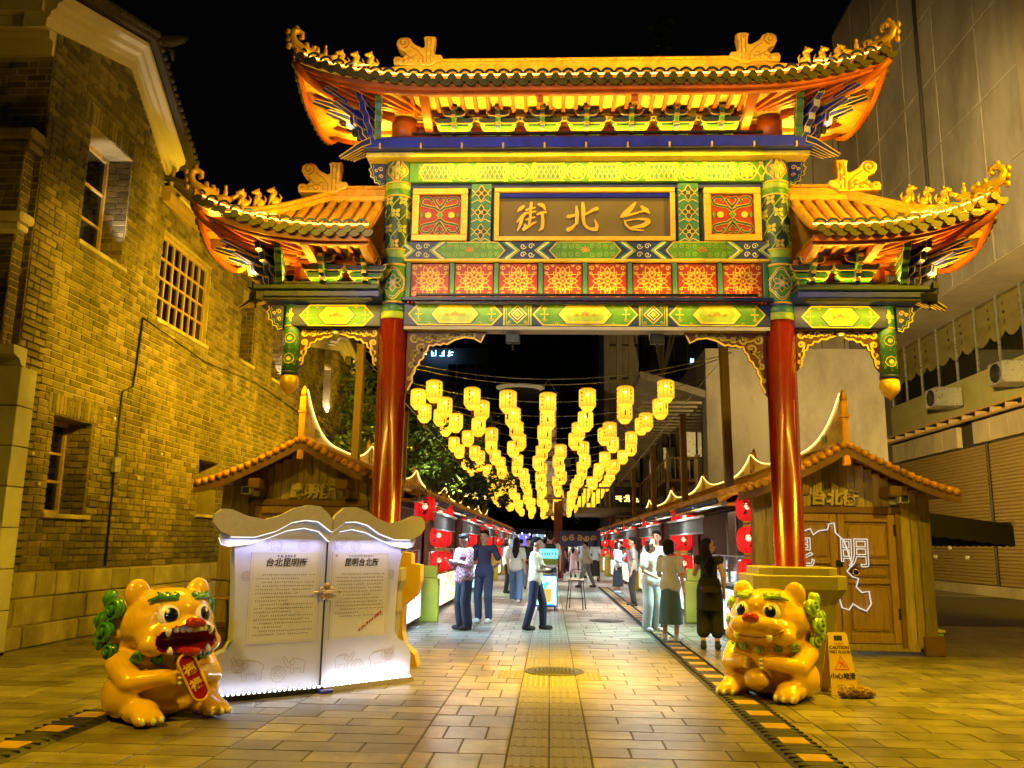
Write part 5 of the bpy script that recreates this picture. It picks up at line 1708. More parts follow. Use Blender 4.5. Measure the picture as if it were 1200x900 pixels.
print_mat('goods', [(.8, .15, .12), (.85, .8, .75), (.15, .45, .7), (.9, .6, .15), (.2, .6, .3), (.9, .9, .9)], 9, .9)  # goods emit too, a self-glow added to brighten the cases
LANTERN_RED = lantern_cloth('lantern_red', (.5, .01, .012), (1.0, .012, .018), .62, 10, .16, (1, .55, .4))
LANTERN_YEL = lantern_cloth('lantern_yellow', (.7, .45, .03), (1.0, .60, .035), 1.25, 14, .12)
glow('bulb', (1, .86, .6), 16)
glow('tube_cool', (.75, .88, 1.0), 9)
mat('tassel_red', (.5, .02, .02), .7)

def zk(q):
    """kiosk roof profile: q = distance from the ridge"""
    t = max(0, 1-q/1.56)
    return 2.27+.69*t**1.3
def kiosk(side, idx, y0, y1, label, poster, boxm):
    s = 1 if side == 'R' else -1
    Xs = 3.05 if side == 'R' else -2.50
    t = thing('kiosk', label, 'kiosk', (Xs, y0, 0), 0, 'kiosks in two rows along the lane')
    L = y1-y0
    fx = lambda u: s*u
    def B(mb, u0, u1, ya, yb, z0, z1, mi=0, c=None):
        a, b = sorted((fx(u0), fx(u1)))
        return mb.bx(a, b, ya, yb, z0, z1, mi) if c is None else mb.cbx(a, b, ya, yb, z0, z1, c, mi)
    rid = 1.27
    # roof shell
    mb = MB(); vs, fs = [], []
    ks = [-1.58+3.16*k/16 for k in range(17)]
    ya, yb = (-.42 if idx == 0 else -.02), L
    for k in ks:
        z = zk(abs(k)); x = fx(rid+k)
        vs += [(x, ya, z), (x, yb, z), (x, ya, z+.075), (x, yb, z+.075)]
    for i in range(16):
        o = i*4; p = o+4
        fs += [(o, o+1, p+1, p), (o+2, p+2, p+3, o+3), (o, p, p+2, o+2), (o+1, o+3, p+3, p+1)]
    fs += [(0, 2, 3, 1), (64, 65, 67, 66)]
    rf = obj('roof', mb.add(vs, fs), 'gold_tile', t)
    # tiles running down the street slope (and the visible verge of the end kiosk)
    step = .2
    n_ = int((yb-ya)/step)
    allm = MB()
    for j in range(n_):
        y = ya+.1+j*step
        tm = MB() if idx == 0 else allm
        for sd in ((-1, 1) if idx == 0 else (-1,)):
            tm.tube([(fx(rid+sd*k), y, zk(k)+.085) for k in (.08, .4, .8, 1.2, 1.6)], [.05, .05, .05, .05, .052], 7)
        if idx == 0: obj('roof_tile', tm, 'gold_tile', rf)
    if idx: stuff(obj('roof_tiles', allm, 'gold_tile', rf))
    if idx == 0:
        mb = MB(); vs, fs = [], []
        for k in ks:
            z = zk(abs(k)); x = fx(rid+k*1.005)
            vs += [(x, -.47, z-.10), (x, -.43, z-.10), (x, -.43, z+.03), (x, -.47, z+.03)]
        for i in range(16):
            for q in range(4): fs.append((i*4+q, i*4+(q+1) % 4, i*4+4+(q+1) % 4, i*4+4+q))
        fs += [(0,1,2,3), (67,66,65,64)]
        obj('barge_board', mb.add(vs, fs), 'beam_wood', t)
        ve = MB()
        for i in range(30):      # row of verge tiles above the barge board
            k = -1.52+3.04*i/29
            ve.tube([(fx(rid+k), -.50, zk(abs(k))+.06), (fx(rid+k), -.2, zk(abs(k))+.10)], .05, 7)
        stuff(obj('verge_tiles', ve, 'gold_tile', rf))
        # gable wall of upright planks
        u = .06
        while u < 2.42:
            w = rnd.uniform(.10, .15)
            u2 = min(u+w, 2.45)
            zt_ = min(zk(abs(u-rid)), zk(abs(u2-rid)))-.01
            if not (.38 < u+.05 < 2.06 and False):
                p = MB(); B(p, u+.003, u2-.003, -.02+rnd.uniform(-.006, .006), .02, 2.12 if .34 < u < 2.0 else .1, zt_, c=.005)
                obj('plank', p, 'plank', t)
            u = u2
        B(mb2 := MB(), .03, 2.47, .022, .06, .05, 2.3); obj('wall_lining', mb2, 'beam_wood', t)
        for u in (.02, 2.44): B(q := MB(), u-.05, u+.12, -.06, .10, 0, 2.32, c=.012); obj('corner_post', q, 'plank', t)
        B(q := MB(), 2.36, 2.64, -.08, .12, 0, .28, c=.01); obj('post_base', q, 'beam_wood', t)
        for u in (.62, 1.94): B(q := MB(), u-.09, u+.09, -.46, .02, 2.16+.10, 2.36+.05, c=.012); obj('purlin_end', q, 'beam_wood', t)
        B(q := MB(), .28, 2.12, -.075, -.0, 2.02, 2.12, c=.012); obj('door_lintel', q, 'beam_wood', t)
        # double door
        for (a, b) in ((.36, 1.195), (1.205, 2.04)):
            d = MB(); B(d, a, b, -.035, -.022, .16, 2.01); dl = obj('door', d, 'door_wood', t)
            st = MB()
            for (q0, q1, z0, z1) in ((a, a+.11, .16, 2.01), (b-.11, b, .16, 2.01)): B(st, q0, q1, -.072, -.036, z0, z1, c=.012)
            obj('stile', st, 'door_wood', dl)
            for (z0, z1) in ((.16, .30), (1.0, 1.07), (1.28, 1.35), (1.90, 2.01)):
                B(q := MB(), a+.112, b-.112, -.07, -.036, z0, z1, c=.010); obj('rail', q, 'door_wood', dl)
            for (z0, z1) in ((.31, .99), (1.08, 1.27), (1.36, 1.89)):
                B(q := MB(), a+.15, b-.15, -.055, -.034, z0+.03, z1-.03, c=.02); obj('panel', q, 'door_wood', dl)
            um = (b-.22 if a < 1 else a+.22)
            kn = MB().lathe([(.075, 0), (.07, .015), (.045, .02), (.04, .03), (.0005, .035)], 14, M=Matrix.Translation((fx(um), -.056, 1.175)) @ Matrix.Rotation(PI/2, 4, 'X'))
            kn.tube([(fx(um)+.045*math.cos(q), -.10, 1.165+.045*math.sin(q)) for q in [2*PI*w/12 for w in range(13)]], .008, 6, mi=1)
            obj('knocker', kn, ['dark_metal', 'gold_leaf'], dl)
            for z in (.5, 1.7): B(q := MB(), (a if a < 1 else b-.03), (a+.03 if a < 1 else b), -.08, -.072, z, z+.16); obj('hinge', q, 'dark_metal', dl)
        B(q := MB(), 1.15, 1.25, -.085, -.07, 1.24, 1.34, c=.01); obj('lock', q, 'dark_metal', t)
        for (a, b) in ((.28, .355), (2.045, 2.12)): B(q := MB(), a, b, -.07, -.0, .1, 2.02, c=.01); obj('door_post', q, 'beam_wood', t)
        B(q := MB(), .2, 2.3, -.06, .02, .05, .155, c=.01); obj('threshold', q, 'plank', t)
        # name on the gable
        tx = text('gable_sign', '台北街' if side == 'R' else '昆明街', .235, 'sign_taupe', t, (fx(1.18), -.045, 2.24), extrude=.012, offset=.010, shear=.12)
        # camera under the eave
        cmb = MB(); B(cmb, 2.05, 2.19, -.28, -.10, 2.18, 2.30, c=.012); B(cmb, 2.07, 2.17, -.287, -.281, 2.195, 2.285, 1); B(cmb, 1.98, 2.06, -.12, -.02, 2.16, 2.24, c=.01)
        obj('security_camera', cmb, ['white_paint', 'black_ink'], t)
    else:
        for u in (.02, 2.44): B(q := MB(), u-.05, u+.10, -.08, .08, 0, 2.32, c=.012); obj('corner_post', q, 'plank_red', t)
    # saddle ridge with LED line
    n2 = 20
    vs, fs = [], []
    top = []
    e0 = .68 if idx == 0 else .36
    for k in range(n2+1):
        q = k/n2
        y = (-.40 if idx == 0 else .05)+q*(L-(-.4 if idx == 0 else .05)-.05)
        h = (e0 if q < .5 else .36)*abs(2*q-1)**3.4+.12
        top.append((y, 2.96+h))
        vs += [(fx(rid)-.03, y, 2.9), (fx(rid)+.03, y, 2.9), (fx(rid)+.03, y, 2.96+h), (fx(rid)-.03, y, 2.96+h)]
    for i in range(n2):
        for q in range(4): fs.append((i*4+q, i*4+(q+1) % 4, i*4+4+(q+1) % 4, i*4+4+q))
    fs += [(0,1,2,3), (83,82,81,80)]
    rd = obj('ridge_wall', MB().add(vs, fs), 'gold_tile', t)
    obj('led_line', MB().tube([(fx(rid)-s*.045, y, z+.012) for y, z in top], .013 if idx < 2 else .018, 6), 'led_warm', rd)
    for k in range(3, n2-2, 3):
        y, z = top[k]
        obj('glazed_tile', MB().cbx(fx(rid)-.04, fx(rid)+.04, y-.13, y+.13, max(2.99, z-.16), z-.03, .01), 'paint_lime', rd)
    for (yy, zz_) in ((top[0][0], 2.96+e0+.18), (top[-1][0]-.05, 3.56)):
        pm = MB().cbx(fx(rid)-.05, fx(rid)+.05, yy-.06, yy+.04, 2.7, zz_-.16, .01); pm.cbx(fx(rid)-.065, fx(rid)+.065, yy-.075, yy+.055, zz_-.42, zz_-.37, .01)
        pm.lathe([(.05, zz_-.16), (.055, zz_-.1), (.02, zz_), (.0005, zz_+.02)], 10, (fx(rid), yy-.01, 0))
        obj('ridge_finial', pm, 'gold_tile', rd)
    # ---- street side
    B(q := MB(), -.02, .10, 0, L, 2.10, 2.24, c=.01); obj('eaves_beam', q, 'beam_wood', t)
    B(q := MB(), -.42, -.34, .3, L-.3, 2.12, 2.20, c=.008); obj('gutter', q, 'steel', t)
    pe = MB()
    yy = .45
    while yy < L-.45:
        pe.tube([(fx(-.46), yy, 2.19), (fx(-.05), yy, 2.42)], .042, 7); pe.tube([(fx(-.475), yy, 2.205), (fx(-.45), yy, 2.215)], .052, 8, mi=1); yy += .125
    B(pe, -.44, -.02, .4, L-.4, 2.14, 2.18)
    stuff(obj('penthouse_tiles', pe, ['gold_tile', 'tile_arc'], t))
    # back wall, side partitions, counter
    B(q := MB(), 2.38, 2.44, .06, L, .1, 2.3); obj('back_wall', q, 'plank', t)
    B(q := MB(), .9, .94, .10, L-.05, .9, 2.2); obj('inner_wall', q, 'plank', t)
    B(q := MB(), .06, 2.38, L-.06, L-.02, .1, 2.25); obj('end_wall', q, 'plank_red', t)
    B(q := MB(), .10, 2.36, .10, L-.08, 2.25, 2.28); obj('ceiling', q, 'cream_board', t)
    ca, cb_ = .45 if idx else .25, L-.9
    B(q := MB(), .02, .6, ca, cb_, .05, .86, c=.01); ct = obj('counter', q, 'counter_steel', t)
    B(q := MB(), -.06, .64, ca-.03, cb_+.03, .862, .90, c=.008); obj('countertop', q, 'counter_steel', ct)
    nb = 2 if L < 6 else 3
    for k in range(nb):
        a = ca+(cb_-ca)*k/nb; b = ca+(cb_-ca)*(k+1)/nb
        B(q := MB(), -.035, .018, a+.02, b-.02, .08, .84, c=.008); bx_ = obj('light_box', q, 'dark_metal', t)
        B(q := MB(), -.042, -.036, a+.05, b-.05, .12, .80); obj('poster', q, poster[k % len(poster)], bx_)
        if idx < 3:
            gl = MB(); r_ = random.Random(idx*7+k+(50 if s > 0 else 0))
            fnp = lambda u, v, d: (fx(-.043)-s*d, (a+.12)+u if s < 0 else (b-.12)-u, .14+v)
            ww = b-a-.3
            for q_ in range(4): glyph_strokes(gl, ww*(.12+.19*q_), .34, .14, .022, fnp, r_)
            for rr in range(3):
                for q_ in range(8): glyph_strokes(gl, ww*(.1+.1*q_), .22-.09*rr, .05, .008, fnp, r_, n=3)
            obj('lettering', gl, 'black_ink' if (k+idx) % 2 else 'paint_blue', bx_)
    # glass display case with goods
    B(q := MB(), .02, .025, ca+.1, cb_-.1, .905, 1.36); obj('case_front', q, 'case_glass', t)
    B(q := MB(), .0, .45, ca+.08, cb_-.08, 1.362, 1.38, c=.004); cs = obj('case_top', q, 'case_glass', t)
    fr = MB()
    for k in range(5):
        y = ca+.1+(cb_-ca-.2)*k/4; B(fr, .0, .03, y-.008, y+.008, .903, 1.36)
    B(fr, -.002, .02, ca+.1, cb_-.1, 1.345, 1.362); obj('case_frame', fr, 'steel', cs)
    gd = MB(); r_ = random.Random(idx+(20 if s > 0 else 0))
    y = ca+.15
    while y < cb_-.25:
        for sh_ in (0, .22):
            w = r_.uniform(.07, .16); h = r_.uniform(.08, .18)
            B(gd, .10+sh_*.8, .24+sh_*.8, y, y+w, .905+sh_, .905+sh_+h, c=.006)
        y += r_.uniform(.12, .2)
    B(gd, .2, .45, ca+.12, cb_-.12, 1.11, 1.123)
    stuff(obj('goods', gd, 'goods', t))
    # menu boards on the inner wall
    for k in range(3):
        a = .5+k*(L-1.2)/3
        B(q := MB(), .86, .895, a, a+(L-1.2)/3-.25, 1.48, 1.98, c=.006); mbd = obj('menu_board', q, 'dark_metal', t)
        B(q := MB(), .853, .859, a+.03, a+(L-1.2)/3-.28, 1.51, 1.95); obj('menu_print', q, 'menu_fruit' if k % 2 == 0 else poster[-1], mbd)
    # hanging utensils / dark lamps under the beam
    for k in range(4):
        B(q := MB(), .4, .48, .9+k*.22, 1.0+k*.22, 1.95, 2.12, c=.01); obj('hanging_lamp', q, 'dark_metal', t)
    # awning with scalloped valance
    aw0, aw1 = .80, L-.55
    mb = MB(); a0, a1 = .02, -.62
    vs = [(fx(a0), aw0, 2.10), (fx(a0), aw1, 2.10), (fx(a1), aw1, 1.97), (fx(a1), aw0, 1.97), (fx(a0), aw0, 2.092), (fx(a0), aw1, 2.092), (fx(a1), aw1, 1.962), (fx(a1), aw0, 1.962)]
    mb.add(vs, [(0,1,2,3),(7,6,5,4),(0,3,7,4),(1,5,6,2),(3,2,6,7)])
    an = obj('awning', mb, 'awning_grey', t)
    poly = [(aw0, 0), (aw1, 0)]
    m_ = int((aw1-aw0)/.11)
    for k in range(m_*4+1):
        y = aw1-(aw1-aw0)*k/(m_*4); poly.append((y, -.24-.025*abs(math.sin(PI*k/4))))
    mb = MB()
    fnv = lambda u, v, d: (fx(a1)-s*d-s*.02*math.sin(u*9)*(-v), u, 1.965+v)
    n3 = len(poly)
    pts = poly[2:]
    for k in range(len(pts)-1):
        (u0, v0), (u1, v1) = pts[k], pts[k+1]
        mb.add([fnv(u0, 0, 0), fnv(u1, 0, 0), fnv(u1, v1, 0), fnv(u0, v0, 0)], [(0,1,2,3)], 0, True)
        mb.add([fnv(u0, v0, .002), fnv(u1, v1, .002), fnv(u1, v1+.014, .002), fnv(u0, v0+.014, .002)], [(0,1,2,3)], 1)
    obj('valance', mb, ['awning_grey', 'awning_trim'], an)
    B(q := MB(), -.65, -.60, aw0, aw1, 1.955, 2.0, c=.008); obj('awning_bar', q, 'awning_trim', an)
    # pay box
    B(q := MB(), -.34, .04, L-.74, L-.46, 0, .82, c=.012); pb_ = obj('pay_box', q, boxm, t)
    B(q := MB(), -.30, .02, L-.70, L-.5, .822, 1.06, c=.012); obj('pay_box_head', q, boxm, pb_)
    B(q := MB(), -.345, -.335, L-.66, L-.54, .69, .705); obj('slot', q, 'black_ink', pb_)
    # working lights: tube under the eave and inside
    B(q := MB(), .14, .17, .7, L-.7, 2.12, 2.15, c=.006); tl = obj('tube_light', q, 'tube_cool', t)
    cool = ((.30, .62, 1.0), (.62, .80, 1.0), (.5, 1.0, .8), (1.0, .85, .65))[(idx+(2 if s > 0 else 0)) % 4]
    lamp('stall_lamp', 'AREA', (fx(-.30), L/2, 1.93), 150 if idx < 3 else 110, cool, t, (fx(-.75), L/2, 0), size=.06, sizey=L-1.4, spread=R(115))
    lamp('inside_lamp', 'AREA', (fx(.45), L/2, 2.22), 170, (1, .93, .85), t, (fx(.5), L/2, 0), size=.1, sizey=L-1.2)
    # lane-side glow of the posters
    return t
RY = [13.1, 18.5, 24.4, 30.8, 37.6, 44.5, 51]
LYs = [13.1, 17.6, 23.6, 30.2, 37, 44, 51]
pos = [['poster_cyan', 'poster_white'], ['poster_white', 'poster_warm'], ['poster_cyan', 'poster_green'], ['poster_green', 'poster_cyan'], ['poster_white', 'poster_warm'], ['poster_warm', 'poster_white']]
posR = [['poster_green', 'poster_white'], ['poster_white', 'poster_green'], ['poster_warm', 'poster_white'], ['poster_warm', 'poster_white'], ['poster_white', 'poster_warm'], ['poster_green', 'poster_white']]
for i in range(6):
    kiosk('R', i, RY[i], RY[i+1]-.02, 'wooden end kiosk with carved double door right of the gate' if i == 0 else f'{ORD[i]} kiosk of the right-hand row counted from the gate', posR[i], 'lime_box' if i < 2 else 'yellow_box')
    kiosk('L', i, LYs[i], LYs[i+1]-.02, 'wooden end kiosk with plank gable behind the white notice board' if i == 0 else f'{ORD[i]} kiosk of the left-hand row counted from the gate', pos[i], 'lime_box' if i < 1 else 'yellow_box')
# line drawing of a map and two picture-characters on the right kiosk's door
kr = [o for o in bpy.data.objects if o.name.startswith('kiosk') and o.parent is None and 'carved double door' in o.get('label', '')][0]
glow('led_soft', (1, .86, .66), .75)
mp_ = [(.35, .95), (.52, 1.0), (.62, .98), (.60, 1.14), (.68, 1.27), (.62, 1.40), (.58, 1.52), (.60, 1.62), (.55, 1.70), (.66, 1.74), (.80, 1.79), (.84, 1.70), (.92, 1.76), (1.05, 1.78), (1.07, 1.86), (1.15, 1.88), (1.16, 1.74), (1.28, 1.62), (1.34, 1.42), (1.38, 1.28), (1.30, 1.18), (1.38, 1.10), (1.46, 1.08), (1.42, .96), (1.50, .88), (1.60, .90), (1.62, .72), (1.55, .62), (1.45, .66), (1.36, .72), (1.30, .63), (1.20, .66), (1.14, .92), (1.0, .72), (.84, .64), (.70, .70)]
mm = MB().tube([(u, -.085, v) for u, v in mp_], .011, 6)
obj('map_outline', mm, 'led_soft', kr)
for ch, u in (('昆', .62), ('明', 1.42)):
    text('outline_character', ch, .46, 'led_soft', kr, (u, -.09, 1.42), outline=.007)
# awning on the right flank of the right kiosk
fa = thing('side_awning', 'dark grey folding-arm awning on the right side of the right kiosk', 'awning', (5.55, 15.6, 0))
q = MB(); q.add([(0, -1.6, 2.15), (0, 1.6, 2.15), (1.75, 1.6, 1.92), (1.75, -1.6, 1.92), (0, -1.6, 2.14), (0, 1.6, 2.14), (1.75, 1.6, 1.91), (1.75, -1.6, 1.91)], [(0,1,2,3),(7,6,5,4),(0,3,7,4),(1,5,6,2)])
obj('canvas', q, 'awning_grey', fa)
vm_ = MB()
for k in range(64):
    u0, u1 = -1.6+k*.05, -1.6+(k+1)*.05
    z = lambda u: 1.60-.03*abs(math.sin(u*14))
    vm_.add([(1.75, u0, 1.91), (1.75, u1, 1.91), (1.76, u1, z(u1)), (1.76, u0, z(u0))], [(0,1,2,3)], 0, True)
for k in range(36):
    u0, u1 = k*1.75/36, (k+1)*1.75/36
    z = lambda u: 1.60-.03*abs(math.sin(u*14))+.2*(1-u/1.75)
    vm_.add([(u0, -1.6, 2.15-.23*u0/1.75), (u1, -1.6, 2.15-.23*u1/1.75), (u1, -1.605, z(u1)), (u0, -1.605, z(u0))], [(0,1,2,3)], 0, True)
obj('valance', vm_, 'awning_grey', fa)
obj('front_bar', MB().cbx(1.72, 1.78, -1.62, 1.62, 1.90, 1.97, .01), 'awning_trim', fa)
obj('folding_arm', MB().tube([(.02, -1.4, 2.05), (.8, -1.45, 2.02), (1.72, -1.3, 1.94)], .025, 8), 'awning_trim', fa)
obj('folding_arm', MB().tube([(.02, 1.4, 2.05), (.8, 1.45, 2.02), (1.72, 1.3, 1.94)], .025, 8), 'awning_trim', fa)
obj('cassette', MB().cbx(-.05, .08, -1.65, 1.65, 2.08, 2.22, .02), 'awning_trim', fa)
gbx = thing('crate', 'small lime-green crate on the ground behind the right kiosk corner', 'crate', (5.85, 13.9, 0))
obj('body', MB().cbx(-.15, .15, -.15, .15, 0, .26, .015), 'paint_lime', gbx); obj('lid', MB().cbx(-.17, .17, -.17, .17, .262, .31, .012), 'white_paint', gbx)

# ---------------------------------------------------------------- red lanterns
def lantern_meshes(r, h, cloth, red):
    pr = [(r*.42, -h/2), (r*.8, -h*.42), (r*.97, -h*.25), (r, 0), (r*.97, h*.25), (r*.8, h*.42), (r*.42, h/2)] if red else \
         [(r*.86, -h*.5), (r*.97, -h*.45), (r, -h*.36), (r, h*.36), (r*.97, h*.45), (r*.80, h*.5)]
    body = MB()
    n_ = 20
    body.lathe(pr, n_)
    body.f = [f for f in body.f if len(f) == 4]; body.m = [0]*len(body.f); body.s = [True]*len(body.f)
    return body.mesh('cloth', cloth)
rl_body = lantern_meshes(.178, .40, LANTERN_RED, True)
rl_cap = MB().lathe([(.078, 0), (.08, .03), (.05, .035), (.0005, .04)], 14).mesh('cap', 'gold_paint')
rl_ring = MB().lathe([(.078, 0), (.08, -.03), (.06, -.04), (.0005, -.042)], 14).mesh('base_ring', 'gold_paint')
rl_bulb = MB().ell((0, 0, .03), (.045, .045, .05), nu=10, nv=8).mesh('bulb', 'bulb')
_r = random.Random(9)
gl = MB()
for (ph, z) in ((0, .05), (0, -.09), (1.9, .05), (1.9, -.09), (-2.1, .05), (-2.1, -.09)):
    fnl = lambda u, v, d, p=ph: ((.180+d-.25*(v*v))*math.sin(p+u/.178), -(.180+d-.25*(v*v))*math.cos(p+u/.178), v)
    glyph_strokes(gl, -.055, z-.02, .11, .013, fnl, _r)
rl_txt = gl.mesh('lettering', 'black_ink')
def red_lantern(x, y, z, label, rz=0):
    t = thing('red_lantern', label, 'lantern', (x, y, z), rz, 'red paper lanterns on the kiosk posts')
    link('cloth', rl_body, t); link('cap', rl_cap, t, (0, 0, .198)); link('base_ring', rl_ring, t, (0, 0, -.198)); link('bulb', rl_bulb, t); link('lettering', rl_txt, t)
    obj('cord', MB().tube([(0, 0, .23), (0, 0, .31)], .005, 5), 'dark_metal', t)
    return t
lev = ['top', 'middle', 'lowest']
for side, ys, X in (('right', RY, 2.78), ('left', LYs, -2.22)):
    for i, y in enumerate(ys[:6]):
        cols = ((.38,),) if (i == 0) else ((-.32, .42),)
        for ci, dy in enumerate(cols[0]):
            for k in range(3):
                if side == 'left' and i == 0: continue
                nm = 'near' if dy < 0 or i == 0 else 'far'
                lab = f'{lev[k]} red lantern on the end kiosk beside the right gate column' if i == 0 else f'{lev[k]} red lantern of the {nm} string at the {ORD[i-1]} post of the {side} row'
                red_lantern(X+(rnd.uniform(-.02, .02) if i else .26), y+dy, 2.10-.485*k, lab, rnd.uniform(-.5, .5))
red_lantern(-2.05, 14.0, 2.05, 'lone red lantern just behind the left gate column', .2)

# ---------------------------------------------------------------- yellow lanterns on wires, with poles
yl_body = lantern_meshes(.168, .36, LANTERN_YEL, False)
yl_cap = MB().lathe([(.105, 0), (.11, .025), (.0005, .03)], 16).mesh('cap', 'fringe_gold')
yl_base = MB().lathe([(.125, 0), (.128, -.02), (.09, -.07), (.07, -.085), (.0005, -.086)], 16).mesh('fringe', 'lantern_yellow')
yl_tas = MB().tube([(0, 0, -.1), (0, 0, -.20)], [.012, .016], 6).mesh('tassel', 'tassel_red')
yl_bulb = MB().ell((0, 0, .07), (.032, .032, .04), nu=10, nv=8).mesh('bulb', 'bulb')
gl = MB()
for (ph, n_) in ((.5, 3), (2.6, 3), (-1.5, 3)):
    fnl = lambda u, v, d, p=ph: ((.170+d)*math.sin(p+u/.168), -(.170+d)*math.cos(p+u/.168), v)
    for k in range(n_): glyph_strokes(gl, -.028, .06-.075*k, .056, .009, fnl, _r, n=4)
    for k in range(5): glyph_strokes(gl, .045, .07-.032*k, .02, .005, fnl, _r, n=3)
yl_txt = gl.mesh('lettering', 'black_ink')
X0 = [-2.37, -1.6, -.85, -.07, .705, 1.46, 2.27]
ROWS = 20
for k in range(ROWS):
    y = 16.7+1.8*k
    zc = 4.28-.050*k
    xs = [x+(.13*((k*37 % 5)-2)/2)*(1 if k else 0)+(rnd.uniform(-.06, .06) if k else 0) for x in X0]
    if k > 3: xs = [-3.0+.66*q+rnd.uniform(-.12, .12) for q in range(9)]
    elif k: xs = [x+rnd.uniform(-.15, .15) for x in X0]+[-3.0+rnd.uniform(-.1, .1)]
    xs.sort()
    zs = lambda x: zc-.12*(k > 4)+(.045 if k < 3 else .075)*(x+.1)**2
    w = MB().tube([(x, y, zs(x)+.34+(.0 if abs(x) < 3 else .02)) for x in [-3.62+.33*q for q in range(22)]], .009, 5)
    tag(obj('lantern_wire', w, 'steel'), f'{ORD[k]} wire carrying yellow lanterns across the lane from the gate', 'wire', 'lantern wires')
    for j, x in enumerate(xs):
        t = thing('yellow_lantern', f'yellow cylindrical lantern, {ORD[j]} from the left on the {ORD[k]} lantern wire from the gate', 'lantern', (x, y+rnd.uniform(-.25, .25), zs(x)+rnd.uniform(-.06, .05)), rnd.uniform(-.8, .8), 'yellow lanterns strung over the lane')
        link('cloth', yl_body, t); link('cap', yl_cap, t, (0, 0, .18)); link('fringe', yl_base, t, (0, 0, -.18)); link('bulb', yl_bulb, t)
        if k < 9:
            link('tassel', yl_tas, t, (0, 0, -.18)); link('lettering', yl_txt, t)
        obj('hook', MB().tube([(0, 0, .2), (0, 0, .345)], .004, 4), 'dark_metal', t)
tag(obj('lantern_wire', MB().tube([(x, 15.5, 4.50+.045*(x+.1)**2) for x in [-3.62+.33*q for q in range(22)]], .010, 5), 'steel'), 'bare wire nearest the gate with no lanterns on it', 'wire', 'lantern wires')
for sx, X in (('left', -3.62), ('right', 3.22)):
    tag(obj('lantern_wire', MB().tube([(X, 15.5, 5.0), (X*.92, 20, 4.6), (X*.9, 30, 4.25), (X*.85, 57, 3.5)], .008, 5), 'steel'), f'long wire running down the {sx} side of the lantern strings', 'wire', 'lantern wires')
    for i, y in enumerate((15.5, 20.6, 26.7, 33, 39, 46)):
        h = 5.15 if i == 0 else 4.75-.1*i
        m = MB().cbx(-.075, .075, -.075, .075, 0, h, .012); m.cbx(-.085, .085, -.085, .085, h-.05, h-.01, .006); m.cbx(-.10, .10, -.10, .10, 0, .12, .01)
        tag(obj('lantern_pole', m, 'beam_wood', None, (X, y, 0)), f'brown timber lantern pole, {ORD[i]} from the gate on the {sx} side', 'pole', 'timber lantern poles').rotation_euler = (0, (-.012 if X > 0 else .01), 0)
        if X < 0 and i < 3:      # flood lamp added on the pole to wash the brick wall
            po_ = [o for o in bpy.data.objects if o.name.startswith('lantern_pole') and o.parent is None][-1] if False else None
            fl_ = thing('added_wall_flood', f'{ORD[i]} floodlight clamped to the left lantern poles, aimed at the brick wall', 'floodlight', (X-.16, y, h-.35), 0, 'wall floodlights')
            obj('housing', MB().cbx(-.06, .06, -.12, .12, -.09, .09, .015), 'dark_metal', fl_); obj('clamp', MB().cbx(.06, .10, -.03, .03, -.03, .03, .005), 'steel', fl_)
            lamp('added_wall_lamp', 'SPOT', (-.12, 0, 0), (1200, 1300, 1200)[i], SOD, fl_, (-2.5, .2+i*.3, -.1), spot=R(150), blend=.9, radius=.1)
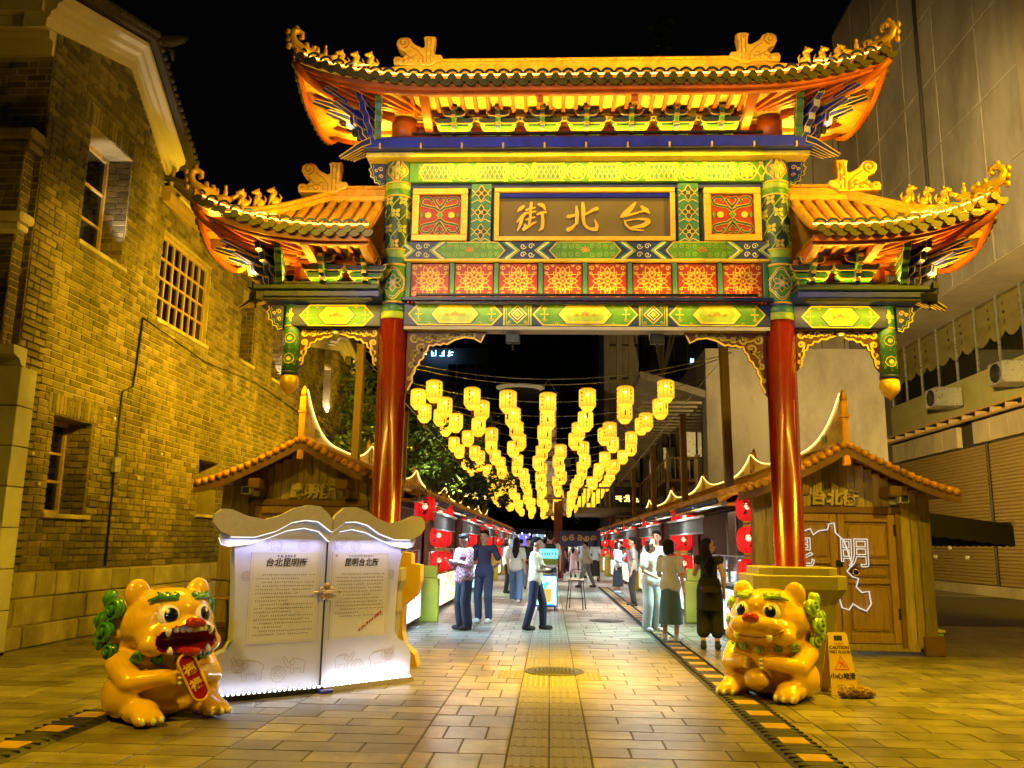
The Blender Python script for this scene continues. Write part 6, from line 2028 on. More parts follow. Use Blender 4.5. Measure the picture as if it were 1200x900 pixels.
# ================================================================ BOOK-SHAPED NOTICE BOARD
mat('board_white', (.44, .45, .58), .5, 0, .05, 4)
mat('board_brown', (.36, .33, .34), .65, 0, .12, 30)
mat('paper', (.50, .48, .41), .55, 0, .06, 5)
mat('line_tan', (.34, .24, .18), .6)
mat('line_grey', (.30, .29, .27), .6)
mat('stamp_red', (.35, .02, .05), .6)
mat('brass', (.45, .33, .14), .3, .8, .2, 20)
glow('led_dot', (.95, .97, 1.0), 22)
bk = thing('notice_board', 'white open-book notice board with two text sheets and wavy brown top', 'notice board', (-2.33, 8.98, 0), math.atan2(.80, .84))
def wing(m, tilt):
    """m=-1 left page, +1 right page; u runs outward from the spine"""
    ct, st = math.cos(tilt), math.sin(tilt)
    fn = lambda u, v, d: (m*(u*ct)+d*st*m, -d*ct+u*st, v)
    W = 1.16
    body = [(0, .05), (W*1.0, .05), (W*1.0, .26), (W*.985, .34), (W*.93, .41), (W*.84, .46), (W*.80, .54), (W*.80, .75), (W*.815, 1.1), (W*.845, 1.50), (W*.72, 1.515), (W*.55, 1.58), (W*.40, 1.65), (W*.22, 1.68), (W*.08, 1.66), (0, 1.58)]
    pg = obj('page', MB().prism(body, fn, -.14, .0), 'board_white', bk)
    lay = [(0, 1.50), (W*.10, 1.60), (W*.24, 1.63), (W*.40, 1.60), (W*.55, 1.53), (W*.72, 1.465), (W*.90, 1.44), (W*.96, 1.46), (W*.985, 1.52), (W*.96, 1.60), (W*.72, 1.62), (W*.5, 1.68), (W*.3, 1.74), (W*.1, 1.72), (0, 1.64)]
    ly = obj('raised_band', MB().prism(lay, fn, .001, .045), 'board_white', pg)
    obj('led_edge', MB().tube([fn(u, v-.006, .02) for u, v in lay[:9]], .006, 6), glow('led_soft_white', (1, .93, .82), 1.3), ly)
    top = [(0, 1.60), (W*.13, 1.70), (W*.25, 1.71), (W*.38, 1.68), (W*.52, 1.59), (W*.70, 1.53), (W*.90, 1.53), (W*1.0, 1.58), (W*1.06, 1.66), (W*1.05, 1.74), (W*.99, 1.79), (W*.92, 1.79), (W*.78, 1.73), (W*.62, 1.70), (W*.48, 1.75), (W*.36, 1.82), (W*.24, 1.86), (W*.12, 1.85), (W*.04, 1.78), (0, 1.72)]
    tp = obj('wavy_top', MB().prism(top, fn, .046, .10), 'board_brown', pg)
    obj('led_edge', MB().tube([fn(u, v-.007, .07) for u, v in top[:7]], .006, 6), 'led_soft_white', tp)
    # text sheet
    a, b, c, e = .075, .80, .50, 1.385
    sh = obj('text_sheet', MB().prism(rect(a, c, b, e), fn, .001, .008), 'paper', pg)
    ink = MB(); tan = MB(); r_ = random.Random(4+m)
    fs = (lambda u, v, d: fn(u, v, d)) if m > 0 else (lambda u, v, d: fn(b+a-u, v, d))
    tan.ribbon(rect(a+.02, c+.02, b-.02, e-.02), .003, fs, .0085, closed=True, h=.0006)
    y = e-.235
    ln = 0
    brk = (0, 2, 6, 8, 11, 13, 15) if m < 0 else (0, 6, 7, 10, 12)
    nl = 17 if m < 0 else 13
    while ln < nl:
        x = a+.06+(.06 if ln in brk else 0)
        end = b-.06-(r_.random()*.35 if (ln+1) in brk else 0)
        while x < end:
            if r_.random() > .06:
                for q in range(2): ink.ribbon([(x+r_.uniform(.001, .015), y+r_.uniform(0, .004)), (x+r_.uniform(.001, .015), y+r_.uniform(.011, .017))], .0027, fs, .0085, h=.0006)
                yy = y+r_.uniform(.002, .015); ink.ribbon([(x, yy), (x+.014, yy+.001)], .0024, fs, .0088, h=.0006)
            x += .0225
        y -= .036
        ln += 1
    for k in range(9):          # faint town drawing behind the text
        u = a+.06+r_.random()*.6; v = c+.06+r_.random()*.3; w = r_.uniform(.03, .09); h = r_.uniform(.03, .12)
        tan.ribbon(rect(u, v, min(u+w, b-.04), v+h), .002, fs, .0083, closed=True, h=.0005)
        tan.ribbon([(u, v+h), (min(u+w/2, b-.04), v+h+.03), (min(u+w, b-.04), v+h)], .002, fs, .0083, h=.0005)
    for k in range(7): tan.ribbon([(a+.05+r_.random()*.5, e-.05-r_.random()*.6) for _ in range(1)]+[(a+.2+r_.random()*.4, c+.1+r_.random()*.6)], .0016, fs, .0083, h=.0005)
    stuff(obj('text_lines', ink, 'black_ink', sh)); obj('line_drawing', tan, 'line_grey', sh)
    title = '台北昆明街' if m < 0 else '昆明台北街'
    um = (a+b)/2
    p = fn(um, e-.11, .011)
    rz = math.atan2(st, ct)*m
    text('title', title, .088, 'black_ink', sh, p, (PI/2, 0, rz), extrude=.001, offset=.0012, shear=.15)
    if m < 0: text('heading', '昆明都大剧院', .032, 'paint_navy', sh, fn(um, e-.038, .011), (PI/2, 0, rz), extrude=.0006, offset=.0005) if False else glyph_row('heading', 6, .028, 'paint_navy', sh, lambda u, v, d: fs(um-.1+u, e-.055+v, .0088+d), .004)
    else:
        glyph_row('heading', 11, .024, 'line_grey', sh, lambda u, v, d: fs(a+.2+u, e-.05+v, .0088+d), .0035)
        glyph_row('seal', 1, .04, 'line_tan', sh, lambda u, v, d: fs(a+.03+u, e-.058+v, .0088+d), .01)
        text('slogan', '我很喜欢昆明台北街', .043, 'stamp_red', sh, fn(.60, .66, .011), (PI/2, -.62, rz), extrude=.0006, offset=.001) if False else glyph_row('slogan', 9, .036, 'stamp_red', sh, lambda u, v, d: fs(.43+u*.82, .55+v+u*.52, .0088+d), .007, 1.15, 8)
    # line-art elephants and lions printed on the board
    art = MB()
    ele = [(0, 0), (.0, .07), (-.02, .11), (.03, .15), (.11, .16), (.15, .17), (.17, .13), (.20, .12), (.23, .17), (.25, .20), (.27, .18), (.245, .12), (.21, .07), (.17, .07), (.17, 0), (.13, 0), (.13, .05), (.045, .05), (.045, 0), (0, 0)]
    for (u, v, s_) in ((.18, .20, .85), (.62, .16, 1.15), (.50, 1.40, .6) if m < 0 else (.10, 1.42, .55)):
        art.ribbon([(u+x*s_, v+y*s_) for x, y in ele], .005, fn, .001, h=.0008)
        art.ribbon(circ(u+.15*s_, v+.12*s_, .03*s_, 10), .004, fn, .001, closed=True, h=.0008)
    for (u, v, s_) in ((.45, .20, .075), (.86, .30, .06), (.26 if m < 0 else .36, 1.45, .055), (.84, 1.15, .045)):
        pts = []
        for k in range(36): pts.append((u+s_*(1+.14*math.sin(k*PI/1.5))*math.cos(2*PI*k/36), v+s_*(1+.14*math.sin(k*PI/1.5))*math.sin(2*PI*k/36)))
        art.ribbon(pts, .005, fn, .001, closed=True, h=.0008); art.ribbon(circ(u, v, s_*.6, 14), .004, fn, .001, closed=True, h=.0008)
        for q in (-1, 1): art.ribbon(circ(u+q*s_*.25, v+s_*.12, s_*.09, 6), .004, fn, .001, closed=True, h=.0008)
        art.ribbon([(u-s_*.25, v-s_*.2), (u, v-s_*.3), (u+s_*.25, v-s_*.2)], .004, fn, .001, h=.0008)
    obj('line_art', art, 'line_tan', pg)
    # LED band under the wavy top washes the page
    q0 = fn(W*.5, 1.50, .10); q1 = fn(W*.5, .7, -.05)
    dd = (Vector(q1)-Vector(q0)).normalized(); xa = (Vector(fn(1, 0, 0))-Vector(fn(0, 0, 0))).normalized(); yv = (-dd).cross(xa).normalized()
    lt = lamp('band_lamp', 'AREA', q0, 2.6, (.6, .6, 1.0), bk, q1, size=W*.85, sizey=.02)
    lt.rotation_euler = Matrix((xa, yv, -dd)).transposed().to_euler()
    # base tray with light dots
    obj('base_tray', MB().prism(rect(0, .0, W*.99, .048), fn, -.14, .085), 'dark_metal' if m < 0 else 'board_brown', bk)
    n_ = 22
    for k in range(n_):
        u = .03+(W-.08)*k/(n_-1)
        q = fn(u, .055, .05)
        o = obj('led_dot', MB().ell((0, 0, 0), (.011, .011, .008), nu=8, nv=5), 'led_dot', bk, q)
    m0 = fn(W/2, .075, .07); m1 = fn(W/2, .8, .0)
    lp = lamp('base_lamp', 'AREA', m0, 3.4 if m > 0 else .6, (.93, .95, 1.0), bk, m1, size=W*.9, sizey=.02)
    if m < 0: pass
    lp.rotation_euler = (Vector(m1)-Vector(m0)).to_track_quat('-Z', 'X').to_euler()
    d = (Vector(m1)-Vector(m0)).normalized()
    xax = (Vector(fn(1, 0, 0))-Vector(fn(0, 0, 0))).normalized()
    yax = (-d).cross(xax).normalized()
    lp.rotation_euler = Matrix((xax, yax, -d)).transposed().to_euler()
wing(-1, R(4)); wing(1, R(4))
sp = MB().bx(-.006, .006, -.012, .0, .06, 1.5); obj('spine_gap', sp, 'dark_metal', bk)
cl_ = MB()
cl_.tube([(-.16, -.05, .98), (-.05, -.06, .99), (.05, -.06, .985), (.16, -.05, .98)], [.008, .018, .018, .008], 8)
for k in range(5): cl_.ell((.055*math.cos(2*PI*k/5+.3), -.04, .985+.06*math.sin(2*PI*k/5+.3)), (.035, .02, .035), nu=8, nv=6)
obj('clasp', cl_, 'brass', bk)
obj('cable_box', MB().cbx(-.07, .07, -.16, -.09, .0, .035, .008), 'paint_blue', bk)

# ================================================================ LION STATUES
mat('lion_gold', (.80, .47, .03), .16, 0, .06, 4, coat=.8, rvar=.05)
mat('lion_green', (.05, .23, .045), .18, 0, .1, 8, coat=.7, rvar=.05)
mat('lion_lime', (.30, .48, .05), .18, 0, .1, 8, coat=.7, rvar=.05)
mat('lion_red', (.33, .015, .012), .15, 0, .1, 6, coat=.7, rvar=.05)
mat('enamel_white', (.8, .78, .74), .18, 0, .04, 6, coat=.5, rvar=.05)
mat('enamel_black', (.008, .008, .008), .12, 0, .05, 6, coat=.6, rvar=.05)
mat('bark_gold', (.22, .09, .01), .3)
def rx(a): return Matrix.Rotation(a, 3, 'X')
def rz3(a): return Matrix.Rotation(a, 3, 'Z')
def lion(loc, rz, openm, label, green, s=1.0):
    t = thing('lion_statue', label, 'statue', loc, rz, 'pair of cartoon lion statues')
    t.scale = (s*1.03, s*1.03, s*.92)
    P = [('e', (0, .10, .34), (.40, .37, .36)), ('e', (0, .12, .12), (.41, .38, .13)), ('e', (0, .02, .56), (.33, .29, .22)),
         ('e', (0, .0, .86), (.405, .36, .32)), ('e', (0, -.17, .76), (.36, .25, .205)), ('e', (0, -.05, 1.0), (.33, .30, .20)),
         ('e', (0, -.32, .83), (.26, .14, .10)), ('e', (0, .05, 1.05), (.26, .24, .15))]
    for sx in (-1, 1):
        P += [('e', (sx*.28, .02, 1.14), (.115, .07, .145)), ('e', (sx*.24, .04, 1.06), (.10, .09, .10)),
              ('c', (sx*.36, .04, .50), (sx*.36, -.16, .36), .13, .105), ('c', (sx*.36, -.16, .36), (sx*.18, -.31, .40), .10, .085),
              ('e', (sx*.15, -.33, .40), (.09, .085, .08)),
              ('e', (sx*.29, -.22, .11), (.145, .19, .115)), ('e', (sx*.30, -.36, .085), (.13, .09, .085)), ('e', (sx*.36, .0, .22), (.12, .25, .20)),
              ('e', (sx*.24, -.25, .69), (.13, .11, .11)), ('c', (sx*.20, -.33, .80), (sx*.06, -.43, .83), .07, .06)]
        for k in (-1, 0, 1): P.append(('e', (sx*.30+k*.08, -.42+abs(k)*.02, .065), (.046, .06, .055)))
        for k in (-1, 0, 1): P.append(('e', (sx*.13-sx*.035, -.40, .40+k*.045), (.045, .035, .028)))
    # mane cushions around the head
    mane = []
    for k in range(9):
        a = R((-1 if k < 4 else 1)*(70+18*(k % 4)))
        if k == 8: continue
        mane.append((.38*math.sin(a), .18+.05*math.cos(a), .86+.33*math.cos(a), a))
    for (x, y, z, a) in mane: P.append(('e', (x*.92, y-.02, z), (.10, .12, .10)))
    me = union(P, .018, 5)
    me.materials.clear(); me.materials.append(MATS['lion_gold'])
    if openm:
        me.materials.append(MATS['lion_red'])
        o = bpy.data.objects.new('tmp', me)
        cm = MB()
        c0, r0 = Vector((0, -.44, .725)), Vector((.29, .28, .155))
        cm.ell(c0, r0, nu=28, nv=18)
        cme = cm.mesh('cut', []); co = bpy.data.objects.new('cut', cme)
        TMP.collection.objects.link(co)
        bm = o.modifiers.new('b', 'BOOLEAN'); bm.operation = 'DIFFERENCE'; bm.object = co; bm.solver = 'EXACT'
        me = bake(o)
        TMP.collection.objects.unlink(co); bpy.data.objects.remove(co)
        me.materials.clear(); me.materials.append(MATS['lion_gold']); me.materials.append(MATS['lion_red'])
        for p in me.polygons:
            q = p.center-c0
            if (q.x/r0.x)**2+(q.y/r0.y)**2+(q.z/r0.z)**2 < 1.03: p.material_index = 1
    for p in me.polygons: p.use_smooth = True
    link('body', me, t)
    # ears' inner hollows, eyes, nose, brows
    for sx in (-1, 1):
        e = MB().ell((0, 0, 0), (.092, .045, .105), nu=18, nv=12)
        eo = obj('eye', e, 'enamel_white', t, (sx*.155, -.305, .955)); eo.rotation_euler = (R(-14), 0, sx*R(24))
        obj('pupil', MB().ell((-sx*.014, -.034, -.004), (.057, .018, .07), nu=16, nv=10), 'enamel_black', eo)
        obj('glint', MB().ell((-.014, -.052, .03), (.018, .006, .020), nu=8, nv=6), 'enamel_white', eo)
        br = MB()
        br.tube([(sx*.05, -.285, 1.075), (sx*.12, -.285, 1.115), (sx*.21, -.25, 1.12), (sx*.29, -.19, 1.085)], [.014, .028, .028, .012], 8)
        for k in range(3): br.tube([(sx*(.09+k*.07), -.275+k*.012, 1.10), (sx*(.07+k*.07), -.27+k*.014, 1.15), (sx*(.095+k*.07), -.25+k*.014, 1.165)], [.024, .02, .008], 8)
        obj('brow', br, 'lion_green' if green == 'lion_green' else 'lion_lime', t)
        for k in (-1, 0, 1):
            obj('claw', MB().ell((sx*.30+k*.082, -.475+abs(k)*.022, .06), (.022, .022, .034), nu=8, nv=6), 'enamel_white', t)
            obj('claw', MB().ell((sx*.075, -.43, .40+k*.046), (.02, .024, .015), nu=8, nv=6), 'enamel_white', t)
    obj('nose', MB().ell((0, -.46, .895), (.085, .055, .055), nu=16, nv=10).ell((-.05, -.475, .885), (.04, .04, .035), nu=10, nv=8).ell((.05, -.475, .885), (.04, .04, .035), nu=10, nv=8), 'lion_red', t)
    # spiral curls
    def curl(x, y, z, nx, ny, nz, r, m):
        N = Vector((nx, ny, nz)).normalized()
        A = N.cross(Vector((0, 0, 1))).normalized() if abs(N.z) < .95 else Vector((1, 0, 0))
        Bv = N.cross(A)
        c = Vector((x, y, z))
        mb = MB()
        pts, rs = [], []
        for k in range(26):
            q = k/25
            a = q*PI*3.6
            rr = r*(1-.86*q)
            pts.append(c+A*rr*math.cos(a)+Bv*rr*math.sin(a)+N*(.02+.05*q)); rs.append(r*(.22 if k < 24 else .16)*(1-.25*q)*(.4 if k == 0 else 1))
        mb.tube(pts, rs, 8)
        mb.ell(c, (r*.95, r*.95, r*.5), nu=12, nv=8, M=Matrix((A, Bv, N)).transposed())
        obj('mane_curl', mb, m, t)
    for sx in (-1, 1):
        for (x, y, z, r) in ((.41, .10, 1.0, .105), (.455, .14, .80, .10), (.43, .08, .62, .075), (.36, .30, 1.08, .09), (.40, .34, .88, .09), (.40, .30, .68, .08)):
            curl(sx*x, y, z, sx*1.0, -.15 if y < .2 else .8, .1, r, green)
        curl(sx*.18, -.22, .565, sx*.35, -1, -.1, .052, green); curl(sx*.30, -.12, .575, sx*.8, -.8, -.1, .055, green)
    curl(0, -.255, .545, 0, -1, -.2, .05, green)
    for (x, z) in ((0, 1.02), (0, .8), (.2, .95), (-.2, .95), (.2, .72), (-.2, .72)): curl(x, .40, z, x*.5, 1, .1, .10, green)
    if openm:
        tn = MB().ell((0, -.34, .635), (.115, .15, .045), nu=14, nv=8); tn.ell((0, -.44, .63), (.09, .06, .045), nu=12, nv=8)
        obj('tongue', tn, 'lion_red', t)
        for k in range(6):
            x = -.125+.05*k
            obj('tooth', MB().cbx(x-.024, x+.024, -.02, .02, -.034, .03, .012), 'enamel_white', t, (0, -.435+abs(x)*.28, .838)).rotation_euler = (0, 0, 0)
        for sx in (-1, 1):
            obj('fang', MB().lathe([(.026, 0), (.024, .03), (.012, .06), (.0005, .07)], 10), 'enamel_white', t, (sx*.17, -.40, .615))
            obj('fang', MB().lathe([(.030, 0), (.027, -.04), (.013, -.075), (.0005, -.085)], 10), 'enamel_white', t, (sx*.19, -.385, .85))
        # scroll tablet with two characters
        tb = link('tablet', None, t, (.02, -.45, .40)); tb.rotation_euler = (R(-8), R(-24), 0)
        n_ = 14
        out = [(.075*math.cos(a), .15+.075*math.sin(a)) for a in [PI*k/n_ for k in range(n_+1)]]+[(.075*math.cos(a), -.15+.075*math.sin(a)) for a in [PI+PI*k/n_ for k in range(n_+1)]]
        f_ = lambda u, v, d: (u, -d, v)
        obj('tablet_board', MB().prism(out, f_, -.025, .02), 'lion_red', tb)
        obj('tablet_rim', MB().tube([(u, -.022, v) for u, v in out+out[:1]], .012, 6), 'lion_gold', tb)
        text('character', '福', .11, 'gold_paint', tb, (0, -.021, .075), extrude=.004, offset=.003)
        text('character', '禄', .11, 'gold_paint', tb, (0, -.021, -.075), extrude=.004, offset=.003)
    else:
        sm = MB().tube([(-.30, -.335, .775), (-.22, -.405, .715), (-.1, -.43, .685), (0, -.43, .68), (.1, -.43, .685), (.22, -.405, .715), (.30, -.335, .775)], [.006, .012, .013, .013, .013, .012, .006], 8)
        obj('mouth_line', sm, 'bark_gold', t)
        for sx in (-1, 1): obj('fang', MB().lathe([(.032, 0), (.03, -.04), (.015, -.07), (.0005, -.08)], 10), 'enamel_white', t, (sx*.17, -.425, .715))
        obj('ball', MB().ell((0, -.36, .22), (.125, .125, .125), nu=24, nv=16), 'lion_gold', t)
    return t
lion((-3.36, 7.62, 0), R(52), True, 'golden lion statue with open red mouth holding a red tablet, left of the lane', 'lion_green', .98)
lion((2.30, 9.38, 0), R(-36), False, 'golden lion statue with closed smiling mouth and a ball, right of the lane', 'lion_lime', .98)

# ================================================================ SMALL THINGS BY THE GATE
mat('sign_yellow', (.68, .47, .02), .35, 0, .08, 6, coat=.3)
wf = thing('wet_floor_sign', 'yellow folding wet-floor caution sign beside the gate pedestal', 'sign', (3.07, 9.62, 0), R(6))
for sg in (-1, 1):
    fw = lambda u, v, d, sg=sg: (u, sg*(.14-.13*v/.62)+sg*d, v)
    o_ = [(-.15, 0), (-.06, 0), (-.05, .05), (.05, .05), (.06, 0), (.15, 0), (.105, .60), (.09, .62), (-.09, .62), (-.105, .60)]
    mb = MB()
    hole = [(-.045, .54), (.045, .54), (.045, .59), (-.045, .59)]
    mb.prism(o_, fw, -.012, 0)
    pnl = obj('panel', mb, 'sign_yellow', wf)
    obj('grip_hole', MB().prism(hole, fw, -.013, .002), 'black_ink', pnl)
    if sg < 0:
        tri = MB()
        f2 = lambda u, v, d: fw(u, v, d+.0015)
        tri.ribbon([(-.075, .255), (.075, .255), (0, .385)], .014, f2, 0, closed=True, h=.001)
        tri.ribbon([(-.02, .335), (.01, .31), (.035, .275)], .012, f2, 0, h=.001); tri.ribbon([(.01, .31), (-.02, .275)], .010, f2, 0, h=.001); tri.ribbon([(-.03, .31), (.02, .32)], .008, f2, 0, h=.001)
        obj('warning_triangle', tri, 'paint_red', pnl)
        tl_ = R(90)-math.atan(.13/.62)
        def fl(txt, sz, v, m_, off=.0008):
            p = fw(0, v, .003); text('lettering', txt, sz, m_, pnl, p, (tl_, 0, 0), extrude=.0005, offset=off)
        fl('CAUTION', .048, .47, 'black_ink'); fl('WET FLOOR', .040, .425, 'black_ink'); fl('小心地滑', .068, .185, 'black_ink', .002)
        fl('Attention', .055, .09, 'white_paint', .0) if False else glyph_row('lettering', 7, .02, 'white_paint', pnl, lambda u, v, d: fw(-.085+u, .085+v+.02*math.sin(u*30), .002+d), .006)
        glyph_row('lettering', 6, .014, 'paint_red', pnl, lambda u, v, d: fw(-.05+u, .505+v, .002+d), .004)
mat('rock', (.24, .15, .055), .9, 0, .35, 14, bump=.8, bs=30)
rk = union([('e', (0, 0, .06), (.17, .09, .065)), ('e', (.1, .02, .05), (.10, .08, .05)), ('e', (-.12, 0, .055), (.09, .07, .06)), ('e', (-.02, -.05, .08), (.09, .05, .05))], .02, 2)
for v in rk.vertices: v.co += Vector((rnd.uniform(-.008, .008), rnd.uniform(-.008, .008), rnd.uniform(-.008, .008)))
for p in rk.polygons: p.use_smooth = False
tag(link('rock', setmat(rk, 'rock'), None, (3.17, 9.36, -.004), .1), 'rough ochre stone lying at the foot of the wet-floor sign', 'stone')
def stool(x, y, rz, label):
    t = thing('bar_stool', label, 'stool', (x, y, 0), rz, 'tall black bar stools')
    obj('seat', MB().cbx(-.17, .17, -.17, .17, .66, .70, .012), 'door_wood', t)
    for (a, b) in ((-1, -1), (1, -1), (1, 1), (-1, 1)): obj('leg', MB().tube([(a*.14, b*.14, .66), (a*.2, b*.2, 0)], .013, 6), 'dark_metal', t)
    obj('footrest', MB().tube([(-.18, -.18, .25), (.18, -.18, .25), (.18, .18, .25), (-.18, .18, .25), (-.18, -.18, .25)], .010, 6), 'dark_metal', t)
    obj('back_rail', MB().tube([(-.16, .16, .68), (-.17, .19, .88), (-.1, .2, .92), (.1, .2, .92), (.17, .19, .88), (.16, .16, .68)], .011, 6), 'dark_metal', t)
stool(-4.72, 12.25, .3, 'black bar stool with wooden seat behind the left edge of the notice board')
stool(.62, 20.9, -.2, 'black bar stool standing right beside the blue cart')
# jagged yellow frame standing behind the notice board
yf = MB().prism([(0, 0), (.30, 0), (.26, .14), (.14, .24), (.10, .40), (.10, .72), (.26, .86), (.30, 1.02), (.30, 1.22), (.18, 1.24), (.18, 1.36), (.06, 1.38), (0, 1.0)], lambda u, v, d: (u, -d, v), -.14, .14)
tag(obj('stepped_frame', yf, 'yellow_box', None, (-1.92, 11.0, 0)), 'stepped yellow display frame peeking out behind the notice board', 'display')
# drinks cart
ct = thing('drinks_cart', 'cyan drinks cart with backlit panels standing in mid-lane', 'cart', (-.08, 20.4, 0))
glow('cart_cyan', (.10, .62, .85), 1.1)
glow('cart_head', (.22, .72, .85), 1.3)
obj('body', MB().cbx(-.24, .24, -.3, .3, .10, .80, .01), 'paint_blue', ct)
obj('front_poster', MB().cbx(-.22, .22, -.316, -.302, .14, .78, .004), 'poster_cyan', ct)
obj('side_panel', MB().cbx(.242, .256, -.28, .28, .14, .78, .004), 'cart_cyan', ct)
dk_ = MB(); dk_.prism([(-.1, .2), (.1, .2), (.12, .5), (-.12, .5)], lambda u, v, d: (u, -.317-d, v), 0, .004); obj('drink_picture', dk_, glow('juice', (1, .55, .12), 1.0), ct)
obj('tray', MB().cbx(-.25, .25, -.31, .31, .802, .84, .008), 'steel', ct)
for (a, b) in ((-1, -1), (1, -1), (1, 1), (-1, 1)):
    obj('upright', MB().tube([(a*.23, b*.28, .84), (a*.23, b*.28, 1.1)], .012, 6), 'steel', ct)
    obj('castor', MB().lathe([(.045, -.015), (.05, 0), (.045, .015)], 12, M=Matrix.Translation((a*.19, b*.24, .05)) @ Matrix.Rotation(PI/2, 4, 'Y')), 'rubber', ct)
obj('header', MB().cbx(-.26, .26, -.33, .33, 1.18, 1.40, .01), 'cart_head', ct)
obj('header_band', MB().cbx(-.25, .25, -.32, .32, 1.04, 1.178, .01), 'paint_lime', ct)
glyph_row('lettering', 7, .05, 'paint_blue', ct, lambda u, v, d: (-.2+u, -.332-d, 1.265+v), .008)
glyph_row('lettering', 5, .07, 'paint_blue', ct, lambda u, v, d: (.258+d, -.15+v, .22+u), .012)
obj('push_rail', MB().tube([(.24, -.34, 0), (.24, -.42, .02), (.24, -.42, .98), (.0, -.42, .98)], .012, 6), 'steel', ct)

# ================================================================ FAR END OF THE LANE
pc = thing('centre_post', 'red timber post with blue painted planter base in mid-lane far away', 'post', (.35, 40, 0))
obj('post', MB().cbx(-.2, .2, -.2, .2, 0, 4.6, .02), 'red_lacquer', pc)
pbm = MB().cbx(.1, 1.9, -.5, -.3, 1.45, 2.15, .03, NV)
for k in range(5): pbm.ribbon(spiral(.3+k*.33, 1.8, .14, 1.4, 1 if k % 2 else -1, k), .05, lambda u, v, d: (u, -.5-d, v), .001, AU)
obj('painted_panel', pbm, BEAM, pc)
for u in (.15, 1.8): obj('panel_leg', MB().cbx(u, u+.1, -.45, -.35, 0, 1.45, .01), 'red_panel', pc)
print_mat('scroll_print', [(.30, .17, .08), (.12, .05, .03), (.42, .26, .12), (.2, .09, .05), (.5, .36, .22)], 5, .22)  # both banner prints carry a weak self-glow in place of lamp light
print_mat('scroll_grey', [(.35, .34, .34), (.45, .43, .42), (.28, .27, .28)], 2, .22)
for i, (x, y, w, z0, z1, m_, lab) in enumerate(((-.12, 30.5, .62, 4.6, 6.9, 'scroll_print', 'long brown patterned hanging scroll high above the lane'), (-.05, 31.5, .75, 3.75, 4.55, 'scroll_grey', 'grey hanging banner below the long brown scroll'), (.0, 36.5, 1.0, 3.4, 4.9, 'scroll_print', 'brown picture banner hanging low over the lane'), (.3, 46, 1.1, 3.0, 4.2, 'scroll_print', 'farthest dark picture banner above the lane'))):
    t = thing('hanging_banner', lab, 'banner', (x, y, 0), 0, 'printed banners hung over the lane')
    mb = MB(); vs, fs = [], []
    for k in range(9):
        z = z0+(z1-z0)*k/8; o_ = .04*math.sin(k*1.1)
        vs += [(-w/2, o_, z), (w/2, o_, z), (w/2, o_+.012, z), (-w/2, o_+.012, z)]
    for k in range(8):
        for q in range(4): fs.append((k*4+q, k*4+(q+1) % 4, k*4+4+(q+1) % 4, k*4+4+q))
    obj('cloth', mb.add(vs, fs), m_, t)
    for z in (z0, z1): obj('rod', MB().tube([(-w/2-.06, 0, z), (w/2+.06, 0, z)], .025, 8), 'beam_wood', t)
    obj('cord', MB().tube([(-w/2, 0, z1), (0, 0, z1+.5), (w/2, 0, z1)], .01, 5), 'steel', t)
# wooden stair and gallery on the right
stt = thing('wooden_gallery', 'wooden stair and railed gallery above the far right stalls', 'gallery', (1.2, 36.5, 0))
obj('deck', MB().cbx(0, 4.5, 0, 8, 2.9, 3.05, .02), 'beam_wood', stt)
obj('fascia_board', MB().cbx(-.05, 4.5, -.06, -.005, 2.8, 3.07, .01), 'plank', stt)
for k in range(12): obj('baluster', MB().cbx(k*.2-.022, k*.2+.022, -.03, .02, 3.07, 3.85, .005), 'window_wood', stt, (.1, 0, 0))
obj('handrail', MB().cbx(0, 2.5, -.06, .06, 3.852, 3.93, .01), 'window_wood', stt)
for k in range(14):
    o = obj('step', MB().cbx(-.5, .5, -.16, .16, -.03, .03, .006), 'plank', stt, (2.0, -.3-.3*k, 2.9-.20*k)) if k < 9 else None
for k in range(12):
    u = k/11
    obj('baluster', MB().cbx(-.022, .022, -.022, .022, 0, .85, .005), 'window_wood', stt, (2.45+u*1.2, -.2-.3*u, 3.0+u*1.25))
obj('handrail', MB().tube([(2.4, -.2, 3.88), (3.7, -.5, 5.15), (5.0, -.5, 5.15)], .045, 6), 'window_wood', stt)
for x in (2.4, 3.7, 4.9): obj('newel', MB().cbx(-.06, .06, -.06, .06, 2.9, 5.3 if x > 3 else 4.1, .012), 'window_wood', stt, (x, -.35, 0))
obj('upper_deck', MB().cbx(3.6, 5.2, -.4, 6, 4.15, 4.3, .02), 'beam_wood', stt)
for k in range(6): obj('baluster', MB().cbx(3.8+k*.2-.022, 3.8+k*.2+.022, -.45, -.405, 4.3, 5.12, .005), 'window_wood', stt)
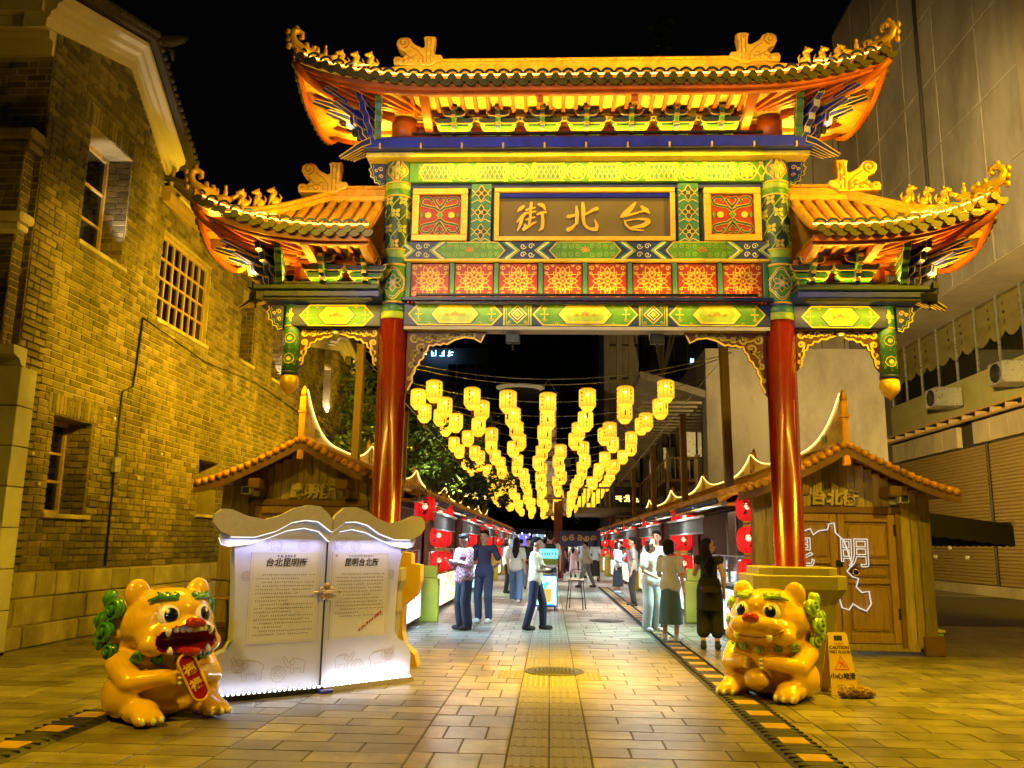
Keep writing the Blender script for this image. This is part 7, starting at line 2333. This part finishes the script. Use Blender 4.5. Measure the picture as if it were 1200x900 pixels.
# blue string lights on the end of the lane
mat('leaf', (.055, .095, .018), .6, 0, .35, 3, rand=.45)
mat('leaf_dark', (.03, .05, .015), .6, 0, .35, 3, rand=.4)
mat('bark', (.07, .05, .03), .85, 0, .3, 6, bump=.6, bs=20)
def tree(x, y, h, crown, label, m='leaf', n=2600, seed=1, group=None, cz=.62, leaf=.10):
    n = int(n*2.4)
    r_ = random.Random(seed)
    t = thing('tree', label, 'tree', (x, y, 0), 0, group)
    tr = MB()
    fork = h*.42
    tr.tube([(0, 0, 0), (.05, .03, fork*.5), (-.04, 0, fork)], [.19, .15, .12], 8)
    tips = []
    for k in range(7):
        a = 2*PI*k/7+r_.random(); l = crown*r_.uniform(.5, .9)
        tip = (l*math.cos(a), l*math.sin(a), h*r_.uniform(.58, .92)); tips.append(tip)
        tr.tube([(-.04, 0, fork), (tip[0]*.45, tip[1]*.45, fork+(tip[2]-fork)*.6), tip], [.09, .05, .015], 6)
    obj('trunk', tr, 'bark', t)
    lf = MB()
    clumps = [(r_.gauss(0, crown*.42), r_.gauss(0, crown*.42), h*cz+r_.gauss(0, h*.15), r_.uniform(.35, .8)*crown*.4) for _ in range(26)]+[(*tp, crown*.3) for tp in tips]
    vs, fs = [], []
    for k in range(n):
        c = r_.choice(clumps)
        d = Vector((r_.gauss(0, 1), r_.gauss(0, 1), r_.gauss(0, 1))).normalized()*c[3]*r_.random()**.4
        p = Vector(c[:3])+d*1.0
        a = Vector((r_.gauss(0, 1), r_.gauss(0, 1), r_.gauss(0, .6))).normalized(); b = a.cross(Vector((r_.gauss(0, 1), r_.gauss(0, 1), r_.gauss(0, 1)))).normalized()
        s_ = leaf*r_.uniform(.6, 1.3)
        o = len(vs)
        vs += [p-a*s_, p+b*s_*.45, p+a*s_, p-b*s_*.45]; fs.append((o, o+1, o+2, o+3))
    lf.add(vs, fs)
    stuff(obj('crown', lf, m, t))
    return t
tree(-4.7, 25.5, 6.3, 2.1, 'leafy tree nearest the gate behind the left kiosks', 'leaf', 4200, 2, 'trees behind the left kiosks')
tree(-4.3, 31.5, 7.2, 2.4, 'second leafy tree behind the left kiosks', 'leaf', 4200, 3, 'trees behind the left kiosks')
tree(-4.4, 38, 6.6, 2.3, 'third leafy tree behind the left kiosks', 'leaf', 3200, 4, 'trees behind the left kiosks')
tree(-5.2, 45, 6.4, 2.4, 'farthest tree behind the left kiosks', 'leaf', 2600, 5, 'trees behind the left kiosks')
tree(-2.5, 66, 6.0, 3.0, 'dark tree closing the far end of the lane on the left', 'leaf_dark', 3000, 6, 'trees at the end of the lane', .5)
tree(2.4, 68, 5.6, 3.0, 'dark tree closing the far end of the lane on the right', 'leaf_dark', 3000, 7, 'trees at the end of the lane', .5)
tree(5.9, 44.5, 24.5, 2.2, 'tall dim palm-like tree rising behind the upper gate roof', 'leaf_dark', 2200, 8, None, .92, .3)
fl = thing('string_lights', 'pale string lights across the far end of the lane', 'lights', (0, 60, 0))
glow('fairy', (.75, .9, .8), 3.0)
obj('wire', MB().tube([(-3+.5*k, 0, 2.6-.25*math.sin(PI*k/14)) for k in range(15)], .012, 5), 'steel', fl)
for k in range(28): obj('bulb', MB().ell((-3+.26*k, 0, 2.35-.3*math.sin(PI*k/28)-(.22 if k % 2 else 0)), (.05, .05, .08), nu=6, nv=5), 'fairy', fl)
bs = thing('lit_shopfront', 'blue-violet lit shopfront at the far end of the lane', 'shop', (-4.5, 62, 0))
glow('violet', (.18, .16, .8), 1.2)
obj('front', MB().cbx(0, 4.2, 0, .4, .0, 2.6, .03), 'far_wall', bs)
for k in range(4): obj('window', MB().cbx(.2+k*1.0, 1.0+k*1.0, -.05, -.003, .6, 2.2, .01), 'violet' if k % 2 == 0 else 'win_cool', bs)
for (x, y, lab) in ((-2.9, 33, 'white neon scrawl sign above the left kiosks'), (2.95, 33.5, 'white neon scrawl sign above the right kiosks')):
    t = thing('neon_sign', lab, 'sign', (x, y, 0))
    obj('board', MB().cbx(-.5, .5, .02, .07, 2.95, 3.75, .01), 'dark_metal', t)
    glyph_row('neon_strokes', 3, .28, 'led_warm', t, lambda u, v, d: (-.45+u, -d, 3.15+v), .04, 1.15, 12)

for i, (x, y, z) in enumerate(((-3.2, 24.0, 3.0), (-3.2, 30.5, 3.0), (-3.2, 37, 3.0))):  # spots added on the kiosk roofs to brighten the trees
    t = thing('added_tree_spot', f'{ORD[i]} small spotlight on the left kiosk roofs aimed at the trees', 'spotlight', (x, y, z), 0, 'tree spotlights')
    obj('housing', MB().lathe([(.02, 0), (.06, .02), (.07, .12), (.065, .14)], 12), 'dark_metal', t)
    lamp('added_tree_lamp', 'SPOT', (0, 0, .16), 190, (.85, .9, .25), t, (-1.0, .9, 2.4), spot=R(110), radius=.06)
# ================================================================ PEOPLE
mat('skin', (.52, .30, .20), .5, 0, .06, 10)
mat('hair', (.012, .009, .008), .65, 0, .2, 30)
MATS['hair'].node_tree.nodes['Principled BSDF'].inputs['Specular IOR Level'].default_value = .12
def cloth_mat(name, col, rough=.8): return mat(name, col, rough, 0, .12, 12, bump=.7, bs=9, stretch=(1.6, 1.6, .7))
for nm, c in (('c_white', (.62, .62, .62)), ('c_cream', (.62, .57, .46)), ('c_navy', (.012, .018, .06)), ('c_darkblue', (.015, .022, .05)), ('c_jeans', (.07, .15, .32)), ('c_black', (.010, .010, .012)),
              ('c_teal', (.07, .14, .17)), ('c_pale', (.45, .55, .62)), ('c_pink', (.50, .28, .25)), ('c_grey', (.16, .17, .18)), ('c_beige', (.50, .46, .38)), ('c_shoe', (.55, .55, .55)), ('c_shoedark', (.02, .02, .022))):
    cloth_mat(nm, c)
def check_mat(name, a, b):
    m = mat(name, a, .8)
    nt = m.node_tree; N, L = nt.nodes, nt.links
    tc = N.new('ShaderNodeTexCoord'); ck = N.new('ShaderNodeTexChecker'); ck.inputs['Scale'].default_value = 28
    ck.inputs['Color1'].default_value = (*a, 1); ck.inputs['Color2'].default_value = (*b, 1)
    L.new(tc.outputs['Object'], ck.inputs['Vector']); L.new(ck.outputs['Color'], N['Principled BSDF'].inputs['Base Color'])
check_mat('c_check', (.34, .05, .06), (.48, .42, .46))
def vlerp(a, b, t): return tuple(a[i]+(b[i]-a[i])*t for i in range(3))
def person(x, y, face, h, label, top, bottom, hair='short', shoes='c_shoedark', sleeve='short', legs='pants', arms=('down', 'down'), stride=0.0, female=False, lean=0.0, head=(0, 0), wide=False, extra=None, fine=True):
    """face: heading, 0 = towards the camera; arms: 'down','phone','cross','back','up','front'"""
    t = thing('person', label, 'person', (x, y, 0), face, 'people in the lane')
    s = h/1.70
    t.scale = (s, s, s)
    sw = .165 if female else .190
    hip = .095
    st = stride
    # joints
    J = {}
    for sd, k in ((-1, 'l'), (1, 'r')):
        f = st*sd
        J['hip'+k] = (sd*hip, 0, .90); J['knee'+k] = (sd*(hip+.01), -.04-f*.20, .49); J['ank'+k] = (sd*(hip+.012), .02-f*.34 if f <= 0 else .02-f*.38, .085)
        J['sh'+k] = (sd*sw, lean*.9, 1.385)
    def arm(k, sd, mode):
        S = J['sh'+k]
        if mode == 'down': E, W = (sd*(sw+.055), .03+lean, 1.10), (sd*(sw+.06), -.05+lean, .86)
        elif mode == 'back': E, W = (sd*(sw+.09), .10, 1.12), (sd*.06, .17, .98)
        elif mode == 'phone': E, W = (sd*(sw+.05), -.06, 1.12), (sd*.07, -.28, 1.20)
        elif mode == 'cross': E, W = (sd*(sw+.05), -.08, 1.12), (-sd*.09, -.19, 1.14+.03*sd)
        elif mode == 'up': E, W = (sd*(sw+.06), -.10, 1.14), (sd*(sw-.02), -.24, 1.32)
        else: E, W = (sd*(sw+.05), -.03, 1.11), (sd*(sw-.03), -.24, 1.02)
        return S, E, W
    A = {k: arm(k, sd, m) for (k, sd, m) in (('l', -1, arms[0]), ('r', 1, arms[1]))}
    hx, hz = 0, 1.585
    hy = lean-.01
    Mh = rz3(head[0]) @ rx(head[1])
    def hp(px, py, pz): v = Mh @ Vector((px, py, pz)); return (hx+v.x, hy+v.y, hz+v.z)
    P = []
    for k, sd in (('l', -1), ('r', 1)):
        P += [('c', J['hip'+k], J['knee'+k], .078, .055), ('c', J['knee'+k], J['ank'+k], .054, .036)]
        a_ = J['ank'+k]
        P += [('c', (a_[0], a_[1]+.03, .05), (a_[0]+sd*.015, a_[1]-.14, .035), .038, .03)]
        S, E, W = A[k]
        P += [('c', S, E, .048, .038), ('c', E, W, .037, .026)]
        d = (Vector(W)-Vector(E)).normalized()
        side = d.cross(Vector((0, 0, 1))) if abs(d.z) < .9 else Vector((0, -1, 0))
        side = side.normalized()
        pm = Vector(W)+d*.05
        P.append(('c', Vector(W)+d*.015, pm+d*.02, .027, .028))
        for q in range(4):
            off = side*(-.027+.018*q); base = pm+d*.035+off; ln = (.060, .072, .068, .052)[q]
            mid = base+d*ln*.55; curl = Vector((0, 0, -.02)) if abs(d.z) < .9 else Vector((-sd*.015, 0, 0))
            P += [('c', base, mid, .0095, .0088), ('c', mid, mid+d*ln*.4+curl*.7, .0088, .0075)]
        P.append(('c', Vector(W)+d*.03-side*.024, Vector(W)+d*.075-side*.052, .011, .009))
    P += [('c', (0, .0, .92), (0, lean*.4, 1.10), .125, .108), ('c', (0, lean*.4, 1.10), (0, lean*.9, 1.30), .108, .115), ('c', (-sw*.75, lean*.9, 1.37), (sw*.75, lean*.9, 1.37), .058, .058),
          ('c', (0, lean*.9, 1.40), (0, hy+.01, 1.50), .052, .048)]
    P += [('e', hp(0, 0, .02), (.078, .096, .105), Mh), ('e', hp(0, -.025, -.055), (.058, .066, .062), Mh), ('e', hp(0, -.098, -.015), (.013, .020, .022), Mh), ('e', hp(0, -.09, -.055), (.022, .014, .010), Mh)]
    for sd in (-1, 1): P.append(('e', hp(sd*.08, .008, -.01), (.014, .022, .03), Mh))
    body = union(P, .0105 if fine else .016, 2)
    link('body', setmat(body, 'skin'), t)
    fc = MB()
    for sd in (-1, 1):
        fc.ell(hp(sd*.031, -.087, .015), (.015, .008, .008), nu=8, nv=6); fc.ell(hp(sd*.032, -.090, .038), (.020, .007, .005), nu=8, nv=5)
    obj('eyes', fc, 'hair', t)
    obj('lips', MB().ell(hp(0, -.098, -.058), (.020, .008, .007), nu=8, nv=5), 'lion_red', t)
    # top
    e = .016 if not wide else .03
    Q = [('c', (0, lean*.2, .98), (0, lean*.5, 1.12), .128+e, .115+e), ('c', (0, lean*.5, 1.12), (0, lean*.9, 1.30), .115+e, .118+e), ('c', (-sw*.8, lean*.9, 1.365), (sw*.8, lean*.9, 1.365), .062+e*.5, .062+e*.5),
         ('c', (-.055, 0, .93), (.055, 0, .93), .122+e, .122+e), ('c', (-.04, 0, 1.0), (.04, 0, 1.0), .118+e, .118+e)]
    if female: Q += [('e', (0, -.075, 1.24), (.12, .065, .07))]
    frac = {'short': .68, 'long': 1.0, 'none': .12}[sleeve]
    for k in ('l', 'r'):
        S, E, W = A[k]
        if sleeve == 'long': Q += [('c', S, E, .056+e*.6, .047+e*.6), ('c', E, vlerp(E, W, .95), .046+e*.6, .034+e*.5)]
        else: Q += [('c', S, vlerp(S, E, frac), .056+e*.6, .052+e*.8)]
    sh = union(Q, .013 if fine else .018, 3)
    link('top', setmat(sh, top), t)
    # bottoms
    B_ = []
    if legs == 'pants':
        wd = .03 if wide else .012
        B_ = [('c', (-.05, 0, .93), (.05, 0, .93), .108+e*.5, .108+e*.5)]
        for k in ('l', 'r'):
            B_ += [('c', J['hip'+k], J['knee'+k], .092+e*.4, .070+wd), ('c', J['knee'+k], vlerp(J['knee'+k], J['ank'+k], .93), .070+wd, .055+wd*1.3)]
        link('trousers', setmat(union(B_, .013 if fine else .018, 3), bottom), t)
    elif legs == 'culottes':
        B_ = [('c', (-.05, 0, .93), (.05, 0, .93), .115, .115)]
        for k in ('l', 'r'): B_ += [('c', J['hip'+k], J['knee'+k], .105, .105), ('c', J['knee'+k], vlerp(J['knee'+k], J['ank'+k], .55), .105, .105)]
        link('trousers', setmat(union(B_, .013, 2), bottom), t)
    else:
        z0 = {'skirt': .30, 'midi': .22, 'dress': .42}[legs]
        mb = MB(); n_ = 28; vs, fs = [], []
        lv = [(1.0, .118), (.92, .145), (.8, .165), (.6, .185), (.45, .195), (z0, .205)]
        for zi, (z, r) in enumerate(lv):
            for q in range(n_):
                a = 2*PI*q/n_; rr = r*(1+.045*zi/5*math.sin(a*7+1))
                vs.append((rr*math.cos(a), rr*math.sin(a)*.86, z))
        for i in range(len(lv)-1):
            for q in range(n_): fs.append((i*n_+q, (i+1)*n_+q, (i+1)*n_+(q+1) % n_, i*n_+(q+1) % n_))
        obj('skirt', mb.add(vs, fs, 0, True), bottom, t)
    for k, sd in (('l', -1), ('r', 1)):
        a_ = J['ank'+k]
        so = union([('c', (a_[0], a_[1]+.035, .052), (a_[0]+sd*.018, a_[1]-.145, .042), .05, .042), ('e', (a_[0], a_[1]-.05, .02), (.048, .135, .022)), ('c', (a_[0], a_[1]+.01, .06), (a_[0], a_[1]+.005, .105), .046, .044)], .012, 2)
        link('shoe', setmat(so, shoes), t)
    # hair
    if hair == 'short':
        H_ = [('e', hp(0, .018, .055), (.086, .098, .082), Mh), ('e', hp(0, .045, .02), (.082, .072, .08), Mh), ('e', hp(0, -.05, .095), (.065, .045, .032), Mh)]
    elif hair == 'bob':
        H_ = [('e', hp(0, .022, .05), (.090, .10, .085), Mh), ('e', hp(0, .055, -.03), (.092, .065, .12), Mh), ('e', hp(-.075, .01, -.04), (.024, .05, .09), Mh), ('e', hp(.075, .01, -.04), (.024, .05, .09), Mh)]
    else:
        H_ = [('e', hp(0, .022, .05), (.090, .10, .085), Mh), ('e', hp(0, .055, -.02), (.088, .065, .11), Mh), ('c', hp(0, .065, -.05), (0, hy+.125, 1.34), .085, .10), ('c', (0, hy+.125, 1.34), (0, hy+.135, 1.20), .10, .055),
              ('e', hp(-.075, .015, -.04), (.024, .05, .11), Mh), ('e', hp(.075, .015, -.04), (.024, .05, .11), Mh)]
    link('hair', setmat(union(H_, .012, 2), 'hair'), t)
    return t
# nearest pair at the left counter
p = person(-1.52, 15.5, R(-52), 1.66, 'person in a red checked shirt looking down at a phone by the left counter', 'c_check', 'c_darkblue', arms=('phone', 'phone'), sleeve='long', head=(0, R(22)), lean=-.02, shoes='c_shoedark', wide=True)
ph = obj('phone', MB().cbx(-.06, .06, -.006, .006, -.04, .04, .004), 'paint_red', None); ph.parent = None
tag(ph, 'red-cased phone held by the person in the checked shirt', 'phone')
_m2 = Matrix.Translation((-1.52, 15.5, 0)) @ Matrix.Rotation(R(-52), 4, 'Z') @ Matrix.Translation((0, -.37, 1.215)) @ Matrix.Rotation(R(50), 4, 'X')
ph.matrix_world = _m2
person(-1.28, 16.9, R(-20), 1.74, 'person in a navy T-shirt standing behind the checked shirt', 'c_navy', 'c_darkblue', arms=('down', 'back'), shoes='c_shoe')
person(-.90, 23.1, R(172), 1.66, 'long-haired person in a pale top and blue jeans walking away', 'c_pale', 'c_jeans', 'long', 'c_shoe', female=True, wide=True, stride=.45)
person(-.26, 15.75, R(78), 1.62, 'person in a cream sweater and dark trousers with crossed arms', 'c_cream', 'c_navy', 'short', 'c_shoedark', 'long', arms=('cross', 'cross'), stride=.38)
bp_ = person(.0, 23.5, R(180), 1.80, 'person in white wearing a dark backpack just beyond the cart', 'c_white', 'c_darkblue', fine=False)
t_ = thing('backpack', 'dark backpack on the person beyond the cart', 'backpack', (.0, 23.33, 1.1), 0)
obj('pack', MB().cbx(-.15, .15, -.10, .04, 0, .42, .05), 'c_black', t_); obj('pocket', MB().cbx(-.11, .11, -.15, -.102, .05, .2, .02), 'c_black', t_)
for sx in (-1, 1): obj('strap', MB().tube([(sx*.11, .04, .40), (sx*.11, .16, .36), (sx*.12, .24, .2), (sx*.12, .1, .02)], .014, 6), 'c_black', t_)
person(-.75, 30, R(10), 1.68, 'person in a black T-shirt and dark trousers facing the camera far up the left side', 'c_black', 'c_grey', fine=False, arms=('front', 'front'))
person(-.35, 33, R(-30), 1.70, 'person in dark clothes behind the black T-shirt', 'c_black', 'c_darkblue', fine=False)
person(-1.35, 27, R(95), 1.66, 'person in a white shirt leaning at the left counter', 'c_white', 'c_black', 'bob', fine=False, female=True)
person(1.08, 41, R(170), 1.62, 'long-haired person in a pink dress far up the lane', 'c_pink', 'c_pink', 'long', legs='midi', fine=False, female=True)
person(1.52, 40.5, R(165), 1.76, 'person in white beside the pink dress', 'c_white', 'c_beige', fine=False)
person(1.32, 31.6, R(-85), 1.60, 'stooped person in a beige shirt walking left with hands behind back', 'c_beige', 'c_grey', arms=('back', 'back'), sleeve='long', stride=.8, lean=-.05, fine=False)
person(2.17, 28.2, R(60), 1.62, 'person in a white top and long black skirt at the right counter', 'c_white', 'c_black', 'bob', 'c_shoe', 'long', 'midi', ('front', 'up'), female=True, fine=False)
_pr = random.Random(3)
for i, (x, y, tp, bt, hr, lg, lab) in enumerate(((-.2, 38, 'c_white', 'c_jeans', 'long', 'pants', 'person in white top and jeans in the far crowd left of the red post'), (-1.2, 36, 'c_navy', 'c_grey', 'short', 'pants', 'person in navy far up beside the left counters'), (-.7, 44, 'c_beige', 'c_darkblue', 'short', 'pants', 'small person in beige deep in the lane'), (.9, 47, 'c_black', 'c_black', 'short', 'pants', 'small person in black deep in the lane near the red post'), (1.9, 37, 'c_pale', 'c_black', 'bob', 'midi', 'person in pale top and dark skirt far up the right counters'), (.25, 52, 'c_white', 'c_navy', 'bob', 'pants', 'farthest person in white at the end of the lane'), (2.1, 22.3, 'c_grey', 'c_black', 'short', 'pants', 'person in grey standing at the second right-hand kiosk'))):
    person(x, y, _pr.uniform(0, 6.28), _pr.uniform(1.58, 1.76), lab, tp, bt, hr, legs=lg, fine=False, stride=_pr.choice((0, .3, .5)), female=hr != 'short', arms=_pr.choice((('down', 'down'), ('front', 'down'), ('down', 'front'))))
person(1.82, 15.9, R(35), 1.62, 'person in white top and wide white trousers in the group of three', 'c_white', 'c_pale', 'bob', 'c_shoe', 'short', 'pants', ('front', 'down'), female=True, wide=True)
person(2.02, 16.7, R(-15), 1.78, 'tall person behind the two in white at the right counter', 'c_white', 'c_black', 'short', 'c_shoedark', fine=False)
person(1.93, 14.2, R(150), 1.60, 'person in white T-shirt and long teal skirt seen from behind', 'c_white', 'c_teal', 'bob', 'c_shoe', 'short', 'skirt', ('down', 'front'), female=True, head=(R(-30), 0))
person(2.40, 13.35, R(168), 1.62, 'long-haired person in a black tunic and wide black trousers turning back', 'c_black', 'c_black', 'long', 'c_shoedark', 'none', 'culottes', ('down', 'up'), female=True, head=(R(-95), 0))
tu = MB(); n_ = 28; vs, fs = [], []
lv = [(1.10, .135), (.98, .155), (.85, .175), (.70, .195), (.60, .205)]
for z, r in lv:
    for q in range(n_):
        a = 2*PI*q/n_; vs.append((r*(1+.03*math.sin(5*a))*math.cos(a), r*.86*math.sin(a), z))
for i in range(4):
    for q in range(n_): fs.append((i*n_+q, (i+1)*n_+q, (i+1)*n_+(q+1) % n_, i*n_+(q+1) % n_))
_last = [o for o in bpy.data.objects if o.get('label', '').startswith('long-haired person in a black tunic')][0]
obj('tunic_hem', tu.add(vs, fs, 0, True), 'c_black', _last)
hb_ = thing('shoulder_bag', 'brown and black shoulder bag worn by the person in the black tunic', 'bag', (2.36, 13.10, .84), R(-10))
obj('pouch', MB().cbx(-.14, .14, -.05, .04, 0, .20, .035), mat('bag_brown', (.05, .03, .012), .4), hb_)
obj('flap', MB().cbx(-.142, .142, -.056, -.0505, .09, .20, .003), 'c_black', hb_)
obj('strap', MB().tube([(-.12, 0, .18), (-.10, -.01, .35), (.02, .03, .54), (.10, .16, .58)], .010, 6), 'c_black', hb_)
bpy.data.scenes.remove(TMP)
